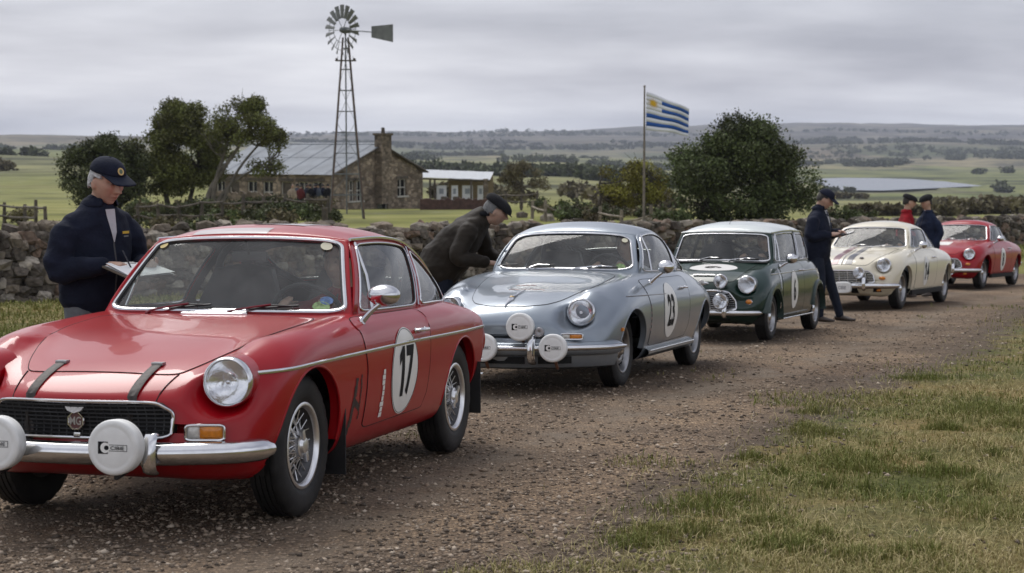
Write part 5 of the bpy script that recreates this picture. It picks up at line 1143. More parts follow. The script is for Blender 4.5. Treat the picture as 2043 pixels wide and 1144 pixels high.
# ---- ground material: gravel / soil / grass by the painted 'gravel' attribute, fields far away
def ground_mat():
    m = bpy.data.materials.new('ground'); m.use_nodes = True; t = m.node_tree; b = t.nodes['Principled BSDF']; b.inputs['Roughness'].default_value = .95; b.inputs['Specular IOR Level'].default_value = .15
    ge = N(t, 'ShaderNodeNewGeometry'); P = ge.outputs['Position']
    def noise(sc, det=5, ro=.55, vec=P, dim='3D'):
        n = N(t, 'ShaderNodeTexNoise'); n.inputs['Scale'].default_value = sc; n.inputs['Detail'].default_value = det; n.inputs['Roughness'].default_value = ro; lk(t, vec, n.inputs[0]); return n.outputs[0]
    def rng(v, a, b_, c=0., d=1.):
        n = N(t, 'ShaderNodeMapRange'); n.inputs['From Min'].default_value = a; n.inputs['From Max'].default_value = b_; n.inputs['To Min'].default_value = c; n.inputs['To Max'].default_value = d; lk(t, v, n.inputs[0]); return n.outputs[0]
    def mix(f, a, b_, bl='MIX'):
        n = N(t, 'ShaderNodeMix', data_type='RGBA', blend_type=bl)
        if isinstance(f, (int, float)): n.inputs[0].default_value = f
        else: lk(t, f, n.inputs[0])
        for k, v in ((6, a), (7, b_)):
            if isinstance(v, tuple): n.inputs[k].default_value = (*v, 1)
            else: lk(t, v, n.inputs[k])
        return n.outputs[2]
    def math_(op, a, b_):
        n = N(t, 'ShaderNodeMath', operation=op); n.use_clamp = op in ('ADD', 'SUBTRACT')
        for k, v in enumerate((a, b_)):
            if isinstance(v, (int, float)): n.inputs[k].default_value = v
            else: lk(t, v, n.inputs[k])
        return n.outputs[0]
    def ramp(v, stops):
        n = N(t, 'ShaderNodeValToRGB'); e = n.color_ramp.elements; e[0].position = stops[0][0]; e[0].color = (*stops[0][1], 1); e[1].position = stops[-1][0]; e[1].color = (*stops[-1][1], 1)
        for p, c in stops[1:-1]: k = e.new(p); k.color = (*c, 1)
        lk(t, v, n.inputs[0]); return n.outputs[0]
    # gravel: stones of two sizes in dark grit
    vo = N(t, 'ShaderNodeTexVoronoi'); vo.inputs['Scale'].default_value = 55; lk(t, P, vo.inputs[0])
    sp = N(t, 'ShaderNodeSeparateColor'); lk(t, vo.outputs['Color'], sp.inputs[0])
    stone = ramp(sp.outputs[0], [(0, (.055,.045,.038)), (.35, (.125,.100,.082)), (.62, (.19,.150,.118)), (.86, (.26,.205,.155)), (1, (.38,.32,.265))])
    grit = ramp(noise(260, 3), [(.3, (.05,.041,.035)), (.7, (.19,.152,.122))])
    gravel = mix(rng(vo.outputs['Distance'], .35, .62), stone, grit)
    tint = ramp(noise(.9, 5), [(.32, (.86,.79,.70)), (.5, (1.32,1.20,1.03)), (.7, (1.8,1.6,1.30))]); gravel = mix(1., gravel, tint, 'MULTIPLY')
    # worn wheel lanes lighter and sandier, damp patches darker
    damp = rng(noise(.35, 4), .52, .66); gravel = mix(damp, gravel, mix(1., gravel, (.62,.56,.50), 'MULTIPLY'))
    la = N(t, 'ShaderNodeAttribute', attribute_name='lane'); lf = math_('MULTIPLY', la.outputs['Fac'], rng(noise(2.2, 6, .6), .36, .62, 0, .75)); gravel = mix(lf, gravel, ramp(noise(90, 5), [(.3, (.13,.104,.080)), (.7, (.30,.245,.185))]))
    soil = ramp(noise(35, 6), [(.3, (.055,.041,.031)), (.7, (.165,.125,.090))])
    gr1 = ramp(noise(28, 6, .65), [(.25, (.075,.062,.034)), (.5, (.165,.138,.062)), (.75, (.30,.25,.13))]); gr2 = ramp(noise(1.1, 7, .62), [(.36, (.50,.66,.40)), (.48, (.85,.92,.72)), (.64, (1.25,1.10,.95))]); grass = mix(1., gr1, gr2, 'MULTIPLY')
    # broad field colours far off
    mp = N(t, 'ShaderNodeMapping'); mp.inputs['Scale'].default_value = (.0035, .0022, 0); lk(t, P, mp.inputs[0])
    dn = N(t, 'ShaderNodeTexNoise'); dn.inputs['Scale'].default_value = 2.5; dn.inputs['Detail'].default_value = 4; lk(t, mp.outputs[0], dn.inputs[0])
    av = N(t, 'ShaderNodeVectorMath', operation='MULTIPLY_ADD'); lk(t, dn.outputs['Color'], av.inputs[0]); av.inputs[1].default_value = (.5, .5, 0); lk(t, mp.outputs[0], av.inputs[2])
    fv = N(t, 'ShaderNodeTexVoronoi'); fv.inputs['Scale'].default_value = 1.; lk(t, av.outputs[0], fv.inputs[0]); fs = N(t, 'ShaderNodeSeparateColor'); lk(t, fv.outputs['Color'], fs.inputs[0])
    field = ramp(fs.outputs[0], [(0, (.11,.13,.052)), (.28, (.17,.18,.072)), (.45, (.21,.20,.10)), (.62, (.25,.205,.13)), (.8, (.135,.155,.062)), (1, (.19,.15,.10))])
    fn = ramp(noise(.012, 9, .68), [(.40, (.26,.28,.28)), (.47, (.62,.64,.60)), (.55, (1.0,1.0,.95)), (.70, (1.3,1.2,1.05))]); field = mix(1., field, fn, 'MULTIPLY')
    ln = N(t, 'ShaderNodeVectorMath', operation='LENGTH'); lk(t, P, ln.inputs[0]); dist = ln.outputs['Value']
    meadow = ramp(noise(.10, 6, .6), [(.30, (.085,.088,.030)), (.48, (.19,.195,.052)), (.62, (.26,.245,.085)), (.75, (.17,.14,.068))])
    grass2 = mix(rng(dist, 24, 60), grass, meadow); heath = ramp(noise(.0045, 9, .7), [(.36, (.022,.022,.020)), (.48, (.055,.048,.040)), (.56, (.12,.105,.075)), (.68, (.21,.185,.125))]); field = mix(rng(dist, 2900, 4400), field, heath); grassf = mix(rng(dist, 150, 420), grass2, field)
    at = N(t, 'ShaderNodeAttribute', attribute_name='gravel'); g = at.outputs['Fac']
    thr = math_('ADD', g, rng(noise(3.2, 8, .65), 0, 1, -.42, .42)); f1 = rng(thr, .36, .52); f2 = rng(thr, .55, .75)
    col = mix(f1, grassf, soil); col = mix(f2, col, gravel); lk(t, col, b.inputs['Base Color'])
    h1 = math_('MULTIPLY', rng(vo.outputs['Distance'], 0, .6, 1, 0), f2); hh = N(t, 'ShaderNodeMath', operation='ADD'); lk(t, h1, hh.inputs[0]); lk(t, rng(noise(120, 4), .3, .7), hh.inputs[1])
    bu = N(t, 'ShaderNodeBump'); bu.inputs['Strength'].default_value = .75; bu.inputs['Distance'].default_value = .010; lk(t, hh.outputs[0], bu.inputs['Height']); lk(t, bu.outputs[0], b.inputs['Normal'])
    ro = rng(damp, 0, 1, .95, .72); lk(t, ro, b.inputs['Roughness'])
    return m
GROUND = ground_mat()
def bumps(x, y):
    """small relief of the track: ruts and pot-holes"""
    return ((fbm(x * 1.3, y * 1.3, 5) - .5) * .03 + (fbm(x * 2.6, y * 2.6, 15) - .5) * .13 * (1 - road_mask(x, y))) * np.clip((y - 2) / 4, 0, 1)
def terrain():
    # rows in distance, columns in azimuth fan so that the sheet reaches the horizon; fine where the camera is near
    ys = np.concatenate([[-30, -10, 0, 3], np.arange(5, 45, .17), 45 * (9000 / 45.) ** np.linspace(0, 1, 170)])
    cols = np.concatenate([np.linspace(-3.2, -.42, 24), np.linspace(-.40, .40, 250), np.linspace(.42, 3.2, 24)])
    Y = np.repeat(ys[:, None], len(cols), 1); X = np.clip(cols[None] * (np.maximum(Y, 0) + 6.), -9200, 9200)
    Z = hgt(X, Y); Z = np.where(Y <= 0, EYE * 0 - TS * Y, Z); rm = road_mask(X, Y); near_ = Y < 44
    Z = Z + np.where(near_, bumps(X, Y) * .5, 0)
    rm = np.where(near_ & (Y > -1), rm, 0) * np.clip((60 - Y) / 10, 0, 1)
    rx = edge(RIGHT, Y) - X; lane = sum(np.exp(-((rx - c - .25 * (fbm(X * .25, Y * .25, 33) - .5)) / .30)**2) for c in (1.35, 2.75)) * np.clip((Y - 4) / 3, 0, 1)     # wheel lanes beaten into the gravel
    Z = Z - np.where(near_, lane * .018, 0)
    V = np.stack([X, Y, Z], -1).reshape(-1, 3); nu, nv = X.shape
    I = np.arange(nu * nv).reshape(nu, nv); F_ = np.stack([I[:-1, :-1], I[:-1, 1:], I[1:, 1:], I[1:, :-1]], -1).reshape(-1, 4)
    r = rm.ravel(); isr = r[F_].mean(1) > .30
    for nm, sel in (('ground', ~isr), ('track', isr)):
        f = F_[sel]; u, inv = np.unique(f, return_inverse=True); me = bigmesh(nm, V[u], inv.reshape(-1, 4), 4)
        a = me.attributes.new('gravel', 'FLOAT', 'POINT'); a.data.foreach_set('value', r[u].astype(np.float32))
        l = me.attributes.new('lane', 'FLOAT', 'POINT'); l.data.foreach_set('value', lane.ravel()[u].astype(np.float32))
        tag(link(nm, me, GROUND), kind='structure')
    return float(Z.min()), float(Z.max())
ZLIM = terrain()
WATER = mat('lake_water', (.10, .12, .14), .16, spec=.6)
lm = bpy.data.meshes.new('lake'); _c = np.mean(LAKE, 0); _L = densify([(p[0], p[1]) for p in LAKE], 30); _L = [(x + 6 * (vnoise(np.array(x / 25.), np.array(y / 25.)) - .5), y + 20 * (vnoise(np.array(x / 25.), np.array(y / 25.), 4) - .5)) for x, y in _L]
lm.from_pydata([(x, y, LAKE_Z + EYE) for x, y in _L], [], [tuple(range(len(_L)))]); tag(link('lake', lm, WATER, smooth=False), kind='structure')

# ------------------------------------------------------------------ foliage
def leafmat(name, c, var=.5, trans=.25):
    m = bpy.data.materials.new(name); m.use_nodes = True; t = m.node_tree; b = t.nodes['Principled BSDF']; b.inputs['Roughness'].default_value = .7; b.inputs['Specular IOR Level'].default_value = .2
    at = N(t, 'ShaderNodeAttribute', attribute_name='tone'); r = N(t, 'ShaderNodeMapRange'); r.inputs['To Min'].default_value = 1 - var; r.inputs['To Max'].default_value = 1 + var; lk(t, at.outputs['Fac'], r.inputs[0])
    mu = N(t, 'ShaderNodeMix', data_type='RGBA', blend_type='MULTIPLY'); mu.inputs[0].default_value = 1; mu.inputs[6].default_value = (*c, 1); lk(t, r.outputs[0], mu.inputs[7])
    hs = N(t, 'ShaderNodeHueSaturation'); lk(t, mu.outputs[2], hs.inputs['Color']); h = N(t, 'ShaderNodeMapRange'); h.inputs['To Min'].default_value = .485; h.inputs['To Max'].default_value = .515; lk(t, at.outputs['Fac'], h.inputs[0]); lk(t, h.outputs[0], hs.inputs['Hue'])
    lk(t, hs.outputs[0], b.inputs['Base Color']); b.inputs['Subsurface Weight'].default_value = 0
    return m
def leaves(centers, radii, n_each, size, rg, squash=.75, shell=.55):
    """small leaf-spray faces spread through ellipsoidal clumps; returns V, F(tri pairs as quads), tone"""
    C = []; T = []
    for c, r, n in zip(centers, radii, n_each):
        u = rg.normal(size=(n, 3)); u /= np.linalg.norm(u, axis=1, keepdims=True); k = (shell + (1 - shell) * rg.rand(n))[:, None]; k = np.where(rg.rand(n)[:, None] < .24, rg.uniform(.9, 1.42, (n, 1)), k)
        C.append(np.array(c) + u * k * np.array([r, r, r * squash])); T.append(np.clip(.5 + .28 * rg.normal() + .22 * rg.normal(size=n), 0, 1))
    C = np.concatenate(C); T = np.concatenate(T); n = len(C)
    a = rg.normal(size=(n, 3)); a[:, 2] = np.abs(a[:, 2]) * .6 + .1; a /= np.linalg.norm(a, axis=1, keepdims=True); b = np.cross(a, rg.normal(size=(n, 3))); b /= np.linalg.norm(b, axis=1, keepdims=True)
    s = size * rg.uniform(.55, 1.4, (n, 1)); w = s * .42
    V = np.stack([C - b * w * .2, C + a * s * .45 + b * w, C + a * s, C + a * s * .4 - b * w], 1).reshape(-1, 3)
    return V, np.arange(4 * n).reshape(-1, 4), np.repeat(T, 4)
def leafobj(name, V, F_, T, m, parent=None):
    me = bigmesh(name, V, F_, 4); a = me.attributes.new('tone', 'FLOAT', 'POINT'); a.data.foreach_set('value', T.astype(np.float32)); return link(name, me, m, parent, smooth=False)
BARK = mat('bark', (.055, .045, .036), .95, var=.4, vscale=3, bump=.5, bscale=12); BARKP = mat('bark_pale', (.12, .105, .085), .95, var=.4, vscale=3, bump=.5, bscale=12)
LEAF_OLIVE = leafmat('leaf_olive', (.116, .122, .036)); LEAF_DARK = leafmat('leaf_dark', (.066, .074, .030)); LEAF_YEL = leafmat('leaf_yellow_green', (.17, .155, .030)); LEAF_BROWN = leafmat('leaf_brown', (.125, .105, .058)); LEAF_BUSH = leafmat('leaf_bush', (.082, .100, .038), .6)
def tree(label, px, d, trunks, clumps, m, lsize, dens, seed, bark=BARK, name='tree', lean=0., group=None, zoff=0.):
    """trunks: [(base dx, [(dx, dz, radius)...])]; clumps: [(dx, dy, z, r)] in metres from the base"""
    rg = np.random.RandomState(seed); x, y = at_px(px, d); z = H1(x, y) + zoff
    root = empty(name); root.location = (x, y, z); tag(root, label, 'tree', group)
    tm = MB(); tips = [np.array(c[:3]) for c in clumps]
    for bx, path in trunks:
        p = [(bx, 0, -.3)] + [(bx + a, rg.uniform(-.1, .1), zz) for a, zz, r in path]; cv = curve(p, 14); tm.tube(cv, np.interp(np.linspace(0, 1, 14), np.linspace(0, 1, len(p)), [path[0][2] * 1.3] + [q[2] for q in path]), 7)
    nodes = [np.array([bx + a, 0, zz]) for bx, path in trunks for a, zz, r in path[len(path) // 2:]]
    for c in tips:
        q = min(nodes, key=lambda n_: np.linalg.norm((n_ - c) * [1, 1, .8]) + (2 if n_[2] > c[2] else 0)); mid = (q + c) / 2 + rg.normal(size=3) * .12 + [0, 0, -.1]
        cv = curve([q, mid, c], 7); tm.tube(cv, np.linspace(.06, .015, 7), 5)
        for k in range(3): e = c + rg.normal(size=3) * .35; tm.tube([mid, (mid + e) / 2 + rg.normal(size=3) * .08, e], [.025, .016, .006], 4)
    tm.build('trunk', bark, root)
    n = [max(12, int(dens * c[3]**2)) for c in clumps]
    V, F_, T = leaves([c[:3] for c in clumps], [c[3] for c in clumps], n, lsize, rg); leafobj('crown', V, F_, T, m, root); return root
def envelope(n, seed, fx, w, z0, z1, depth=.8, r=(.35, .6), shape=None):
    """clump centres inside a crown outline; shape(t) gives half width 0..1 over height t"""
    rg = np.random.RandomState(seed); o = []
    while len(o) < n:
        t = rg.rand(); a = rg.uniform(-1, 1); b = rg.uniform(-1, 1); hw = w * (shape(t) if shape else math.sin(math.pi * (t * .8 + .15))**.7) * (1 + .13 * math.sin(seed + 3.1 * math.atan2(b, a) + 7 * t) + .07 * math.sin(11 * t + seed))
        if a * a + b * b > 1: continue
        q = math.sqrt(a * a + b * b)
        if q < .45 and t < .7 and rg.rand() < .7: continue
        o.append((fx + a * hw, b * hw * depth, z0 + t * (z1 - z0), rg.uniform(*r)))
    return o
TG = 'windswept trees beside the stone farmhouse'
tree('low bushy olive tree, outermost of the group by the farmhouse', 215, 98, [(0, [(-.1,1.,.12),(-.2,1.8,.1),(.2,2.6,.07)]), (.5, [(.3,1.1,.1),(.5,2.2,.08)])], envelope(76, 1, -.1, 2.15, .8, 4.1, r=(.40,.66)), LEAF_DARK, .115, 1400, 1, group=TG)
tree('tall spreading olive tree between the low tree and the leaning tree', 352, 100, [(-.3, [(-.3,1.4,.14),(-.2,2.8,.11),(-.5,4.,.08)]), (.5, [(.4,1.3,.12),(.8,2.6,.1),(.6,4.2,.06)]), (1.0, [(1.0,1.2,.11),(1.2,2.6,.08)])], envelope(120, 2, .2, 2.55, 1.3, 6.0, r=(.42,.70), shape=lambda t: [.7,.95,1,.97,.85,.65,.42][int(min(t, .999) * 7)]), LEAF_OLIVE, .115, 1350, 2, group=TG)
tree('leaning open crowned tree with bare limbs before the farmhouse roof', 425, 97, [(-.4, [(.2,1.2,.15),(.9,2.4,.12),(1.9,3.8,.08),(2.6,5.0,.05)]), (-.2, [(.6,1.0,.11),(1.6,2.0,.09),(2.7,2.6,.06),(3.3,3.0,.04)]), (0, [(.1,1.5,.12),(.6,3.2,.09),(1.0,4.6,.06)]), (.1, [(1.2,2.3,.08),(2.4,3.8,.06),(3.2,4.5,.04)])],
     envelope(60, 3, 1.9, 2.15, 4.0, 6.15, depth=.9, r=(.34,.56), shape=lambda t: [1,1,.9,.7,.4][int(min(t, .999) * 5)]) + [(3.5,.2,4.3,.45),(3.7,0,3.9,.4),(3.4,-.3,3.6,.38),(3.3,.1,2.7,.5),(2.8,.3,2.6,.48),(3.6,0,2.55,.42),(2.3,0,2.7,.42),(3.2,0,2.3,.38),(2.6,-.4,2.3,.4),(.6,0,3.6,.4),(1.2,.3,3.2,.35)], LEAF_OLIVE, .11, 1250, 3, bark=BARKP, group=TG)
tree('sparse brown leaved tree standing beyond the verandah', 1040, 150, [(0, [(0,.8,.14),(.1,1.8,.1),(0,2.8,.06)])], envelope(34, 4, 0, 2.05, .7, 3.7, r=(.35,.55)), LEAF_BROWN, .14, 900, 4, bark=BARKP)
tree('yellow green rounded tree behind the flagpole', 1262, 96, [(-.9, [(-.9,.5,.1),(-.8,1.1,.08),(-.9,1.8,.06)]), (.7, [(.7,.5,.1),(.6,1.1,.08),(.8,1.7,.06)])], envelope(46, 5, 0, 1.75, .75, 2.75, r=(.32,.52)), LEAF_YEL, .11, 1300, 5)
tree('big dense dark round tree behind the green saloon', 1478, 72, [(-.5, [(-.4,.6,.2),(-.7,1.5,.14),(-1.0,2.6,.08)]), (.4, [(.5,.7,.2),(.9,1.6,.13),(1.1,2.6,.08)])], envelope(125, 6, .05, 2.62, .25, 4.15, r=(.28,.82), shape=lambda t: [.85,.98,1.,.97,.88,.70,.45][int(min(t, .999) * 7)]), LEAF_BUSH, .10, 1400, 6)
# scrub and hedges in the middle distance: each bush is its own plant
def shrub(px, d, w, h, m, seed, label, n=9, group='low shrubs on the rough grazing', ls=.13, dens=520):
    rg = np.random.RandomState(seed); x, y = at_px(px, d); root = empty('shrub'); root.location = (x, y, H1(x, y)); tag(root, label, 'shrub', group)
    cl = [(rg.uniform(-w, w) * .75, rg.uniform(-w, w) * .5, h * rg.uniform(.25, .75), h * rg.uniform(.28, .45)) for _ in range(n)]
    tm = MB()
    for c in cl: tm.tube([(0, 0, -.1), (c[0] * .5, c[1] * .5, c[2] * .5), c[:3]], [.03, .02, .008], 4)
    tm.build('stems', BARK, root); V, F_, T = leaves([c[:3] for c in cl], [c[3] for c in cl], [int(dens * max(c[3], .2)**2) + 30 for c in cl], ls, rg); leafobj('foliage', V, F_, T, m, root)
rgs = np.random.RandomState(11)
SH = [(rgs.uniform(270, 660), rgs.uniform(78, 112)) for _ in range(42)] + [(rgs.uniform(1040, 1340), rgs.uniform(78, 104)) for _ in range(18)] + [(300,70),(335,66),(375,72),(410,68),(450,74),(490,70),(520,78),(560,74),(600,80),(645,76),(250,75),(180,80),(1110,90),(1150,84),(1180,92),(1215,82),(1330,74),(1345,70),(1610,70),(1650,80),(1690,74),(1730,90),(1000,100),(1075,110),(120,72),(40,78),(1340,92)]
for k, (px, d) in enumerate(SH): shrub(px, d, rgs.uniform(.5, 1.1), rgs.uniform(.4, .95), [LEAF_DARK, LEAF_BROWN, LEAF_BUSH][k % 3], 40 + k, ('dark' if k % 3 == 0 else 'brownish' if k % 3 == 1 else 'mid green') + ' scrubby shrub ' + ('below the windswept trees' if px < 480 else 'before the farmhouse' if px < 700 else 'near the flagpole' if 1100 < px < 1300 else 'beside the big round tree' if px > 1300 else 'near the sparse brown tree'))
def wood(name, label, bands, m, seed, size=1.1):
    """distant hedges and belts of trees read as one mass: pixel band (px0, px1, distance, height, depth, count)"""
    rg = np.random.RandomState(seed); Cs = []; Rs = []
    for (p0, p1, d, h, dep, n) in bands:
        seg = None
        for q_ in range(n):
            if q_ % 16 == 0: seg = (rg.uniform(p0, p1), rg.uniform(.10, .30) * (p1 - p0), d + rg.uniform(-.5, .5) * dep)       # trees keep to lines along field edges
            dd = seg[2] + rg.normal() * h * 1.5; x, y = at_px(min(max(seg[0] + seg[1] * rg.uniform(-.5, .5), p0), p1), dd); z = H1(x, y); hh = h * rg.uniform(.6, 1.2)
            for k in range(4): Cs.append((x + rg.normal() * hh * .35, y + rg.normal() * hh * .3, z + hh * rg.uniform(.15, .75))); Rs.append(hh * rg.uniform(.28, .42))
    V, F_, T = leaves(Cs, Rs, [22 if size < 2 else 15] * len(Cs), size, rg, squash=.9); o = leafobj(name, V, F_, T, m); V = None
    return tag(o, label, 'trees', kind='stuff')
wood('distant_hedges', 'dark hedges and scrub across the near valley fields', [(0,160,420,2.2,60,30),(1700,2060,200,.9,10,60),(1890,2060,225,1.7,24,90),(1640,1740,560,1.6,20,26),(850,1000,260,2.0,60,30),(1080,1340,215,1.7,40,50),(1090,1340,330,2.4,60,50),(1760,2060,420,1.3,10,34)], LEAF_BROWN, 21, .7)
wood('distant_tree_belts', 'belts of trees darkening the far valley slopes', [(770,1345,800,4.5,60,330),(1000,1345,640,3.,60,50),(0,110,900,4.,60,36),(120,240,760,4.,60,26),(1630,1720,1180,3.,20,24),(1990,2060,1230,5,60,24),(1900,2060,1800,5,60,30),(1560,1800,2300,7,90,100),(1650,1900,2700,8,60,100),(760,1345,1900,7,160,200),(1100,1345,2500,7,80,90),(600,1000,2900,8,160,180),(1560,2060,3300,9,300,260),(1800,2060,2900,8,90,100),(0,190,2200,7,160,100)], LEAF_DARK, 22, 2.2)
wood('distant_ridge_woods', 'dark woodland along the far ridges', [(560,1400,4000,9,700,330),(1500,2060,4200,10,900,380),(0,240,4200,8,300,100),(560,2060,5600,11,300,330)], LEAF_DARK, 23, 4.)
# ------------------------------------------------------------------ farmhouse
def stonemat(name, c0, c1, sc=2.6, mortar=(.16, .14, .115)):
    m = bpy.data.materials.new(name); m.use_nodes = True; t = m.node_tree; b = t.nodes['Principled BSDF']; b.inputs['Roughness'].default_value = .95; b.inputs['Specular IOR Level'].default_value = .15
    tc = N(t, 'ShaderNodeTexCoord'); mp = N(t, 'ShaderNodeMapping'); mp.inputs['Scale'].default_value = (1, 1, 1.7); lk(t, tc.outputs['Object'], mp.inputs[0])
    v = N(t, 'ShaderNodeTexVoronoi'); v.inputs['Scale'].default_value = sc; lk(t, mp.outputs[0], v.inputs[0]); s = N(t, 'ShaderNodeSeparateColor'); lk(t, v.outputs['Color'], s.inputs[0])
    r = N(t, 'ShaderNodeValToRGB'); r.color_ramp.elements[0].color = (*c0, 1); r.color_ramp.elements[1].color = (*c1, 1); lk(t, s.outputs[0], r.inputs[0])
    v2 = N(t, 'ShaderNodeTexVoronoi', feature='DISTANCE_TO_EDGE'); v2.inputs['Scale'].default_value = sc; lk(t, mp.outputs[0], v2.inputs[0])
    e = N(t, 'ShaderNodeMapRange'); e.inputs['From Max'].default_value = .07; lk(t, v2.outputs[0], e.inputs[0]); mi = N(t, 'ShaderNodeMix', data_type='RGBA'); lk(t, e.outputs[0], mi.inputs[0]); mi.inputs[6].default_value = (*mortar, 1); lk(t, r.outputs[0], mi.inputs[7])
    n = N(t, 'ShaderNodeTexNoise'); n.inputs['Scale'].default_value = .5; n.inputs['Detail'].default_value = 6; lk(t, tc.outputs['Object'], n.inputs[0]); q = N(t, 'ShaderNodeMapRange'); q.inputs['From Min'].default_value = .3; q.inputs['From Max'].default_value = .7; q.inputs['To Min'].default_value = .65; q.inputs['To Max'].default_value = 1.3; lk(t, n.outputs[0], q.inputs[0])
    mu = N(t, 'ShaderNodeMix', data_type='RGBA', blend_type='MULTIPLY'); mu.inputs[0].default_value = 1; lk(t, mi.outputs[2], mu.inputs[6]); lk(t, q.outputs[0], mu.inputs[7]); lk(t, mu.outputs[2], b.inputs['Base Color'])
    bu = N(t, 'ShaderNodeBump'); bu.inputs['Strength'].default_value = .8; bu.inputs['Distance'].default_value = .06; lk(t, e.outputs[0], bu.inputs['Height']); lk(t, bu.outputs[0], b.inputs['Normal']); return m
STONEW = stonemat('farmhouse_stone', (.13, .10, .075), (.36, .29, .22)); STONEC = stonemat('chimney_stone', (.12, .095, .07), (.30, .24, .18), 3.2)
TIN = mat('corrugated_tin', (.20, .22, .245), .6, .2, var=.18, vscale=.8); DARKW = mat('dark_window', (.012, .013, .014), .25, coat=.3); FRAMEW = mat('pale_window_frame', (.42, .40, .36), .7, var=.2); WOODD = mat('weathered_wood', (.085, .07, .055), .9, var=.45, vscale=3, bump=.4, bscale=20); WOODP = mat('pale_timber', (.20, .17, .13), .9, var=.4, vscale=3)
WHITEP = mat('white_paint', (.74, .75, .76), .6, var=.06); REDD = mat('dark_red_brick', (.075, .04, .032), .9, var=.4, vscale=4)
hx, hy = at_px(665, 123); HZ = H1(hx + 2, hy + 4) - .1
house = empty('farmhouse'); house.location = (hx, hy, HZ); house.rotation_euler = (0, 0, RAD(-30)); tag(house, 'long stone farmhouse with grey tin roof and gable chimney', 'house')
HL, HD, HE, HR = 11.0, 11.4, 2.72, 4.62
def wall_open(P, w, h, ops, thick, nrm):
    """rectangular wall in a plane; P(a, z) -> point; ops [(a0, a1, z0, z1)] openings with reveals"""
    b = MB(); xs = sorted(set([0, w] + [o[0] for o in ops] + [o[1] for o in ops])); zs = sorted(set([-.6, h] + [o[2] for o in ops] + [o[3] for o in ops])); nrm = Vector(nrm)
    for i in range(len(xs) - 1):
        for j in range(len(zs) - 1):
            a, c = (xs[i] + xs[i + 1]) / 2, (zs[j] + zs[j + 1]) / 2
            if any(o[0] < a < o[1] and o[2] < c < o[3] for o in ops): continue
            b.add([P(xs[i], zs[j]), P(xs[i + 1], zs[j]), P(xs[i + 1], zs[j + 1]), P(xs[i], zs[j + 1])], [(0, 1, 2, 3)])
    for (a0, a1, z0, z1) in ops:
        q = [(a0, z0), (a1, z0), (a1, z1), (a0, z1)]
        for k in range(4):
            p0, p1 = Vector(P(*q[k])), Vector(P(*q[(k + 1) % 4])); b.add([p0, p1, p1 - nrm * thick, p0 - nrm * thick], [(0, 1, 2, 3)])
    return b
ops_f = [(.9, 1.8, .55, 2.1), (2.15, 3.0, .55, 2.1), (3.6, 4.5, .1, 2.1), (5.2, 6.1, .55, 2.1), (6.6, 7.5, .55, 2.1), (8.2, 9.1, .1, 2.1), (9.5, 10.3, .55, 2.1)]
PF = lambda a, z: (-a, 0, z); PG = lambda a, z: (0, a, z)
wall_open(PF, HL, HE, ops_f, .3, (0, -1, 0)).build('wall', STONEW, house, smooth=False)
ops_g = [(1.9, 2.55, .75, 2.15), (2.75, 3.5, .75, 2.15), (5.35, 6.75, -.05, 2.35), (8.0, 9.2, .95, 2.15)]
g = wall_open(PG, HD, HE, ops_g, .3, (1, 0, 0)); g.add([(0, 0, HE), (0, HD, HE), (0, HD / 2, HR)], [(0, 1, 2)]); g.build('gable_wall', STONEW, house, smooth=False)
MB().add([(-HL, 0, -.6), (-HL, HD, -.6), (-HL, HD, HE), (-HL, HD / 2, HR), (-HL, 0, HE)], [(0, 1, 2, 3, 4)]).build('gable_wall', STONEW, house, smooth=False)
MB().add([(0, HD, -.6), (-HL, HD, -.6), (-HL, HD, HE), (0, HD, HE)], [(0, 1, 2, 3)]).build('wall', STONEW, house, smooth=False)
for (a0, a1, z0, z1), P, n in [(o, PF, 'f') for o in ops_f] + [(o, PG, 'g') for o in ops_g]:
    inn = (lambda a, z: (-a, .26, z)) if n == 'f' else (lambda a, z: (-.26, a, z)); isd = z0 < .3
    wn = MB().add([inn(a0 - .05, z0 - .05), inn(a1 + .05, z0 - .05), inn(a1 + .05, z1 + .05), inn(a0 - .05, z1 + .05)], [(0, 1, 2, 3)]).build('door' if isd else 'window', WOODD if isd and n == 'f' else DARKW, house, smooth=False)
    fr = MB(); f2 = (lambda a, z: (-a, .18, z)) if n == 'f' else (lambda a, z: (-.18, a, z))
    for A, B in (((a0, z0), (a0, z1)), ((a1, z0), (a1, z1)), ((a0, z1), (a1, z1)), ((a0, (z0 + z1) / 2), (a1, (z0 + z1) / 2)), (((a0 + a1) / 2, z0), ((a0 + a1) / 2, z1))):
        if isd and A[0] != B[0] and A[1] != z1: continue
        if isd and A[0] == (a0 + a1) / 2: continue
        fr.tube([f2(*A), f2(*B)], .05, 4)
    fr.build('frame', FRAMEW, wn, smooth=False)
    if not isd: MB().box(P((a0 + a1) / 2, z0 - .06), ((a1 - a0 + .3) if n == 'f' else .22, .22 if n == 'f' else (a1 - a0 + .3), .12)).build('sill', FRAMEW, wn, smooth=False)
    MB().box(P((a0 + a1) / 2, z1 + .12), ((a1 - a0 + .4) if n == 'f' else .10, .10 if n == 'f' else (a1 - a0 + .4), .2)).build('lintel', WOODD, wn, smooth=False)
rs = math.hypot(HD / 2, HR - HE); nsh = 13
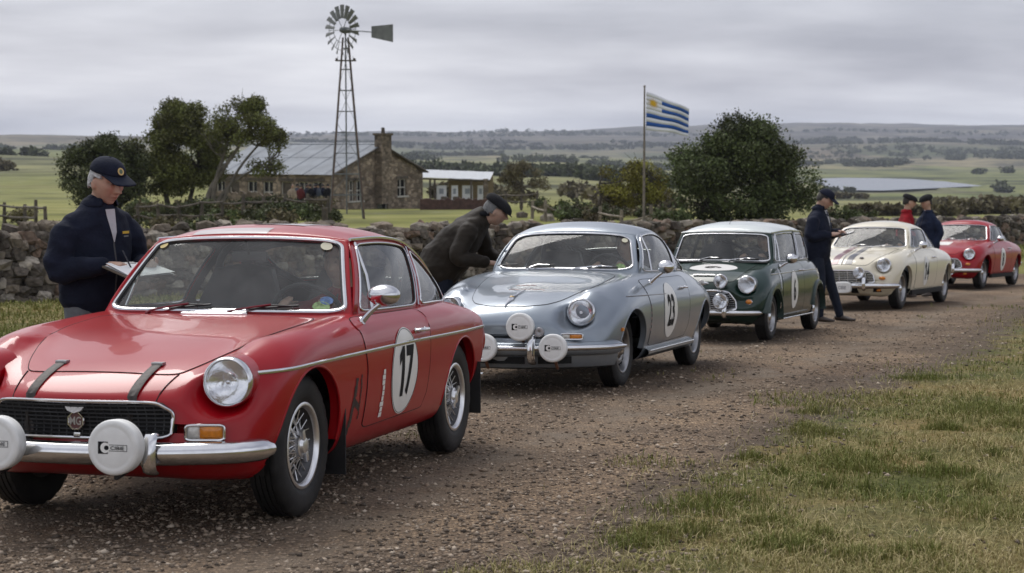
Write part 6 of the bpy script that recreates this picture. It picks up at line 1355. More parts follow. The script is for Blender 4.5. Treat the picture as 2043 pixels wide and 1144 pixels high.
for side in (0, 1):
    rf = MB().add([(-HL - .25, (-.35 if side == 0 else HD + .35), HE - .13), (.28, (-.35 if side == 0 else HD + .35), HE - .13), (.28, HD / 2, HR + .02), (-HL - .25, HD / 2, HR + .02)], [(0, 1, 2, 3)]).build('roof', WOODD, house, smooth=False)
    for k in range(nsh):
        x0 = -HL - .3 + (HL + .6) * k / nsh; x1 = -HL - .3 + (HL + .6) * (k + 1) / nsh + .03; lift = .05 + .012 * (k % 2); nx = 13
        for (t0, t1, dz) in ((-.06, .56, 0.), (.52, 1.0, .02)):
            G = []
            for i in range(nx):
                x = x0 + (x1 - x0) * i / (nx - 1); c = .016 * math.cos(i * math.pi)
                G.append([(x, (HD / 2) * t if side == 0 else HD - (HD / 2) * t, HE - .05 + (HR - HE + .07) * t + lift + dz + c) for t in (t0, t1)])
            MB().grid(np.array(G)).build('roof_sheet', TIN, rf, smooth=False)
MB().tube([(-HL - .3, HD / 2, HR + .09), (.3, HD / 2, HR + .09)], .09, 6).build('ridge_cap', TIN, house)
for s in (0, 1): MB().tube([(.28, (-.3 if s == 0 else HD + .3), HE - .08), (.28, HD / 2, HR + .02)], .07, 4).build('barge_board', WOODD, house, smooth=False)
ch = MB().box((.28, 5.75, 2.9), (.62, 1.25, 4.9)).build('chimney', STONEC, house, smooth=False); MB().box((.28, 5.75, 5.42), (.80, 1.45, .16)).build('chimney_cap', STONEC, ch, smooth=False); MB().lathe([(0, .14), (.4, .12), (.4, .08), (0, .08)], 12, MT((.28, 5.75, 5.5), (0, 0.001, 1))).build('chimney_pot', WOODD, ch)
# rubble field wall and woodpile against the farmhouse front
for (p0, p1, d, h, lab) in ((430, 560, 112, 1.15, 'low rubble garden wall before the farmhouse front'), (838, 982, 121, .75, 'low dark red brick wall before the verandah')):
    x0, y0 = at_px(p0, d); x1, y1 = at_px(p1, d + 3); b = MB(); rg = np.random.RandomState(p0); n = 30; m_ = STONEC if p0 == 430 else REDD
    top = [h * rg.uniform(.85, 1.1) for _ in range(n + 1)]; G = []
    for k in range(n + 1):
        t = k / n; x = x0 + (x1 - x0) * t; y = y0 + (y1 - y0) * t; z = H1(x, y); G.append([(x, y, z - .3), (x, y - .02, z + top[k]), (x, y + .45, z + top[k]), (x, y + .47, z - .3)])
    o = b.grid(np.array(G)).build('garden_wall', m_, None, smooth=False); tag(o, lab, 'wall')
# verandah
vx, vy = at_px(905, 134); VZ = H1(vx, vy); ver = empty('verandah'); ver.location = (vx, vy, VZ); ver.rotation_euler = (0, 0, RAD(-4)); tag(ver, 'open verandah with pale tin roof and white doors beside the farmhouse', 'verandah')
VW = 2.75
for k in range(8):
    x0 = -VW + 2 * VW * k / 8; x1 = -VW + 2 * VW * (k + 1) / 8 + .03; G = [[(x, y, z + .012 * math.cos(i * math.pi) + .01 * (k % 2) - .035 * (x + VW)) for y, z in ((-.3, 2.42), (3.2, 2.95))] for i, x in enumerate(np.linspace(x0, x1, 9))]
    MB().grid(np.array(G)).build('roof_sheet', mat('tin_pale', (.44, .46, .48), .55, .1, var=.1), ver, smooth=False)
MB().tube([(-VW, -.25, 2.32), (VW, -.25, 2.14)], .06, 4).build('roof_beam', WOODD, ver)
for x in (-2.5, -1.75, -1.4, 1.35, 2.45): MB().tube([(x, -.2, -.3), (x, -.2, 2.3)], .075 if x < 2 else .2, 6).build('post', WOODD if x < 2 else STONEC, ver)
MB().add([(-VW * .25, 3.0, -.3), (VW, 3.0, -.3), (VW, 3.0, 2.7), (-VW * .25, 3.0, 2.7)], [(0, 1, 2, 3)]).build('back_wall', mat('ochre_plaster', (.26, .20, .12), .9, var=.2), ver, smooth=False)
for x, w_, m_ in ((-.95, .75, 0), (.05, .5, 0), (1.0, .8, 1), (2.0, .5, 1)):
    d_ = MB().box((x, .35 + .2 * m_, 1.12), (w_, .06, 1.35), bev=.02).build('white_door', WHITEP, ver); MB().box((x, .31 + .2 * m_, 1.35), (w_ * .45, .03, .4)).build('pane', mat('pane_grey', (.30, .33, .37), .3), d_, smooth=False)
for x in (-.6, .3): MB().box((x, -.9, .55), (.5, .5, .9), bev=.08).build('dark_chair', WOODD, ver)

# ------------------------------------------------------------------ windmill
wx_, wy_ = at_px(692, 84); WZ = H1(wx_, wy_); wm = empty('windmill'); wm.location = (wx_, wy_, WZ); tag(wm, 'tall steel windpump with a bladed wheel and tail vane on a lattice tower', 'windmill')
GALV = mat('galvanised_dark', (.13, .14, .14), .55, .4, var=.3, vscale=3); RUSTY = mat('rusty_steel', (.10, .07, .055), .8, .2, var=.4, vscale=4)
hubz = EYE + (HOR - 63) / FPX * 84 - WZ; topz = hubz - .35
def leg_at(k, z): a = RAD(52 + 90 * k); r = 1.15 + (.17 - 1.15) * max(0, z) / topz; return Vector((r * math.cos(a), r * math.sin(a), z))
for k in range(4): MB().tube([leg_at(k, -.3), leg_at(k, topz)], .042, 6).build('tower_leg', RUSTY if k in (2, 3) else GALV, wm)
for i, z in enumerate(np.linspace(1.1, topz - .5, 8)):
    MB().tube([leg_at(k, z) for k in range(4)], .018, 4, closed=True).build('girt', GALV, wm)
for k in range(4):
    for i in range(4):
        z0 = 1.1 + i * (topz - 1.6) / 4; z1 = 1.1 + (i + 1) * (topz - 1.6) / 4; MB().tube([leg_at(k, z0), leg_at((k + 1) % 4, z1)], .009, 4).build('brace', GALV, wm)
MB().tube([(0, 0, .2), (0, 0, hubz)], .035, 6).build('pump_pipe', GALV, wm)
pl = MB().box((0, 0, hubz - 1.42), (.95, .62, .045)); pl.box((-.42, 0, hubz - 1.36), (.06, .6, .09)); pl.box((.42, 0, hubz - 1.36), (.06, .6, .09)); pl.build('platform', WOODD, wm, smooth=False)
for s in (-1, 1): MB().tube([(s * .36, -.1, hubz - 1.4), (s * .36, -.1, hubz - 1.22)], .012, 4).build('platform_peg', GALV, wm)
ax = Vector((-.68, -.733, 0)); MW = Matrix.Translation((0, 0, hubz)) @ Matrix((ax, Vector((0, 0, 1)).cross(ax), Vector((0, 0, 1)))).transposed().to_4x4()
MB().lathe([(-.25, .14), (.1, .16), (.28, .12), (.34, 1e-4)], 14, MW).build('gearbox', GALV, wm)
RW = 1.17
whl = MB()
for r_, x in ((RW * .50, .22), (RW * .80, .20)): whl.tube([MW @ Vector((x, r_ * math.cos(a), r_ * math.sin(a))) for a in np.arange(36) / 36 * 2 * math.pi], .014, 5, closed=True)
for k in range(6): a = k / 6 * 2 * math.pi; whl.tube([MW @ Vector((.15, 0, 0)), MW @ Vector((.2, RW * .8 * math.cos(a), RW * .8 * math.sin(a)))], .016, 5)
wheel_o = whl.build('fan_wheel', GALV, wm)
for k in range(18):
    a0 = (k + .5) / 18 * 2 * math.pi; G = []
    for r_ in np.linspace(RW * .46, RW, 5):
        row = []
        for q in np.linspace(-1, 1, 5):
            a = a0 + q * RAD(5.2); row.append(MW @ Vector((-.0 + .20 + q * .045 + .015 * (1 - q * q), r_ * math.cos(a), r_ * math.sin(a))))
        G.append(row)
    MB().grid(np.array([[list(p) for p in r_] for r_ in G])).build('blade', mat('blade_galvanised', (.17, .175, .165), .6, .3, var=.25, vscale=2), wheel_o)
tl = Vector((.68, .733, 0)); zt = Vector((0, 0, hubz))
MB().tube([zt, zt + tl * 1.95 + Vector((0, 0, -.02))], .025, 6).build('tail_boom', GALV, wm)
v0, v1 = zt + tl * 1.65, zt + tl * 3.05; vn = MB(); th = Vector((.733, -.68, 0)) * .008
vv = [v0 + Vector((0, 0, .26)), v1 + Vector((0, 0, .42)), v1 + Vector((0, 0, -.44)), v0 + Vector((0, 0, -.27))]
vn.add([p + th for p in vv] + [p - th for p in vv], [(0, 1, 2, 3), (7, 6, 5, 4)] + [(i, (i + 1) % 4, 4 + (i + 1) % 4, 4 + i) for i in range(4)]); vn.build('tail_vane', mat('vane_grey', (.15, .155, .15), .6, .3, var=.3, vscale=2.5), wm, smooth=False)

# ------------------------------------------------------------------ flag
fx, fy = at_px(1284.5, 70); FZ = H1(fx, fy); topf = EYE + (HOR - 175) / FPX * 70
fp = MB().tube([(fx, fy, FZ - .3), (fx, fy, FZ + 2), (fx, fy, topf)], [.060, .050, .032], 8); fp.ell((fx, fy, topf + .02), (.05, .05, .05)); fpo = fp.build('flagpole', mat('flagpole_wood', (.17, .145, .12), .8, var=.3), None); tag(fpo, 'slender weathered wooden flagpole standing behind the wall', 'flagpole')
FB = mat('flag_blue', (.012, .075, .30), .75); FW = mat('flag_white', (.66, .67, .70), .75); FY = mat('flag_gold', (.60, .36, .02), .7)
def flagP(u, v):
    """u along the fly, v down the hoist"""
    zt_ = EYE + (HOR - 184) / FPX * 70; x = fx + .07 + 1.70 * u - .03 * v * u; z = zt_ - .68 * u**1.1 - v * (1.50 - .46 * u) + .03 * math.sin(u * 9 + v * 3) * u; y = fy + .20 * math.sin(u * 7.5 + v * 1.3) * (.15 + u) ; return (x, y, z)
flag = empty('flag'); tag(flag, 'blue and white striped flag with a golden sun flying from the pole', 'flag')
for k in range(9):
    b = MB(); b.mi = 0; us = np.linspace(0, 1, 37)
    for i in range(36):
        u0, u1 = us[i], us[i + 1]; canton = u1 < .37 and k < 5; b.mi = 1 if (k % 2 == 1 and not canton) else 0
        b.grid([[flagP(u, v) for v in (k / 9, (k + .5) / 9, (k + 1) / 9)] for u in (u0, u1)])
    o = b.build('flag_stripe', [FW, FB], flag, clean=True); modmesh(o, [('SOLIDIFY', dict(thickness=.006, offset=0))])
b = MB(); cu, cv_ = .165, .26
for sgn in (-1, 1):
    pts = [flagP(cu +   .062 * math.cos(a), cv_ + .068 * math.sin(a)) for a in np.arange(20) / 20 * 2 * math.pi]; b.add([(p[0], p[1] + sgn * .010, p[2]) for p in pts], [tuple(range(20))])
    for k in range(16):
        a = k / 16 * 2 * math.pi; q = []
        for r_, da in ((.058, -.17), (.140, 0), (.058, .17)): p = flagP(cu + r_ * math.cos(a + da), cv_ + r_ * 1.12 * math.sin(a + da)); q.append((p[0], p[1] + sgn * .0095, p[2]))
        b.add(q, [(0, 1, 2)])
b.build('flag_sun', FY, flag, smooth=False)

# ------------------------------------------------------------------ dry stone wall
STONE = []
for nm, c in (('wall_stone_dark', (.085, .070, .058)), ('wall_stone_brown', (.16, .13, .10)), ('wall_stone_pale', (.29, .255, .21)), ('wall_stone_rust', (.17, .115, .085))):
    STONE.append(mat(nm, c, .95, var=.5, vscale=4, bump=.7, bscale=14, spec=.15, rand=.3, dirt=(.25, .25, .20, .35)))
rw = np.random.RandomState(77); SV = []
for k in range(14):
    bm = bmesh.new(); bmesh.ops.create_cube(bm, size=1); bmesh.ops.bevel(bm, geom=list(bm.edges), offset=.22, segments=1, affect='EDGES')
    for v in bm.verts: v.co += Vector(rw.uniform(-.15, .15, 3))
    bmesh.ops.triangulate(bm, faces=bm.faces); me = bpy.data.meshes.new('stone'); bm.to_mesh(me); bm.free(); SV.append(me)
SVn = [(np.array([v.co[:] for v in m.vertices]), np.array([p.vertices[:] for p in m.polygons])) for m in SV]
SMESH = {}
def stone_mesh(v, m):
    if (v, m) not in SMESH: c = SV[v].copy(); c.materials.append(STONE[m]); SMESH[(v, m)] = c
    return SMESH[(v, m)]
WP = np.array([(-17, 20.5), (-9.2, 28), (-.5, 39), (8, 49.5), (17, 60.5), (32, 74)]); WL = np.concatenate([[0], np.cumsum(np.linalg.norm(np.diff(WP, axis=0), axis=1))])
def wallpt(s): return np.array([np.interp(s, WL, WP[:, 0]), np.interp(s, WL, WP[:, 1])])
cand = []
s_end = WL[-1]
for row in range(9):
    for face in (-1, 1):
        s = rw.uniform(0, .2)
        while s < s_end:
            ln = rw.uniform(.13, .38); hh = rw.uniform(.13, .21); p = wallpt(s + ln / 2); q = wallpt(s + ln / 2 + .1); t = (q - p) / .1; n = np.array([t[1], -t[0]])
            hw = 1.24 if p[1] < 45 else 1.24 - .3 * min(1, (p[1] - 45) / 12)
            z = H1(p[0], p[1]) + .06 + row * hw / 8.7 + rw.uniform(-.035, .035)
            if row == 8 and rw.rand() < .45: s += ln; continue
            off = face * (.30 - .02 * row) + rw.uniform(-.05, .05); c = p + n * off
            vis = face == 1 or row >= 7
            px_ = PCX + FPX * c[0] / c[1]
            if vis and -1400 < px_ < 2700: cand.append((c[1] + (60 if not -20 < px_ < 2060 else 0) + (0 if 0 < px_ < 1050 else 12) + (4 if 100 < px_ < 290 else 0) + (6 if row < 4 and px_ > 120 else 0), (c[0], c[1], z), math.atan2(t[1], t[0]) + rw.uniform(-.32, .32), (ln * 1.10, rw.uniform(.22, .38), hh * 1.15), rw.randint(14), int(rw.choice(4, p=[.40, .30, .16, .14])), rw.uniform(-.35, .35)))
            s += ln
cand.sort(key=lambda c: c[0])
swall = empty('dry_stone_wall'); swall.location = (WP[0][0], WP[0][1], H1(*WP[0])); tag(swall, 'long tumbledown dry stone wall behind the parked cars', 'wall')
Lw = Vector(swall.location)
for (k, c, a, sz, v, m, tlt) in cand[:300]:
    o = bpy.data.objects.new('stone', stone_mesh(v, m)); COL.objects.link(o); o.parent = swall; o.matrix_local = Matrix.Translation(Vector(c) - Lw) @ Matrix.Rotation(a, 4, 'Z') @ Matrix.Rotation(tlt, 4, 'X') @ Matrix.Diagonal((*sz, 1))
VV = [[] for _ in STONE]; FF = [[] for _ in STONE]; nb = [0] * 4
for (k, c, a, sz, v, m, tlt) in cand[300:]:
    V0, F0 = SVn[v]; M = np.array(Matrix.Rotation(a, 3, 'Z') @ Matrix.Rotation(tlt, 3, 'X') @ Matrix.Diagonal(sz)); VV[m].append(V0 @ M.T + np.array(c) - np.array(Lw)); FF[m].append(F0 + nb[m]); nb[m] += len(V0)
for m in range(4):
    o = link('rubble', bigmesh('rubble', np.concatenate(VV[m]), np.concatenate(FF[m]), 3), STONE[m], swall, smooth=False); o['kind'] = 'stuff'
core = MB(); G = []
for s in np.linspace(0, s_end, 160):
    p = wallpt(s); q = wallpt(min(s + .1, s_end)); q = q if s < s_end else p + (p - wallpt(s - .1)); t = (q - p) / np.linalg.norm(q - p); n = np.array([t[1], -t[0]]); z = H1(*p); hh = .95 if p[1] < 45 else .75
    G.append([(p[0] + n[0] * k * .24 - Lw.x, p[1] + n[1] * k * .24 - Lw.y, z + h_ - Lw.z) for k, h_ in ((1, -.2), (1, hh), (-1, hh), (-1, -.2))])
core.grid(np.array(G)).build('hearting', STONE[0], swall, smooth=False)
# loose boulders on the grazing
for k in range(46):
    px_, d_ = rw.uniform(1040, 1340) if k < 26 else rw.uniform(280, 660), rw.uniform(62, 88); x, y = at_px(px_, d_); s_ = rw.uniform(.18, .5)
    o = bpy.data.objects.new('boulder', stone_mesh(rw.randint(14), int(rw.choice([0, 1, 2])))); COL.objects.link(o); o.matrix_world = Matrix.Translation((x, y, H1(x, y) + s_ * .25)) @ Matrix.Rotation(rw.uniform(0, 6), 4, 'Z') @ Matrix.Diagonal((s_ * rw.uniform(.9, 1.8), s_, s_ * .8, 1)); tag(o, 'loose weathered boulder in the rough grass below the flag' if k < 26 else 'loose weathered boulder in the rough grass before the farmhouse fence', 'boulder', 'boulders below the flag' if k < 26 else 'boulders before the farmhouse fence')

# ------------------------------------------------------------------ fences
def fence(label, posts, rails, m=WOODD, cat='fence'):
    """posts [(px, d, height, lean)], rails [(i, j, h_i, h_j)]"""
    root = empty('post_and_rail_fence'); x, y = at_px(posts[0][0], posts[0][1]); L0 = Vector((x, y, H1(x, y))); root.location = L0; tag(root, label, cat); P = []
    for (px_, d_, h_, ln) in posts:
        x, y = at_px(px_, d_); b = Vector((x, y, H1(x, y))) - L0; P.append((b, h_, ln)); MB().tube([b + Vector((0, 0, -.2)), b + Vector((ln * .5, 0, h_ * .5)), b + Vector((ln, 0, h_))], [.085, .08, .07], 6).build('post', m, root)
    for (i, j, a, c) in rails:
        p, q = P[i][0] + Vector((0, -.08, a)), P[j][0] + Vector((0, -.08, c)); k = (p + q) / 2 + Vector((0, 0, -.03)); MB().tube([p + (p - q) * .05, k, q + (q - p) * .05], .052, 5).build('rail', m, root)
    return root
fence('broken wooden post and rail fence in the green field', [(-60,79,1.1,0),(8,78,1.0,.03),(50,76,1.0,.0),(71,73.5,1.25,.02),(91,72,1.05,-.02)], [(0,1,.9,.85),(1,2,.85,.85),(2,3,.9,.95),(3,4,.95,.98),(0,1,.45,.4),(1,2,.4,.42),(2,3,.45,.5)])
rf_ = np.random.RandomState(9); ps = [(275 + 42 * k, 76 + k * .9 + rf_.uniform(-.5, .5), rf_.uniform(.8, 1.25), rf_.uniform(-.08, .08)) for k in range(10)]
fence('long dilapidated wooden rail fence below the windswept trees', ps, [(k, k + 1, rf_.uniform(.75, .95), rf_.uniform(.7, .95)) for k in range(9)] + [(k, k + 1, rf_.uniform(.35, .55), rf_.uniform(.3, .55)) for k in range(9) if k != 4])
ps = [(1062,86,.9,.02),(1088,82,1.0,0),(1120,84,.7,-.05),(1151,90,1.2,.0),(1196,80,.8,.04),(1240,78,.7,0),(1300,78,.9,-.03),(1335,80,.7,0)]
fence('fallen timber rails and stub posts on the grazing below the flag', ps, [(0,1,.6,.5),(1,2,.75,.35),(2,4,.3,.35),(4,5,.5,.4),(5,6,.15,.45)], WOODP)
fence('dark timber corral rails beside the sparse brown tree', [(985,120,1.2,0),(1010,118,1.2,0),(1040,117,1.1,0),(1072,116,1.3,0)], [(0,1,1.,1.),(1,2,1.,.95),(2,3,.95,1.1),(0,1,.6,.6),(1,2,.6,.5),(2,3,.55,.6)])
x_, y_ = at_px(648, 72); o = MB().tube([(x_, y_, H1(x_, y_) - .2), (x_, y_, H1(x_, y_) + .9)], .13, 7).build('gate_post', WOODD); tag(o, 'single stout dark post standing before the farmhouse', 'post')

CARS = [red_gt(), silver_coupe(), green_saloon(), white_coupe(), far_coupe()]
bpy.context.view_layer.update()
# ------------------------------------------------------------------ people (local frame: facing +X, left +Y, z up from the ground)
from mathutils import noise as mnoise
def frame_loft(b, pts, rad, n=14, side=(0, 1, 0), cap=True):
    """tube with elliptical sections: rad [(front, side)], rounded ends"""
    P = np.array(pts, float); R = np.array([(r, r) if np.isscalar(r) else r for r in rad], float); k = len(P); m = max(2 * k + 4, 10)
    tk = np.concatenate([[0], np.cumsum(np.linalg.norm(np.diff(P, axis=0), axis=1)**.7 + 1e-6)]); tt = np.linspace(0, tk[-1], m); Q = hermite(tk, P, tt); S = np.maximum(hermite(tk, R, tt), .003)
    T = np.gradient(Q, axis=0); T /= np.linalg.norm(T, axis=1, keepdims=True)
    if cap:
        e0, e1 = S[0].mean() * .7, S[-1].mean() * .7
        Q = np.concatenate([[Q[0] - T[0] * e0], [Q[0] - T[0] * e0 * .7], Q, [Q[-1] + T[-1] * e1 * .7], [Q[-1] + T[-1] * e1]]); S = np.concatenate([[S[0] * .05], [S[0] * .7], S, [S[-1] * .7], [S[-1] * .05]]); T = np.concatenate([T[:1], T[:1], T, T[-1:], T[-1:]])
    a = np.arange(n) / n * 2 * math.pi; G = []; sd = np.array(side, float); sp = None
    for q, s, t in zip(Q, S, T):
        y = sd - t * sd.dot(t)
        if np.linalg.norm(y) < .25: y = (sp if sp is not None else np.array([1., 0, 0])); y = y - t * y.dot(t)
        y /= np.linalg.norm(y); sp = y; x = np.cross(y, t); G.append(q + np.outer(np.cos(a) * s[0], x) + np.outer(np.sin(a) * s[1], y))
    base = len(b.v); b.grid(np.array(G), cv=True); kk = len(G); b.f.append(tuple(range(base + n - 1, base - 1, -1))); b.f.append(tuple(range(base + (kk - 1) * n, base + kk * n))); b.m += [b.mi] * 2
def fuse(b, name, m, parent, voxel, smooth=4, wr=0., ws=9., seed=0., flow=(1, 1, 1)):
    """one continuous skin over the collected volumes, with soft folds"""
    o = b.build(name, m, parent); modmesh(o, [('REMESH', dict(mode='VOXEL', voxel_size=voxel, adaptivity=0.)), ('SMOOTH', dict(factor=.5, iterations=smooth))] + ([('DECIMATE', dict(ratio=.45))] if name in ('body', 'trousers') else [])); me = o.data
    if wr:
        n = len(me.vertices); C = np.zeros(n * 3, np.float32); Nn = np.zeros(n * 3, np.float32); me.vertices.foreach_get('co', C); me.vertex_normals.foreach_get('vector', Nn); C = C.reshape(-1, 3); Nn = Nn.reshape(-1, 3)
        Q = C * np.array(flow) * ws + np.array([seed, seed * 2, 0]); K = np.array([mnoise.noise(q) * .7 + .45 * mnoise.noise(q * 2.4) + .9 * (1 - 2 * abs(mnoise.noise(q * .63 + Vector((5, 1, 2))))) for q in map(Vector, Q.tolist())]); C = C + Nn * (K * wr)[:, None]; me.vertices.foreach_set('co', C.astype(np.float32).ravel())
    me.polygons.foreach_set('use_smooth', np.ones(len(me.polygons), bool)); me.update(); return o
def head_mesh(b, M, sc=1.0, stout=1.0):
    nu, nv = 60, 72; th = np.linspace(.02, math.pi - .02, nu); ph = np.arange(nv) / nv * 2 * math.pi
    x = np.outer(np.sin(th), np.cos(ph)) * .099; y = np.outer(np.sin(th), np.sin(ph)) * .077 * stout; z = np.outer(np.cos(th), np.ones(nv)) * .120
    low = np.clip(-z / .12, 0, 1); y = y * (1 - .26 * low**1.4); x = np.where((x < 0), x * (1 - .30 * np.clip((-z - .02) / .1, 0, 1)), x); x = x + np.where(x > 0, .008 * low, 0)
    fr = np.clip(x / .05, 0, 1)
    def g(yc, zc, sy, sz, a): return a * np.exp(-((np.abs(y) - yc) / sy)**2 - ((z - zc) / sz)**2) * fr
    x = x + g(0, .022, .011, .022, .013) + g(0, -.012, .0125, .020, .028) + g(0, -.026, .016, .011, .023) + g(.012, -.030, .007, .007, .008)
    x = x + g(.030, .038, .020, .009, .011) - g(.031, .016, .014, .012, .018) + g(.046, -.012, .018, .016, .009) - g(.03, -.055, .010, .018, .005)
    x = x + g(0, -.057, .022, .0065, .011) - g(0, -.0650, .024, .0040, .007) + g(0, -.072, .019, .007, .011) - g(0, -.083, .02, .006, .004) + g(0, -.102, .020, .014, .015)
    G = np.stack([x, y, z], -1) * sc; R = np.array(M)[:3, :3]; t = np.array(M)[:3, 3]; G = G @ R.T + t; base = len(b.v); b.grid(G, cv=True)
    b.f.append(tuple(range(base + nv - 1, base - 1, -1))); b.f.append(tuple(range(base + (nu - 1) * nv, base + nu * nv))); b.m += [0, 0]
    for s in (1, -1):
        b.ell(M @ Vector((-.004, s * .079 * stout, -.008)) , (.019, .010, .033), M.to_3x3() @ Matrix.Rotation(-.25 * s, 3, 'Z'), 8, 10); b.ell(M @ Vector((.030 * 2.9 - .002, s * .031, .014)), (.012, .013, .011), M.to_3x3(), 8, 10)
def hand_mesh(b, wrist, fwd, palm, curl=.6, thumb_side=1, sc=1., spread=1.):
    """palm and five separate fingers; fwd = pointing direction, palm = palm normal, thumb_side = sign along fwd x palm"""
    f = np.array(fwd, float); f /= np.linalg.norm(f); n = np.array(palm, float); n -= f * n.dot(f); n /= np.linalg.norm(n); s = np.cross(f, n) * thumb_side; w = np.array(wrist, float)
    frame_loft(b, [w - f * .03, w + f * .02, w + f * .055, w + f * .088], [(.021, .027), (.019, .033), (.017, .040), (.013, .040)], 12, side=tuple(s))
    for k, (off, ln) in enumerate(((.030, .070), (.010, .078), (-.010, .073), (-.029, .058))):
        r0 = w + f * .085 + s * off * spread; c = curl * (1 + .12 * k); p1 = r0 + (f * math.cos(c * .55) + n * math.sin(c * .55)) * ln * .45; p2 = p1 + (f * math.cos(c * 1.35) + n * math.sin(c * 1.35)) * ln * .33; p3 = p2 + (f * math.cos(c * 2.0) + n * math.sin(c * 2.0)) * ln * .25
        frame_loft(b, [r0 - f * .012, p1, p2, p3], [.0105, .0098, .0090, .0078], 8, side=tuple(s))
    t0 = w + f * .025 + s * .028; t1 = t0 + (f * .62 + s * .62 + n * .35) * .040; t2 = t1 + (f * .80 + s * .12 + n * .58) * .032; frame_loft(b, [t0 - f * .01, t1, t2, t2 + (f * .8 - s * .1 + n * .5) * .015], [.0135, .0120, .0105, .008], 8)
def skinmat(name, c):
    if name in MATS: return MATS[name]
    m = bpy.data.materials.new(name); m.use_nodes = True; t = m.node_tree; b = t.nodes['Principled BSDF']; b.inputs['Roughness'].default_value = .5; b.inputs['Subsurface Weight'].default_value = .12; b.inputs['Subsurface Radius'].default_value = (.012, .004, .002); b.inputs['Specular IOR Level'].default_value = .35
    at = N(t, 'ShaderNodeAttribute', attribute_name='face'); tc = N(t, 'ShaderNodeTexCoord'); no = N(t, 'ShaderNodeTexNoise'); no.inputs['Scale'].default_value = 30; no.inputs['Detail'].default_value = 4; lk(t, tc.outputs['Object'], no.inputs[0])
    r = N(t, 'ShaderNodeMapRange'); r.inputs['To Min'].default_value = .78; r.inputs['To Max'].default_value = 1.2; lk(t, no.outputs[0], r.inputs[0]); mu = N(t, 'ShaderNodeMix', data_type='RGBA', blend_type='MULTIPLY'); mu.inputs[0].default_value = 1; mu.inputs[6].default_value = (*c, 1); lk(t, r.outputs[0], mu.inputs[7])
    m2 = N(t, 'ShaderNodeMix', data_type='RGBA', blend_type='MULTIPLY'); m2.inputs[0].default_value = 1; lk(t, mu.outputs[2], m2.inputs[6]); lk(t, at.outputs['Color'], m2.inputs[7]); lk(t, m2.outputs[2], b.inputs['Base Color']); MATS[name] = m; return m
SKIN = skinmat('skin', (.48, .30, .225)); SKIN2 = skinmat('skin_ruddy', (.44, .28, .21))
def cloth(name, c, bump=.35, bs=70, rough=.85): return mat(name, c, rough, var=.22, vscale=9, bump=bump, bscale=bs, spec=.12, sheen=.02)
NAVY = cloth('navy_jacket', (.012, .015, .028)); OLIVE = cloth('waxed_olive_jacket', (.026, .021, .016), .3, 40, .6); REDJ = cloth('red_jacket', (.22, .010, .016)); GREYT = cloth('grey_trousers', (.13, .14, .15)); DENIM = cloth('dark_denim', (.016, .020, .032)); BLACKC = cloth('black_cloth', (.010, .010, .012)); SHOE = mat('brown_shoe', (.035, .024, .018), .5, var=.3); GREYH = mat('grey_hair', (.42, .42, .42), .7, var=.4, vscale=60, bump=.8, bscale=150); DARKH = mat('dark_hair', (.02, .016, .013), .7, var=.4, vscale=60, bump=.6, bscale=150); SHIRT = cloth('pale_shirt', (.42, .42, .44)); GREYCAP = cloth('charcoal_cap', (.016, .016, .018), .5, 120)
def headM(J): 
    h = J['head']; return Matrix.Translation(h[:3]) @ Matrix.Rotation(h[4] if len(h) > 4 else 0, 4, 'Z') @ Matrix.Rotation(h[3], 4, 'Y')
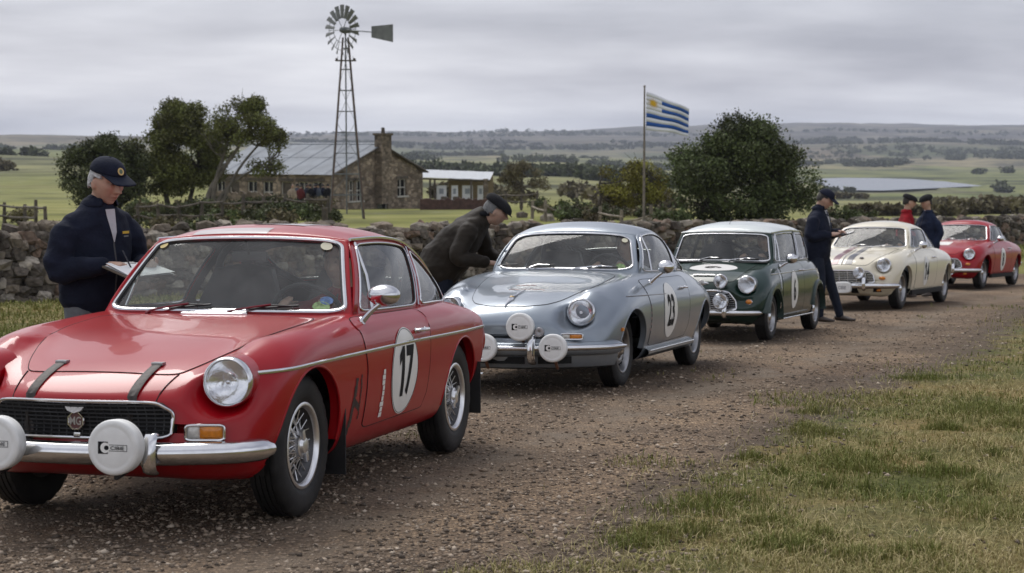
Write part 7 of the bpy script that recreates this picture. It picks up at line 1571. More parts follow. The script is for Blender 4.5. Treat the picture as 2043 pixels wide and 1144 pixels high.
def person(label, x, y, yaw, J, jacket, trousers, cap='cap', skin=SKIN, hair=GREYH, vox=.006, zbase=None, group=None, stout=1., hem=.86, badge=True, matrix=None, sit=False, shoes=SHOE, collar=None, jz=1.0, hands=True, fat=1.0, scale=1.0):
    root = empty('person'); tag(root, label, 'person', group)
    if matrix is not None: root.matrix_world = matrix
    else: root.location = (x, y, H1(x, y) if zbase is None else zbase); root.rotation_euler = (0, 0, yaw); root.scale = (scale,) * 3
    J = {k: (np.array(v, float) if k != 'head' else v) for k, v in J.items()}; M = headM(J); hc = np.array(J['head'][:3], float)
    # --- body: head, neck, trunk, arms, hands and legs as one skin
    b = MB(); head_mesh(b, M, 1.0, 1.04)
    jaw = np.array(M @ Vector((-.02, 0, -.075))); frame_loft(b, [J['neck'] + [0, 0, -.06], J['neck'], (J['neck'] + jaw) / 2, jaw, np.array(M @ Vector((-.015, 0, -.02)))], [.068, .062, .058, .058, .055], 12)
    frame_loft(b, [J['pelvis'], (J['pelvis'] + J['chest']) / 2, J['chest'], J['neck'] + [0, 0, -.05]], [(.10, .14), (.10, .14), (.105, .15), (.06, .10)], 14)
    for s, a in ((1, 'l'), (-1, 'r')):
        frame_loft(b, [J['chest'] * .5 + J['sh_' + a] * .5 - np.array([0, 0, .03]), J['sh_' + a] - np.array([0, 0, .045]), J['el_' + a], J['wr_' + a]], [.04, .040, .036, .027], 10)
        hd = J['wr_' + a] - J['el_' + a]; hd /= np.linalg.norm(hd); hf = J.get('hf_' + a, hd); pn = J.get('pn_' + a, np.array([0, -s * .6, -.8]))
        if hands: hand_mesh(b, J['wr_' + a], hf, pn, float(J.get('curl_' + a, .7)), J.get('ts_' + a, -s) if not isinstance(J.get('ts_' + a, -s), np.ndarray) else float(J['ts_' + a]))
        frame_loft(b, [J['pelvis'] + [0, s * .08, 0], J['kn_' + a], J['an_' + a]], [.062, .045, .034], 10)
    body = fuse(b, 'body', skin, root, vox, 1 if vox < .006 else 2); me = body.data
    inv = M.inverted(); col = np.ones((len(me.vertices), 4), np.float32)
    P = np.array([inv @ v.co for v in me.vertices]); fx_ = P[:, 0] > .03; ay = np.abs(P[:, 1]); az_ = P[:, 2]
    def mk(yc, zc, sy, sz, c, k=1.):
        w_ = (np.exp(-((ay - yc) / sy)**2 - ((az_ - zc) / sz)**2) * fx_ * k)[:, None]; w_ = np.clip(w_, 0, 1); col[:, :3] = col[:, :3] * (1 - w_) + np.array(c) * w_
    mk(.031, .037, .022, .0070, (.25, .23, .24), 1.); mk(.031, .015, .015, .0075, (.12, .10, .11), 1.); mk(.031, .024, .018, .005, (.55, .45, .42), .7); mk(0, -.0645, .026, .0075, (.55, .33, .33), .9); mk(.032, -.048, .006, .02, (.72, .60, .58), .6); mk(0, -.085, .05, .030, (.78, .76, .78), .6); mk(.045, -.015, .02, .018, (1.08, .86, .84), .6)
    at = me.color_attributes.new('face', 'FLOAT_COLOR', 'POINT'); at.data.foreach_set('color', col.ravel())
    # --- jacket
    b = MB(); k = stout; hemv = J['pelvis'] + np.array([0, 0, hem - J['pelvis'][2]]) if not sit else J['pelvis']
    sp = J['chest'] - J['pelvis']; sp = sp / np.linalg.norm(sp)
    if J['chest'][0] - J['pelvis'][0] > .1 and not sit: hemv = J['pelvis'] - sp * .10
    mid = (J['pelvis'] + J['chest']) / 2; ntop = J['neck'] + (J['neck'] - J['chest']) * .02
    frame_loft(b, [hemv, hemv + sp * .10, mid, J['chest'], (J['chest'] + J['neck']) / 2 + sp * .01, ntop], [(.150 * k * fat, .205 * k), (.158 * k * fat, .208 * k), (.156 * k * fat, .205 * k), (.142 * k, .208 * k), (.120, .182), (.075, .088)], 22)
    frame_loft(b, [J['sh_l'] + [0, -.015, -.025], J['sh_l'] * .45 + J['neck'] * .55 + [0, 0, -.045], J['neck'] + [0, 0, -.055], J['sh_r'] * .45 + J['neck'] * .55 + [0, 0, -.045], J['sh_r'] + [0, .015, -.025]], [.066, .072, .078, .072, .066], 14, side=(1, 0, 0))
    for a in 'lr':
        sh = J['sh_' + a]; el = J['el_' + a]; wr = J['wr_' + a]; d_ = (wr - el) / np.linalg.norm(wr - el)
        frame_loft(b, [sh * .80 + J['chest'] * .20 + np.array([0, 0, -.02]), sh - np.array([0, 0, .055]), (sh + el) / 2, el, (el + wr) / 2, wr - d_ * .005], [.055, .080, .076, .066, .058, .047], 14)
    jk = fuse(b, 'jacket', jacket, root, max(vox * 1.5, .009), 5, .0115, 7., seed=x, flow=(1, 1, 1.5))
    # collar, zip and cuffs
    cb = MB(); a = np.linspace(RAD(28), RAD(332), 22); nk = J['neck']; ax_ = (hc - nk) / np.linalg.norm(hc - nk) * .4 + np.array([0, 0, .6]); ax_ /= np.linalg.norm(ax_); G = []
    for q in a:
        r0 = np.array([.070 * math.cos(q), .070 * math.sin(q), 0]); G.append([nk + r0 * 1.1 + ax_ * -.045, nk + r0 * 1.04 + ax_ * .025, nk + r0 * 1.10 + ax_ * .045, nk + r0 * 1.42 + ax_ * .012, nk + r0 * 1.50 + ax_ * -.012])
    co = cb.grid(np.array(G)).build('collar', collar or jacket, jk); modmesh(co, [('SOLIDIFY', dict(thickness=.008, offset=0)), ('SUBSURF', dict(levels=1))])
    sb_ = MB(); a2 = np.linspace(RAD(-80), RAD(80), 12); G = [[nk + np.array([(.066 + .012 * k_) * math.cos(q), (.064 + .012 * k_) * math.sin(q), 0]) + ax_ * (.030 - .05 * k_) for k_ in range(3)] for q in a2]; sb_.grid(np.array(G)).build('shirt_collar', SHIRT, jk)
    me = jk.data; bv = BVHTree.FromPolygons([v.co for v in me.vertices], [p.vertices[:] for p in me.polygons]); zp = []
    for t in np.linspace(.0, .64 if badge else .93, 16):
        c = hemv + (nk - hemv) * t; fdir = np.cross(np.array([0, 1, 0]), sp); fdir = fdir / np.linalg.norm(fdir); h = bv.ray_cast(Vector(c + fdir * .6), Vector(-fdir))
        if h[0]: zp.append(h[0] + h[1] * .001)
    if len(zp) > 4: MB().tube([tuple(p) for p in zp], .0055, 5, flat=.6).build('zip', mat('zip_grey', (.06, .06, .065), .4, .5), jk)
    if badge:
        q_ = []
        for t, w_ in ((.97, .034), (.90, .032), (.82, .024), (.74, .016), (.64, .003)):
            for sg in (-1, 1):
                c = hemv + (nk - hemv) * t; h = bv.ray_cast(Vector(c + fdir * .6 + np.array([0, sg * w_, 0])), Vector(-fdir)); q_.append(tuple(h[0] + h[1] * .004) if h[0] else tuple(c))
        MB().add(q_, [(2 * i, 2 * i + 1, 2 * i + 3, 2 * i + 2) for i in range(4)]).build('shirt_front', SHIRT, jk)
        c = J['chest'] + np.array([0, .095, .03]); h = bv.ray_cast(Vector(c) + Vector((.6, 0, 0)), Vector((-1, 0, 0)))
        if h[0]:
            n_ = h[1]; Mb = MT(h[0] + n_ * .003, n_); disc_on(Mb, 0, boxpatch(-.034, .034, .004, .018)).build('embroidered_badge', YELLOW, jk, smooth=False); disc_on(Mb, 0, boxpatch(-.022, .026, -.014, -.006)).build('embroidered_line', mat('thread_grey', (.20, .20, .19), .7), jk, smooth=False)
    # --- trousers and shoes
    b = MB()
    frame_loft(b, [J['pelvis'] + [0, 0, -.06], J['pelvis'], J['pelvis'] + sp * .10], [(.115 * k, .165 * k), (.130 * k, .175 * k), (.125 * k, .165 * k)], 16)
    for s, a in ((1, 'l'), (-1, 'r')):
        frame_loft(b, [J['pelvis'] + [0, s * .09, -.03], (J['pelvis'] + [0, s * .09, 0]) * .5 + J['kn_' + a] * .5, J['kn_' + a], (J['kn_' + a] + J['an_' + a]) / 2, J['an_' + a] + [0, 0, -.02]], [.100 * k, .088, .068, .060, .052], 14)
    fuse(b, 'trousers', trousers, root, max(vox * 1.5, .012), 4, .007, 8., seed=x + 3, flow=(1, 1, 1.6))
    if not sit or True:
        for a in 'lr':
            an = J['an_' + a]; fd = J.get('foot_' + a, np.array([1., 0, 0])); fd = fd / np.linalg.norm(fd); b = MB(); z0 = .035; 
            frame_loft(b, [np.array([*(an[:2] - fd[:2] * .05), an[2] - .045]), np.array([*(an[:2] + fd[:2] * .03), an[2] - .05]), np.array([*(an[:2] + fd[:2] * .13), an[2] - .062]), np.array([*(an[:2] + fd[:2] * .20), an[2] - .066])], [(.040, .036), (.040, .042), (.026, .046), (.016, .034)], 14); fuse(b, 'shoe', shoes, root, max(.011, vox), 3)
    # --- hair and cap
    hb = MB(); hr = np.random.RandomState(int(abs(x) * 100) + 5); G = []
    for th in np.linspace(RAD(28), RAD(112), 16):
        row = []
        for ph in np.linspace(RAD(62), RAD(298), 34):
            lim = RAD(74) if abs(ph - math.pi) > RAD(88) else RAD(102) + RAD(10) * (abs(ph - math.pi) < RAD(66)); t_ = min(th, lim); j = 1.055 + .03 * hr.rand(); row.append(M @ Vector((math.sin(t_) * math.cos(ph) * .099 * j - .004, math.sin(t_) * math.sin(ph) * .080 * j * 1.03, math.cos(t_) * .120 * j)))
        G.append(row)
    ho = hb.grid(np.array([[list(p) for p in r] for r in G])).build('hair', hair, root); modmesh(ho, [('SOLIDIFY', dict(thickness=.010, offset=0))])
    if cap == 'cap':
        cp = MB(); G = []
        for th in np.linspace(0.02, RAD(86), 14): G.append([M @ Vector((math.sin(th) * math.cos(ph) * .112 - .004, math.sin(th) * math.sin(ph) * .091, .046 + math.cos(th)**.8 * .096)) for ph in np.arange(36) / 36 * 2 * math.pi])
        co = cp.grid(np.array([[list(p) for p in r] for r in G]), cv=True).build('cap', NAVY if jacket is not BLACKC else BLACKC, root); modmesh(co, [('SOLIDIFY', dict(thickness=.005, offset=-1))]); MB().ell(M @ Vector((-.004, 0, .141)), (.008, .008, .005)).build('cap_button', NAVY, co)
        G = []
        for r_ in np.linspace(0, 1, 7): G.append([M @ Vector((.098 * math.cos(q) * (1 - r_) + (.108 + .085 * math.cos(q * .92)**.7) * r_ - .004, .091 * math.sin(q) * (1 - .10 * r_), .060 - .028 * r_ * math.cos(q) - .018 * math.sin(q)**2 * r_)) for q in np.linspace(-RAD(66), RAD(66), 20)])
        br = MB().grid(np.array([[list(p) for p in r] for r in G])).build('cap_peak', NAVY, co); modmesh(br, [('SOLIDIFY', dict(thickness=.005, offset=0))])
        n_ = M.to_3x3() @ Vector((.85, 0, .45)); Mb = MT(M @ Vector((.100, 0, .088)), n_)
        disc_on(Mb, .004, [(ell2(0, 0, .021, .021, 20), [tuple(range(20))])]).build('cap_badge', mat('badge_gold', (.55, .40, .15), .5), co, smooth=False); disc_on(Mb, .0055, [(ell2(0, 0, .011, .013, 16), [tuple(range(16))])]).build('cap_badge_centre', mat('badge_green', (.10, .14, .08), .5), co, smooth=False)
    elif cap == 'flat':
        cp = MB(); G = []
        for th in np.linspace(0.02, RAD(100), 14): G.append([M @ Vector((math.sin(th) * math.cos(ph) * (.122 + .022 * max(0, math.cos(ph))) - .002, math.sin(th) * math.sin(ph) * .100, .048 + math.cos(th) * .085 - .030 * math.cos(ph) * math.sin(th) + .012 * math.sin(th))) for ph in np.arange(36) / 36 * 2 * math.pi])
        co = cp.grid(np.array([[list(p) for p in r] for r in G]), cv=True).build('flat_cap', GREYCAP, root); modmesh(co, [('SOLIDIFY', dict(thickness=.006, offset=-1))])
        G = [[M @ Vector((.098 * math.cos(q) * (1 - r_) + (.118 + .040 * math.cos(q)) * r_, .092 * math.sin(q), .028 - .022 * r_ * math.cos(q))) for q in np.linspace(-RAD(58), RAD(58), 16)] for r_ in np.linspace(0, 1, 5)]
        br = MB().grid(np.array([[list(p) for p in r] for r in G])).build('cap_peak', GREYCAP, co); modmesh(br, [('SOLIDIFY', dict(thickness=.006, offset=0))])
    return root, M, J
def slope_xy(X, D): p = RS @ Vector((X, D, 0)); return p.x, p.y
STAND = dict(pelvis=(0, 0, .93), chest=(.01, 0, 1.24), neck=(.02, 0, 1.46), head=(.07, 0, 1.62, .15), sh_l=(.0, .185, 1.365), sh_r=(.0, -.185, 1.365), kn_l=(.03, .10, .50), kn_r=(.03, -.10, .50), an_l=(0, .11, .10), an_r=(0, -.11, .10), el_l=(-.02, .27, 1.12), wr_l=(.10, .25, .88), el_r=(-.02, -.27, 1.12), wr_r=(.10, -.25, .88))
# 1: man in navy jacket writing beside the red car
x, y = slope_xy(-2.235, 9.5)
J1 = dict(STAND, chest=(.03, 0, 1.24), neck=(.055, 0, 1.435), head=(.122, 0, 1.558, .27, -.02), sh_l=(.03, .185, 1.34), sh_r=(.02, -.185, 1.34), el_r=(.02, -.262, 1.08), wr_r=(.255, -.135, 1.115), el_l=(.06, .275, 1.09), wr_l=(.30, .13, 1.085),
    hf_r=(.85, .50, .02), pn_r=(.15, .35, -.9), curl_r=.95, hf_l=(.80, -.55, .05), pn_l=(.0, -.45, .9), curl_l=.55, ts_l=-1, ts_r=1)
r1, M1, _ = person('grey haired man in navy jacket and cap writing on a clipboard', x, y, RAD(-38), J1, NAVY, GREYT, 'cap', SKIN, GREYH, .0048, stout=.97, fat=1.12, hem=.91, scale=.965)
cl = MB().box((0, 0, 0), (.24, .32, .010), bev=.003); pad = cl.build('clipboard', mat('clipboard_board', (.10, .08, .06), .6), None); pad.matrix_world = r1.matrix_basis @ Matrix.Translation((.40, -.015, 1.082)) @ Matrix.Rotation(RAD(14), 4, 'Y'); tag(pad, 'clipboard with white sheets held by the man beside the red car', 'clipboard')
for k in range(2): s_ = MB(); s_.grid([[(a * .11 + .004 * k, b_ * .15, .008 + .003 * k + .006 * (b_ * a + 1) * k) for b_ in np.linspace(-1, 1, 6)] for a in np.linspace(-1, 1, 5)]); s_.build('paper_sheet', PAPER, pad)
MB().box((-.10, 0, .014), (.03, .09, .012), bev=.003).build('clip', STEEL, pad)
pen = MB().tube([(0, 0, 0), (-.05, -.02, .10)], .0045, 8).build('pen', mat('pen_dark', (.02, .02, .03), .3), None); pen.matrix_world = r1.matrix_basis @ Matrix.Translation((.385, -.055, 1.095)); tag(pen, 'dark pen in the fingers of the man beside the red car', 'pen')
# 2: man in waxed jacket stooping over the silver car
x, y = slope_xy(-.60, 15.75)
J2 = dict(STAND, pelvis=(-.02, 0, .93), chest=(.19, 0, 1.19), neck=(.335, 0, 1.365), head=(.455, 0, 1.395, .40, .12), sh_l=(.27, .19, 1.30), sh_r=(.25, -.19, 1.29), el_r=(.16, -.30, 1.00), wr_r=(.40, -.20, .955), el_l=(.34, .27, 1.02), wr_l=(.52, .14, .92), kn_l=(.08, .10, .50), kn_r=(.02, -.10, .50), an_l=(.02, .12, .10), an_r=(-.10, -.11, .10), hf_r=(.9, .35, -.1), pn_r=(0, .3, -.9), hf_l=(.7, -.2, -.6), ts_r=1, ts_l=-1)
person('stooping man in dark waxed jacket and flat cap leaning over the silver coupe', x, y, RAD(-6), J2, OLIVE, DENIM, 'flat', SKIN2, mat('iron_grey_hair', (.13, .13, .13), .7, var=.4, vscale=60), .0075, stout=1.10, badge=False, collar=BLACKC, fat=1.15)
# 3: man in navy reading a sheet between the green and cream cars
x, y = slope_xy(4.0, 23.2)
J3 = dict(STAND, pelvis=(-.02, 0, .96), chest=(-.01, 0, 1.27), neck=(.0, 0, 1.48), head=(.08, 0, 1.60, .50), sh_l=(.0, .185, 1.38), sh_r=(-.01, -.185, 1.38), el_r=(-.02, -.27, 1.13), wr_r=(.20, -.12, 1.15), el_l=(.03, .26, 1.13), wr_l=(.24, .10, 1.17), hf_r=(.9, .4, .1), hf_l=(.9, -.4, .1), kn_l=(.13, .10, .52), kn_r=(.06, -.10, .52), an_l=(.26, .12, .10), an_r=(.06, -.12, .10), ts_r=1, ts_l=-1)
r3, M3, _ = person('man in navy jacket, cap and dark jeans reading a sheet beside the green saloon', x, y, RAD(-28), J3, NAVY, DENIM, 'cap', SKIN, DARKH, .0085, stout=1.05)
sh_ = MB().grid([[(a * .10, b_ * .13, .012 * a * b_) for b_ in np.linspace(-1, 1, 5)] for a in np.linspace(-1, 1, 5)]).build('folder', mat('folder_dark', (.035, .038, .045), .5), None); sh_.matrix_world = r3.matrix_basis @ Matrix.Translation((.36, 0, 1.155)) @ Matrix.Rotation(RAD(-14), 4, 'Y'); modmesh(sh_, [('SOLIDIFY', dict(thickness=.008))]); tag(sh_, 'thin dark folder in the hands of the man beside the green saloon', 'folder'); MB().grid([[(a * .09, b_ * .11, .014 + .012 * a * b_) for b_ in np.linspace(-1, 1, 5)] for a in np.linspace(-1, 1, 5)]).build('paper_sheet', PAPER, sh_)
# 4, 5: two men talking behind the cream car
x, y = slope_xy(6.85, 31.0)
person('man in bright red jacket and black flat cap talking behind the cream coupe', x, y, RAD(-10), dict(STAND, head=(.06, 0, 1.66, .10), neck=(.02, 0, 1.49)), REDJ, DENIM, 'flat', SKIN2, DARKH, .0105, stout=1.05, badge=False)
x, y = slope_xy(7.32, 31.3)
person('man in navy anorak and black flat cap facing the red jacketed man', x, y, RAD(-152), dict(STAND, head=(.06, 0, 1.66, .05), neck=(.02, 0, 1.49)), cloth('navy_anorak', (.014, .020, .042)), DENIM, 'flat', SKIN2, DARKH, .0105, stout=1.12, badge=False)
# drivers, seated at the wheel of each car
def driver(car, S, label, jacket, hair, cap=None, passenger=False):
    I = S['inter']; sx = I.get('seat_x'); yy = I['hw'] * .50 * (-1 if passenger else 1); zh = min(I['hoop_z'] - .11, I['seat_top'] + .08)
    Jd = dict(pelvis=(sx + .04, yy, .44), chest=(sx - .10, yy, zh - .38), neck=(sx - .13, yy, zh - .17), head=(sx - .09, yy, zh, .10, -.15), sh_l=(sx - .12, yy + .17, zh - .22), sh_r=(sx - .12, yy - .17, zh - .22), kn_l=(sx + .50, yy + .10, .50), kn_r=(sx + .50, yy - .10, .50), an_l=(sx + .72, yy + .10, .34), an_r=(sx + .72, yy - .10, .34),
        el_l=(sx + .10, yy + .22, zh - .42), wr_l=(I['dash'][0] - .25, yy + .15, I['dash'][1] + .02), el_r=(sx + .10, yy - .22, zh - .42), wr_r=(I['dash'][0] - .25, yy - .15, I['dash'][1] + .02))
    p, _, _ = person(label, sx, yy, 0, Jd, jacket, BLACKC, cap, SKIN2, hair, .0125, sit=True, badge=False, matrix=car.matrix_world.copy(), stout=.86, hem=.44); return p
lab = ['driver in red overalls at the wheel of the red coupe numbered 17', 'driver in pale shirt at the wheel of the silver coupe', 'dark haired driver at the wheel of the green saloon', 'driver at the wheel of the cream coupe', 'driver at the wheel of the red coupe numbered 8']
for (car, S), l_, j_ in zip(CARS, lab, (REDJ, SHIRT, NAVY, SHIRT, REDJ)): driver(car, S, l_, j_, DARKH)
# the small crowd outside the farmhouse
rc = np.random.RandomState(15); KIT = [(NAVY, DENIM), (BLACKC, DENIM), (cloth('tan_coat', (.30, .24, .18)), GREYT), (cloth('slate_coat', (.05, .06, .08)), BLACKC), (cloth('maroon_coat', (.09, .02, .02)), DENIM)]
protos = {}
WORDS = ['navy', 'black', 'tan', 'slate grey', 'maroon']
for k, (px_, d_, kit) in enumerate([(583, 116, 2), (600, 117.5, 4), (611, 118.5, 0), (620, 118, 1), (629, 119, 0), (637, 118, 3), (645, 118.6, 0), (655, 117, 1), (592, 119, 3)]):
    x, y = at_px(px_, d_)
    if kit not in protos:
        rp, _, _ = person('person in a %s coat in the small crowd outside the farmhouse' % WORDS[kit], x, y, RAD(rc.uniform(0, 360)), STAND, KIT[kit][0], KIT[kit][1], 'flat' if kit % 2 else None, SKIN2, DARKH, .018, badge=False, group='crowd outside the farmhouse', hands=True); protos[kit] = rp
    else:
        src = protos[kit]; c = src.copy(); COL.objects.link(c); c.location = (x, y, H1(x, y)); c.rotation_euler = (0, 0, RAD(rc.uniform(0, 360)))
        for ch_ in src.children:
            q = ch_.copy(); COL.objects.link(q); q.parent = c
            for g2 in ch_.children: g3 = g2.copy(); COL.objects.link(g3); g3.parent = q
# ------------------------------------------------------------------ haze, pebbles, grass
def haze():
    z0, z1 = ZLIM[0] - 1., ZLIM[1] + 16.; b = MB().box((0, 3600, (z0 + z1) / 2), (19000, 11600, z1 - z0)); o = b.build('haze', None, None, smooth=False); m = bpy.data.materials.new('haze'); m.use_nodes = True; t = m.node_tree; t.nodes.clear()
    ou = N(t, 'ShaderNodeOutputMaterial'); v = N(t, 'ShaderNodeVolumePrincipled'); v.inputs['Color'].default_value = (.78, .84, .97, 1); v.inputs['Density'].default_value = HAZE_D; v.inputs['Anisotropy'].default_value = .0
    lk(t, v.outputs[0], ou.inputs['Volume']); o.data.materials.append(m); tag(o, 'thin pale damp air over the whole valley', 'haze', kind='stuff')
HAZE_D = 0.95e-4
haze()
def scatter_pts(n, y0, y1, rg, power=1.6):
    """points over the visible fan, denser near the camera"""
    u = rg.rand(n); y = (y0**(1 - power) + u * (y1**(1 - power) - y0**(1 - power)))**(1 / (1 - power)); x = rg.uniform(-.36, .37, n) * y; return x, y
def pebbles(n=70000):
    rg = np.random.RandomState(31); x, y = scatter_pts(n, 5.6, 26, rg, 1.9); rm = road_mask(x, y); k = rg.rand(n) < np.clip(rm * 1.2 - .1, .04, 1); x, y = x[k], y[k]; n = len(x)
    rx = edge(RIGHT, y) - x; ln_ = sum(np.exp(-((rx - c - .25 * (fbm(x * .25, y * .25, 33) - .5)) / .30)**2) for c in (1.35, 2.75)); k = rg.rand(n) > .6 * ln_; x, y, ln_ = x[k], y[k], ln_[k]; n = len(x)
    s = .0035 + .013 * rg.rand(n)**4 + .0012 * (y - 6) * .5 * rg.rand(n)
    O = np.array([(1,0,0),(-1,0,0),(0,1,0),(0,-1,0),(0,0,1),(0,0,-1.)]); Fo = np.array([(0,2,4),(2,1,4),(1,3,4),(3,0,4),(2,0,5),(1,2,5),(3,1,5),(0,3,5)])
    J = O[None] * rg.uniform(.55, 1.35, (n, 6, 1)) + rg.normal(size=(n, 6, 3)) * .22; J *= np.stack([np.ones(n) * 1.25, np.ones(n), np.ones(n) * .62], -1)[:, None]
    a = rg.uniform(0, 6.28, n); c, sn = np.cos(a), np.sin(a); X = J[:, :, 0] * c[:, None] - J[:, :, 1] * sn[:, None]; Y = J[:, :, 0] * sn[:, None] + J[:, :, 1] * c[:, None]
    z = hgt(x, y) + bumps(x, y) * .5 + s * .25 - ln_ * .018
    V = np.stack([X * s[:, None] + x[:, None], Y * s[:, None] + y[:, None], J[:, :, 2] * s[:, None] + z[:, None]], -1).reshape(-1, 3); F_ = (Fo[None] + (np.arange(n) * 6)[:, None, None]).reshape(-1, 3)
    me = bigmesh('pebbles', V, F_, 3); at = me.attributes.new('tone', 'FLOAT', 'POINT'); at.data.foreach_set('value', np.repeat(rg.rand(n), 6).astype(np.float32))
    m = bpy.data.materials.new('pebbles'); m.use_nodes = True; t = m.node_tree; b = t.nodes['Principled BSDF']; b.inputs['Roughness'].default_value = .9; b.inputs['Specular IOR Level'].default_value = .2
    q = N(t, 'ShaderNodeAttribute', attribute_name='tone'); r = N(t, 'ShaderNodeValToRGB'); e = r.color_ramp.elements; e[0].color = (.075, .060, .048, 1); e[1].color = (.50, .42, .33, 1)
    for p_, c_ in ((.40, (.17, .132, .098)), (.75, (.29, .225, .165)), (.93, (.40, .325, .25))): k_ = e.new(p_); k_.color = (*c_, 1)
    lk(t, q.outputs['Fac'], r.inputs[0]); lk(t, r.outputs[0], b.inputs['Base Color']); tag(link('pebbles', me, m, smooth=True), 'loose stones and grit strewn over the track', 'gravel', kind='stuff')
pebbles()
def blades(x, y, L, W, lean, rg, tone, name, label, m):
    n = len(x); z = hgt(x, y) + np.where(y < 44, bumps(x, y) * .5, 0); a = rg.uniform(0, 6.28, n); dx_, dy_ = np.cos(a), np.sin(a); b_ = rg.uniform(0, 6.28, n); wx, wy = -dy_ * W / 2, dx_ * W / 2
    h1 = L * .55; o1 = L * lean * .35; o2 = L * lean; h2 = L * np.sqrt(np.clip(1 - lean**2, .05, 1))
    B = np.stack([x, y, z - .004], -1); P1 = np.stack([x + dx_ * o1, y + dy_ * o1, z + np.minimum(h1, h2 * .75)], -1); P2 = np.stack([x + dx_ * o2, y + dy_ * o2, z + h2], -1); Wv = np.stack([wx, wy, np.zeros(n)], -1)
    V = np.stack([B - Wv, B + Wv, P1 + Wv * .8, P1 - Wv * .8, P2], 1).reshape(-1, 3); k = (np.arange(n) * 5)[:, None]
    F_ = np.concatenate([k + np.array([0, 1, 2]), k + np.array([0, 2, 3]), k + np.array([3, 2, 4])]); me = bigmesh(name, V, F_, 3); at = me.attributes.new('tone', 'FLOAT', 'POINT'); at.data.foreach_set('value', np.repeat(np.clip(tone, 0, 1), 5).astype(np.float32))
    return tag(link(name, me, m, smooth=False), label, 'grass', kind='stuff')
def grassmat():
    m = bpy.data.materials.new('grass_blades'); m.use_nodes = True; t = m.node_tree; b = t.nodes['Principled BSDF']; b.inputs['Roughness'].default_value = .75; b.inputs['Specular IOR Level'].default_value = .2
    q = N(t, 'ShaderNodeAttribute', attribute_name='tone'); r = N(t, 'ShaderNodeValToRGB'); e = r.color_ramp.elements; e[0].color = (.125, .155, .032, 1); e[1].color = (.46, .38, .20, 1)
    for p_, c_ in ((.3, (.155, .165, .042)), (.55, (.23, .21, .070)), (.8, (.34, .285, .125))): k_ = e.new(p_); k_.color = (*c_, 1)
    lk(t, q.outputs['Fac'], r.inputs[0]); lk(t, r.outputs[0], b.inputs['Base Color']); return m
GRASSM = grassmat()
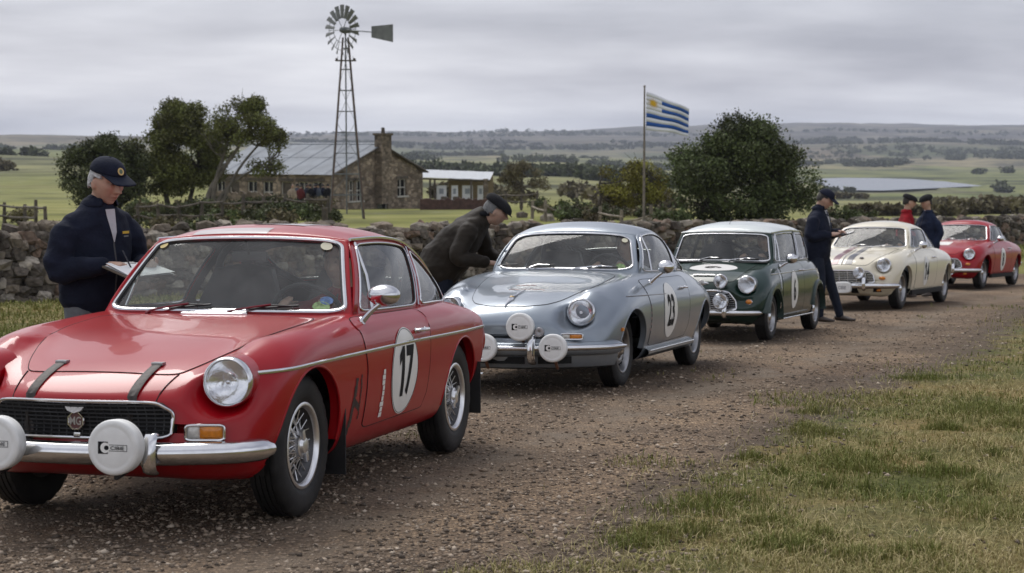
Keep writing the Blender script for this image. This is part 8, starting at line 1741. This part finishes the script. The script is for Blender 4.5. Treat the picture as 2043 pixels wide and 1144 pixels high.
def grass():
    rg = np.random.RandomState(41)
    x, y = scatter_pts(330000, 5.6, 40, rg, 1.75); rm = road_mask(x, y); nz = fbm(x * 1.6, y * 1.6, 51); bare = fbm(x * .9 + 7, y * .9, 57); p = np.clip((.66 - rm) * 1.9 + (nz - .5) * 3.0, 0, 1) * (.25 + .75 * np.clip(nz * 2.4 - .5, 0, 1)) * np.clip((bare - .30) * 5, .12, 1); k = rg.rand(len(x)) < p; x, y = x[k], y[k]; n = len(x)
    patch_ = fbm(x * .8, y * .8, 61); L = (.016 + .032 * rg.rand(n)**1.6) * (.7 + .8 * fbm(x * 2.2, y * 2.2, 71)) * (1 + .03 * (y - 6)); W = (.0026 + .0022 * rg.rand(n)) * (1 + .08 * (y - 6))
    tone = .54 + (patch_ - .5) * 1.5 + rg.normal(size=n) * .22; lean = rg.uniform(.35, .97, n)
    blades(x, y, L, W, lean, rg, tone, 'verge_grass', 'short patchy green and straw grass along the track edge', GRASSM)
    # dead straw lying in the sward and over the track edge
    x, y = scatter_pts(90000, 5.6, 26, rg, 1.8); rm = road_mask(x, y); k = rg.rand(len(x)) < np.clip((.80 - rm) * 1.3, 0, .8) * np.clip(fbm(x * 1.1, y * 1.1, 91) * 2.2 - .5, .05, 1); x, y = x[k], y[k]; n = len(x)
    blades(x, y, .035 + .075 * rg.rand(n), (.0020 + .0014 * rg.rand(n)) * (1 + .07 * (y - 6)), rg.uniform(.86, .985, n), rg, .82 + .14 * rg.normal(size=n), 'dead_straw', 'bleached dead straw lying flat in the verge', GRASSM)
    # thicker tussocks
    rt = np.random.RandomState(43); xs, ys, Ls, Ts = [], [], [], []
    spots = [(1420, 1030, .30), (1460, 1010, .24), (1690, 935, .33), (1730, 948, .25), (1380, 1075, .2), (1990, 830, .4), (2010, 1040, .3), (1300, 1080, .16), (1560, 1105, .2), (1510, 865, .14), (1270, 1100, .14), (1900, 960, .2), (1640, 870, .2), (1850, 760, .3)]
    for _ in range(22): spots.append((rt.uniform(1500, 2040), rt.uniform(680, 1130), rt.uniform(.05, .16)))
    for (px_, py_, r_) in spots:
        v_ = (py_ - 447.) / FPX; d_ = EYE / v_; x0, y0 = at_px(px_, d_)
        if road_mask(np.array([x0]), np.array([y0]))[0] > .6: continue
        n_ = int(2700 * r_); q = rt.normal(size=(n_, 2)) * r_ * np.array([.62, .50]); xs.append(x0 + q[:, 0]); ys.append(y0 + q[:, 1]); Ls.append((.030 + .060 * rt.rand(n_)) * np.clip(1.2 - np.hypot(q[:, 0], q[:, 1]) / r_ * .6, .35, 1.2)); Ts.append(.27 + .16 * rt.normal(size=n_) + rt.uniform(-.06, .12))
    x, y, L, T = map(np.concatenate, (xs, ys, Ls, Ts)); blades(x, y, L, .0036 * np.ones(len(x)), rt.uniform(.15, .8, len(x)), rt, T, 'grass_tussocks', 'greener tufts of longer grass in the verge', GRASSM)
    # rough meadow between the cars and the wall, and beyond it
    rm_ = np.random.RandomState(47); n = 110000; y = rm_.uniform(15, 62, n); x = rm_.uniform(-.36, .36, n) * y; k = (road_mask(x, y) < .45) & (x < edge(LEFT, y) + .6) | ((y > 24) & (x > edge(RIGHT, y))); x, y = x[k], y[k]; n = len(x)
    L = (.03 + .05 * rm_.rand(n)) * (.7 + .02 * y); blades(x, y, L, .006 + .0006 * y + 0 * x, rm_.uniform(.2, .9, n), rm_, 0.42 + (fbm(x * .35, y * .35, 81) - .5) * 1.1 + rm_.normal(size=n) * .14, 'meadow_grass', 'rough meadow grass along the stone wall', GRASSM)
grass()

bpy.data.scenes.remove(TMP)
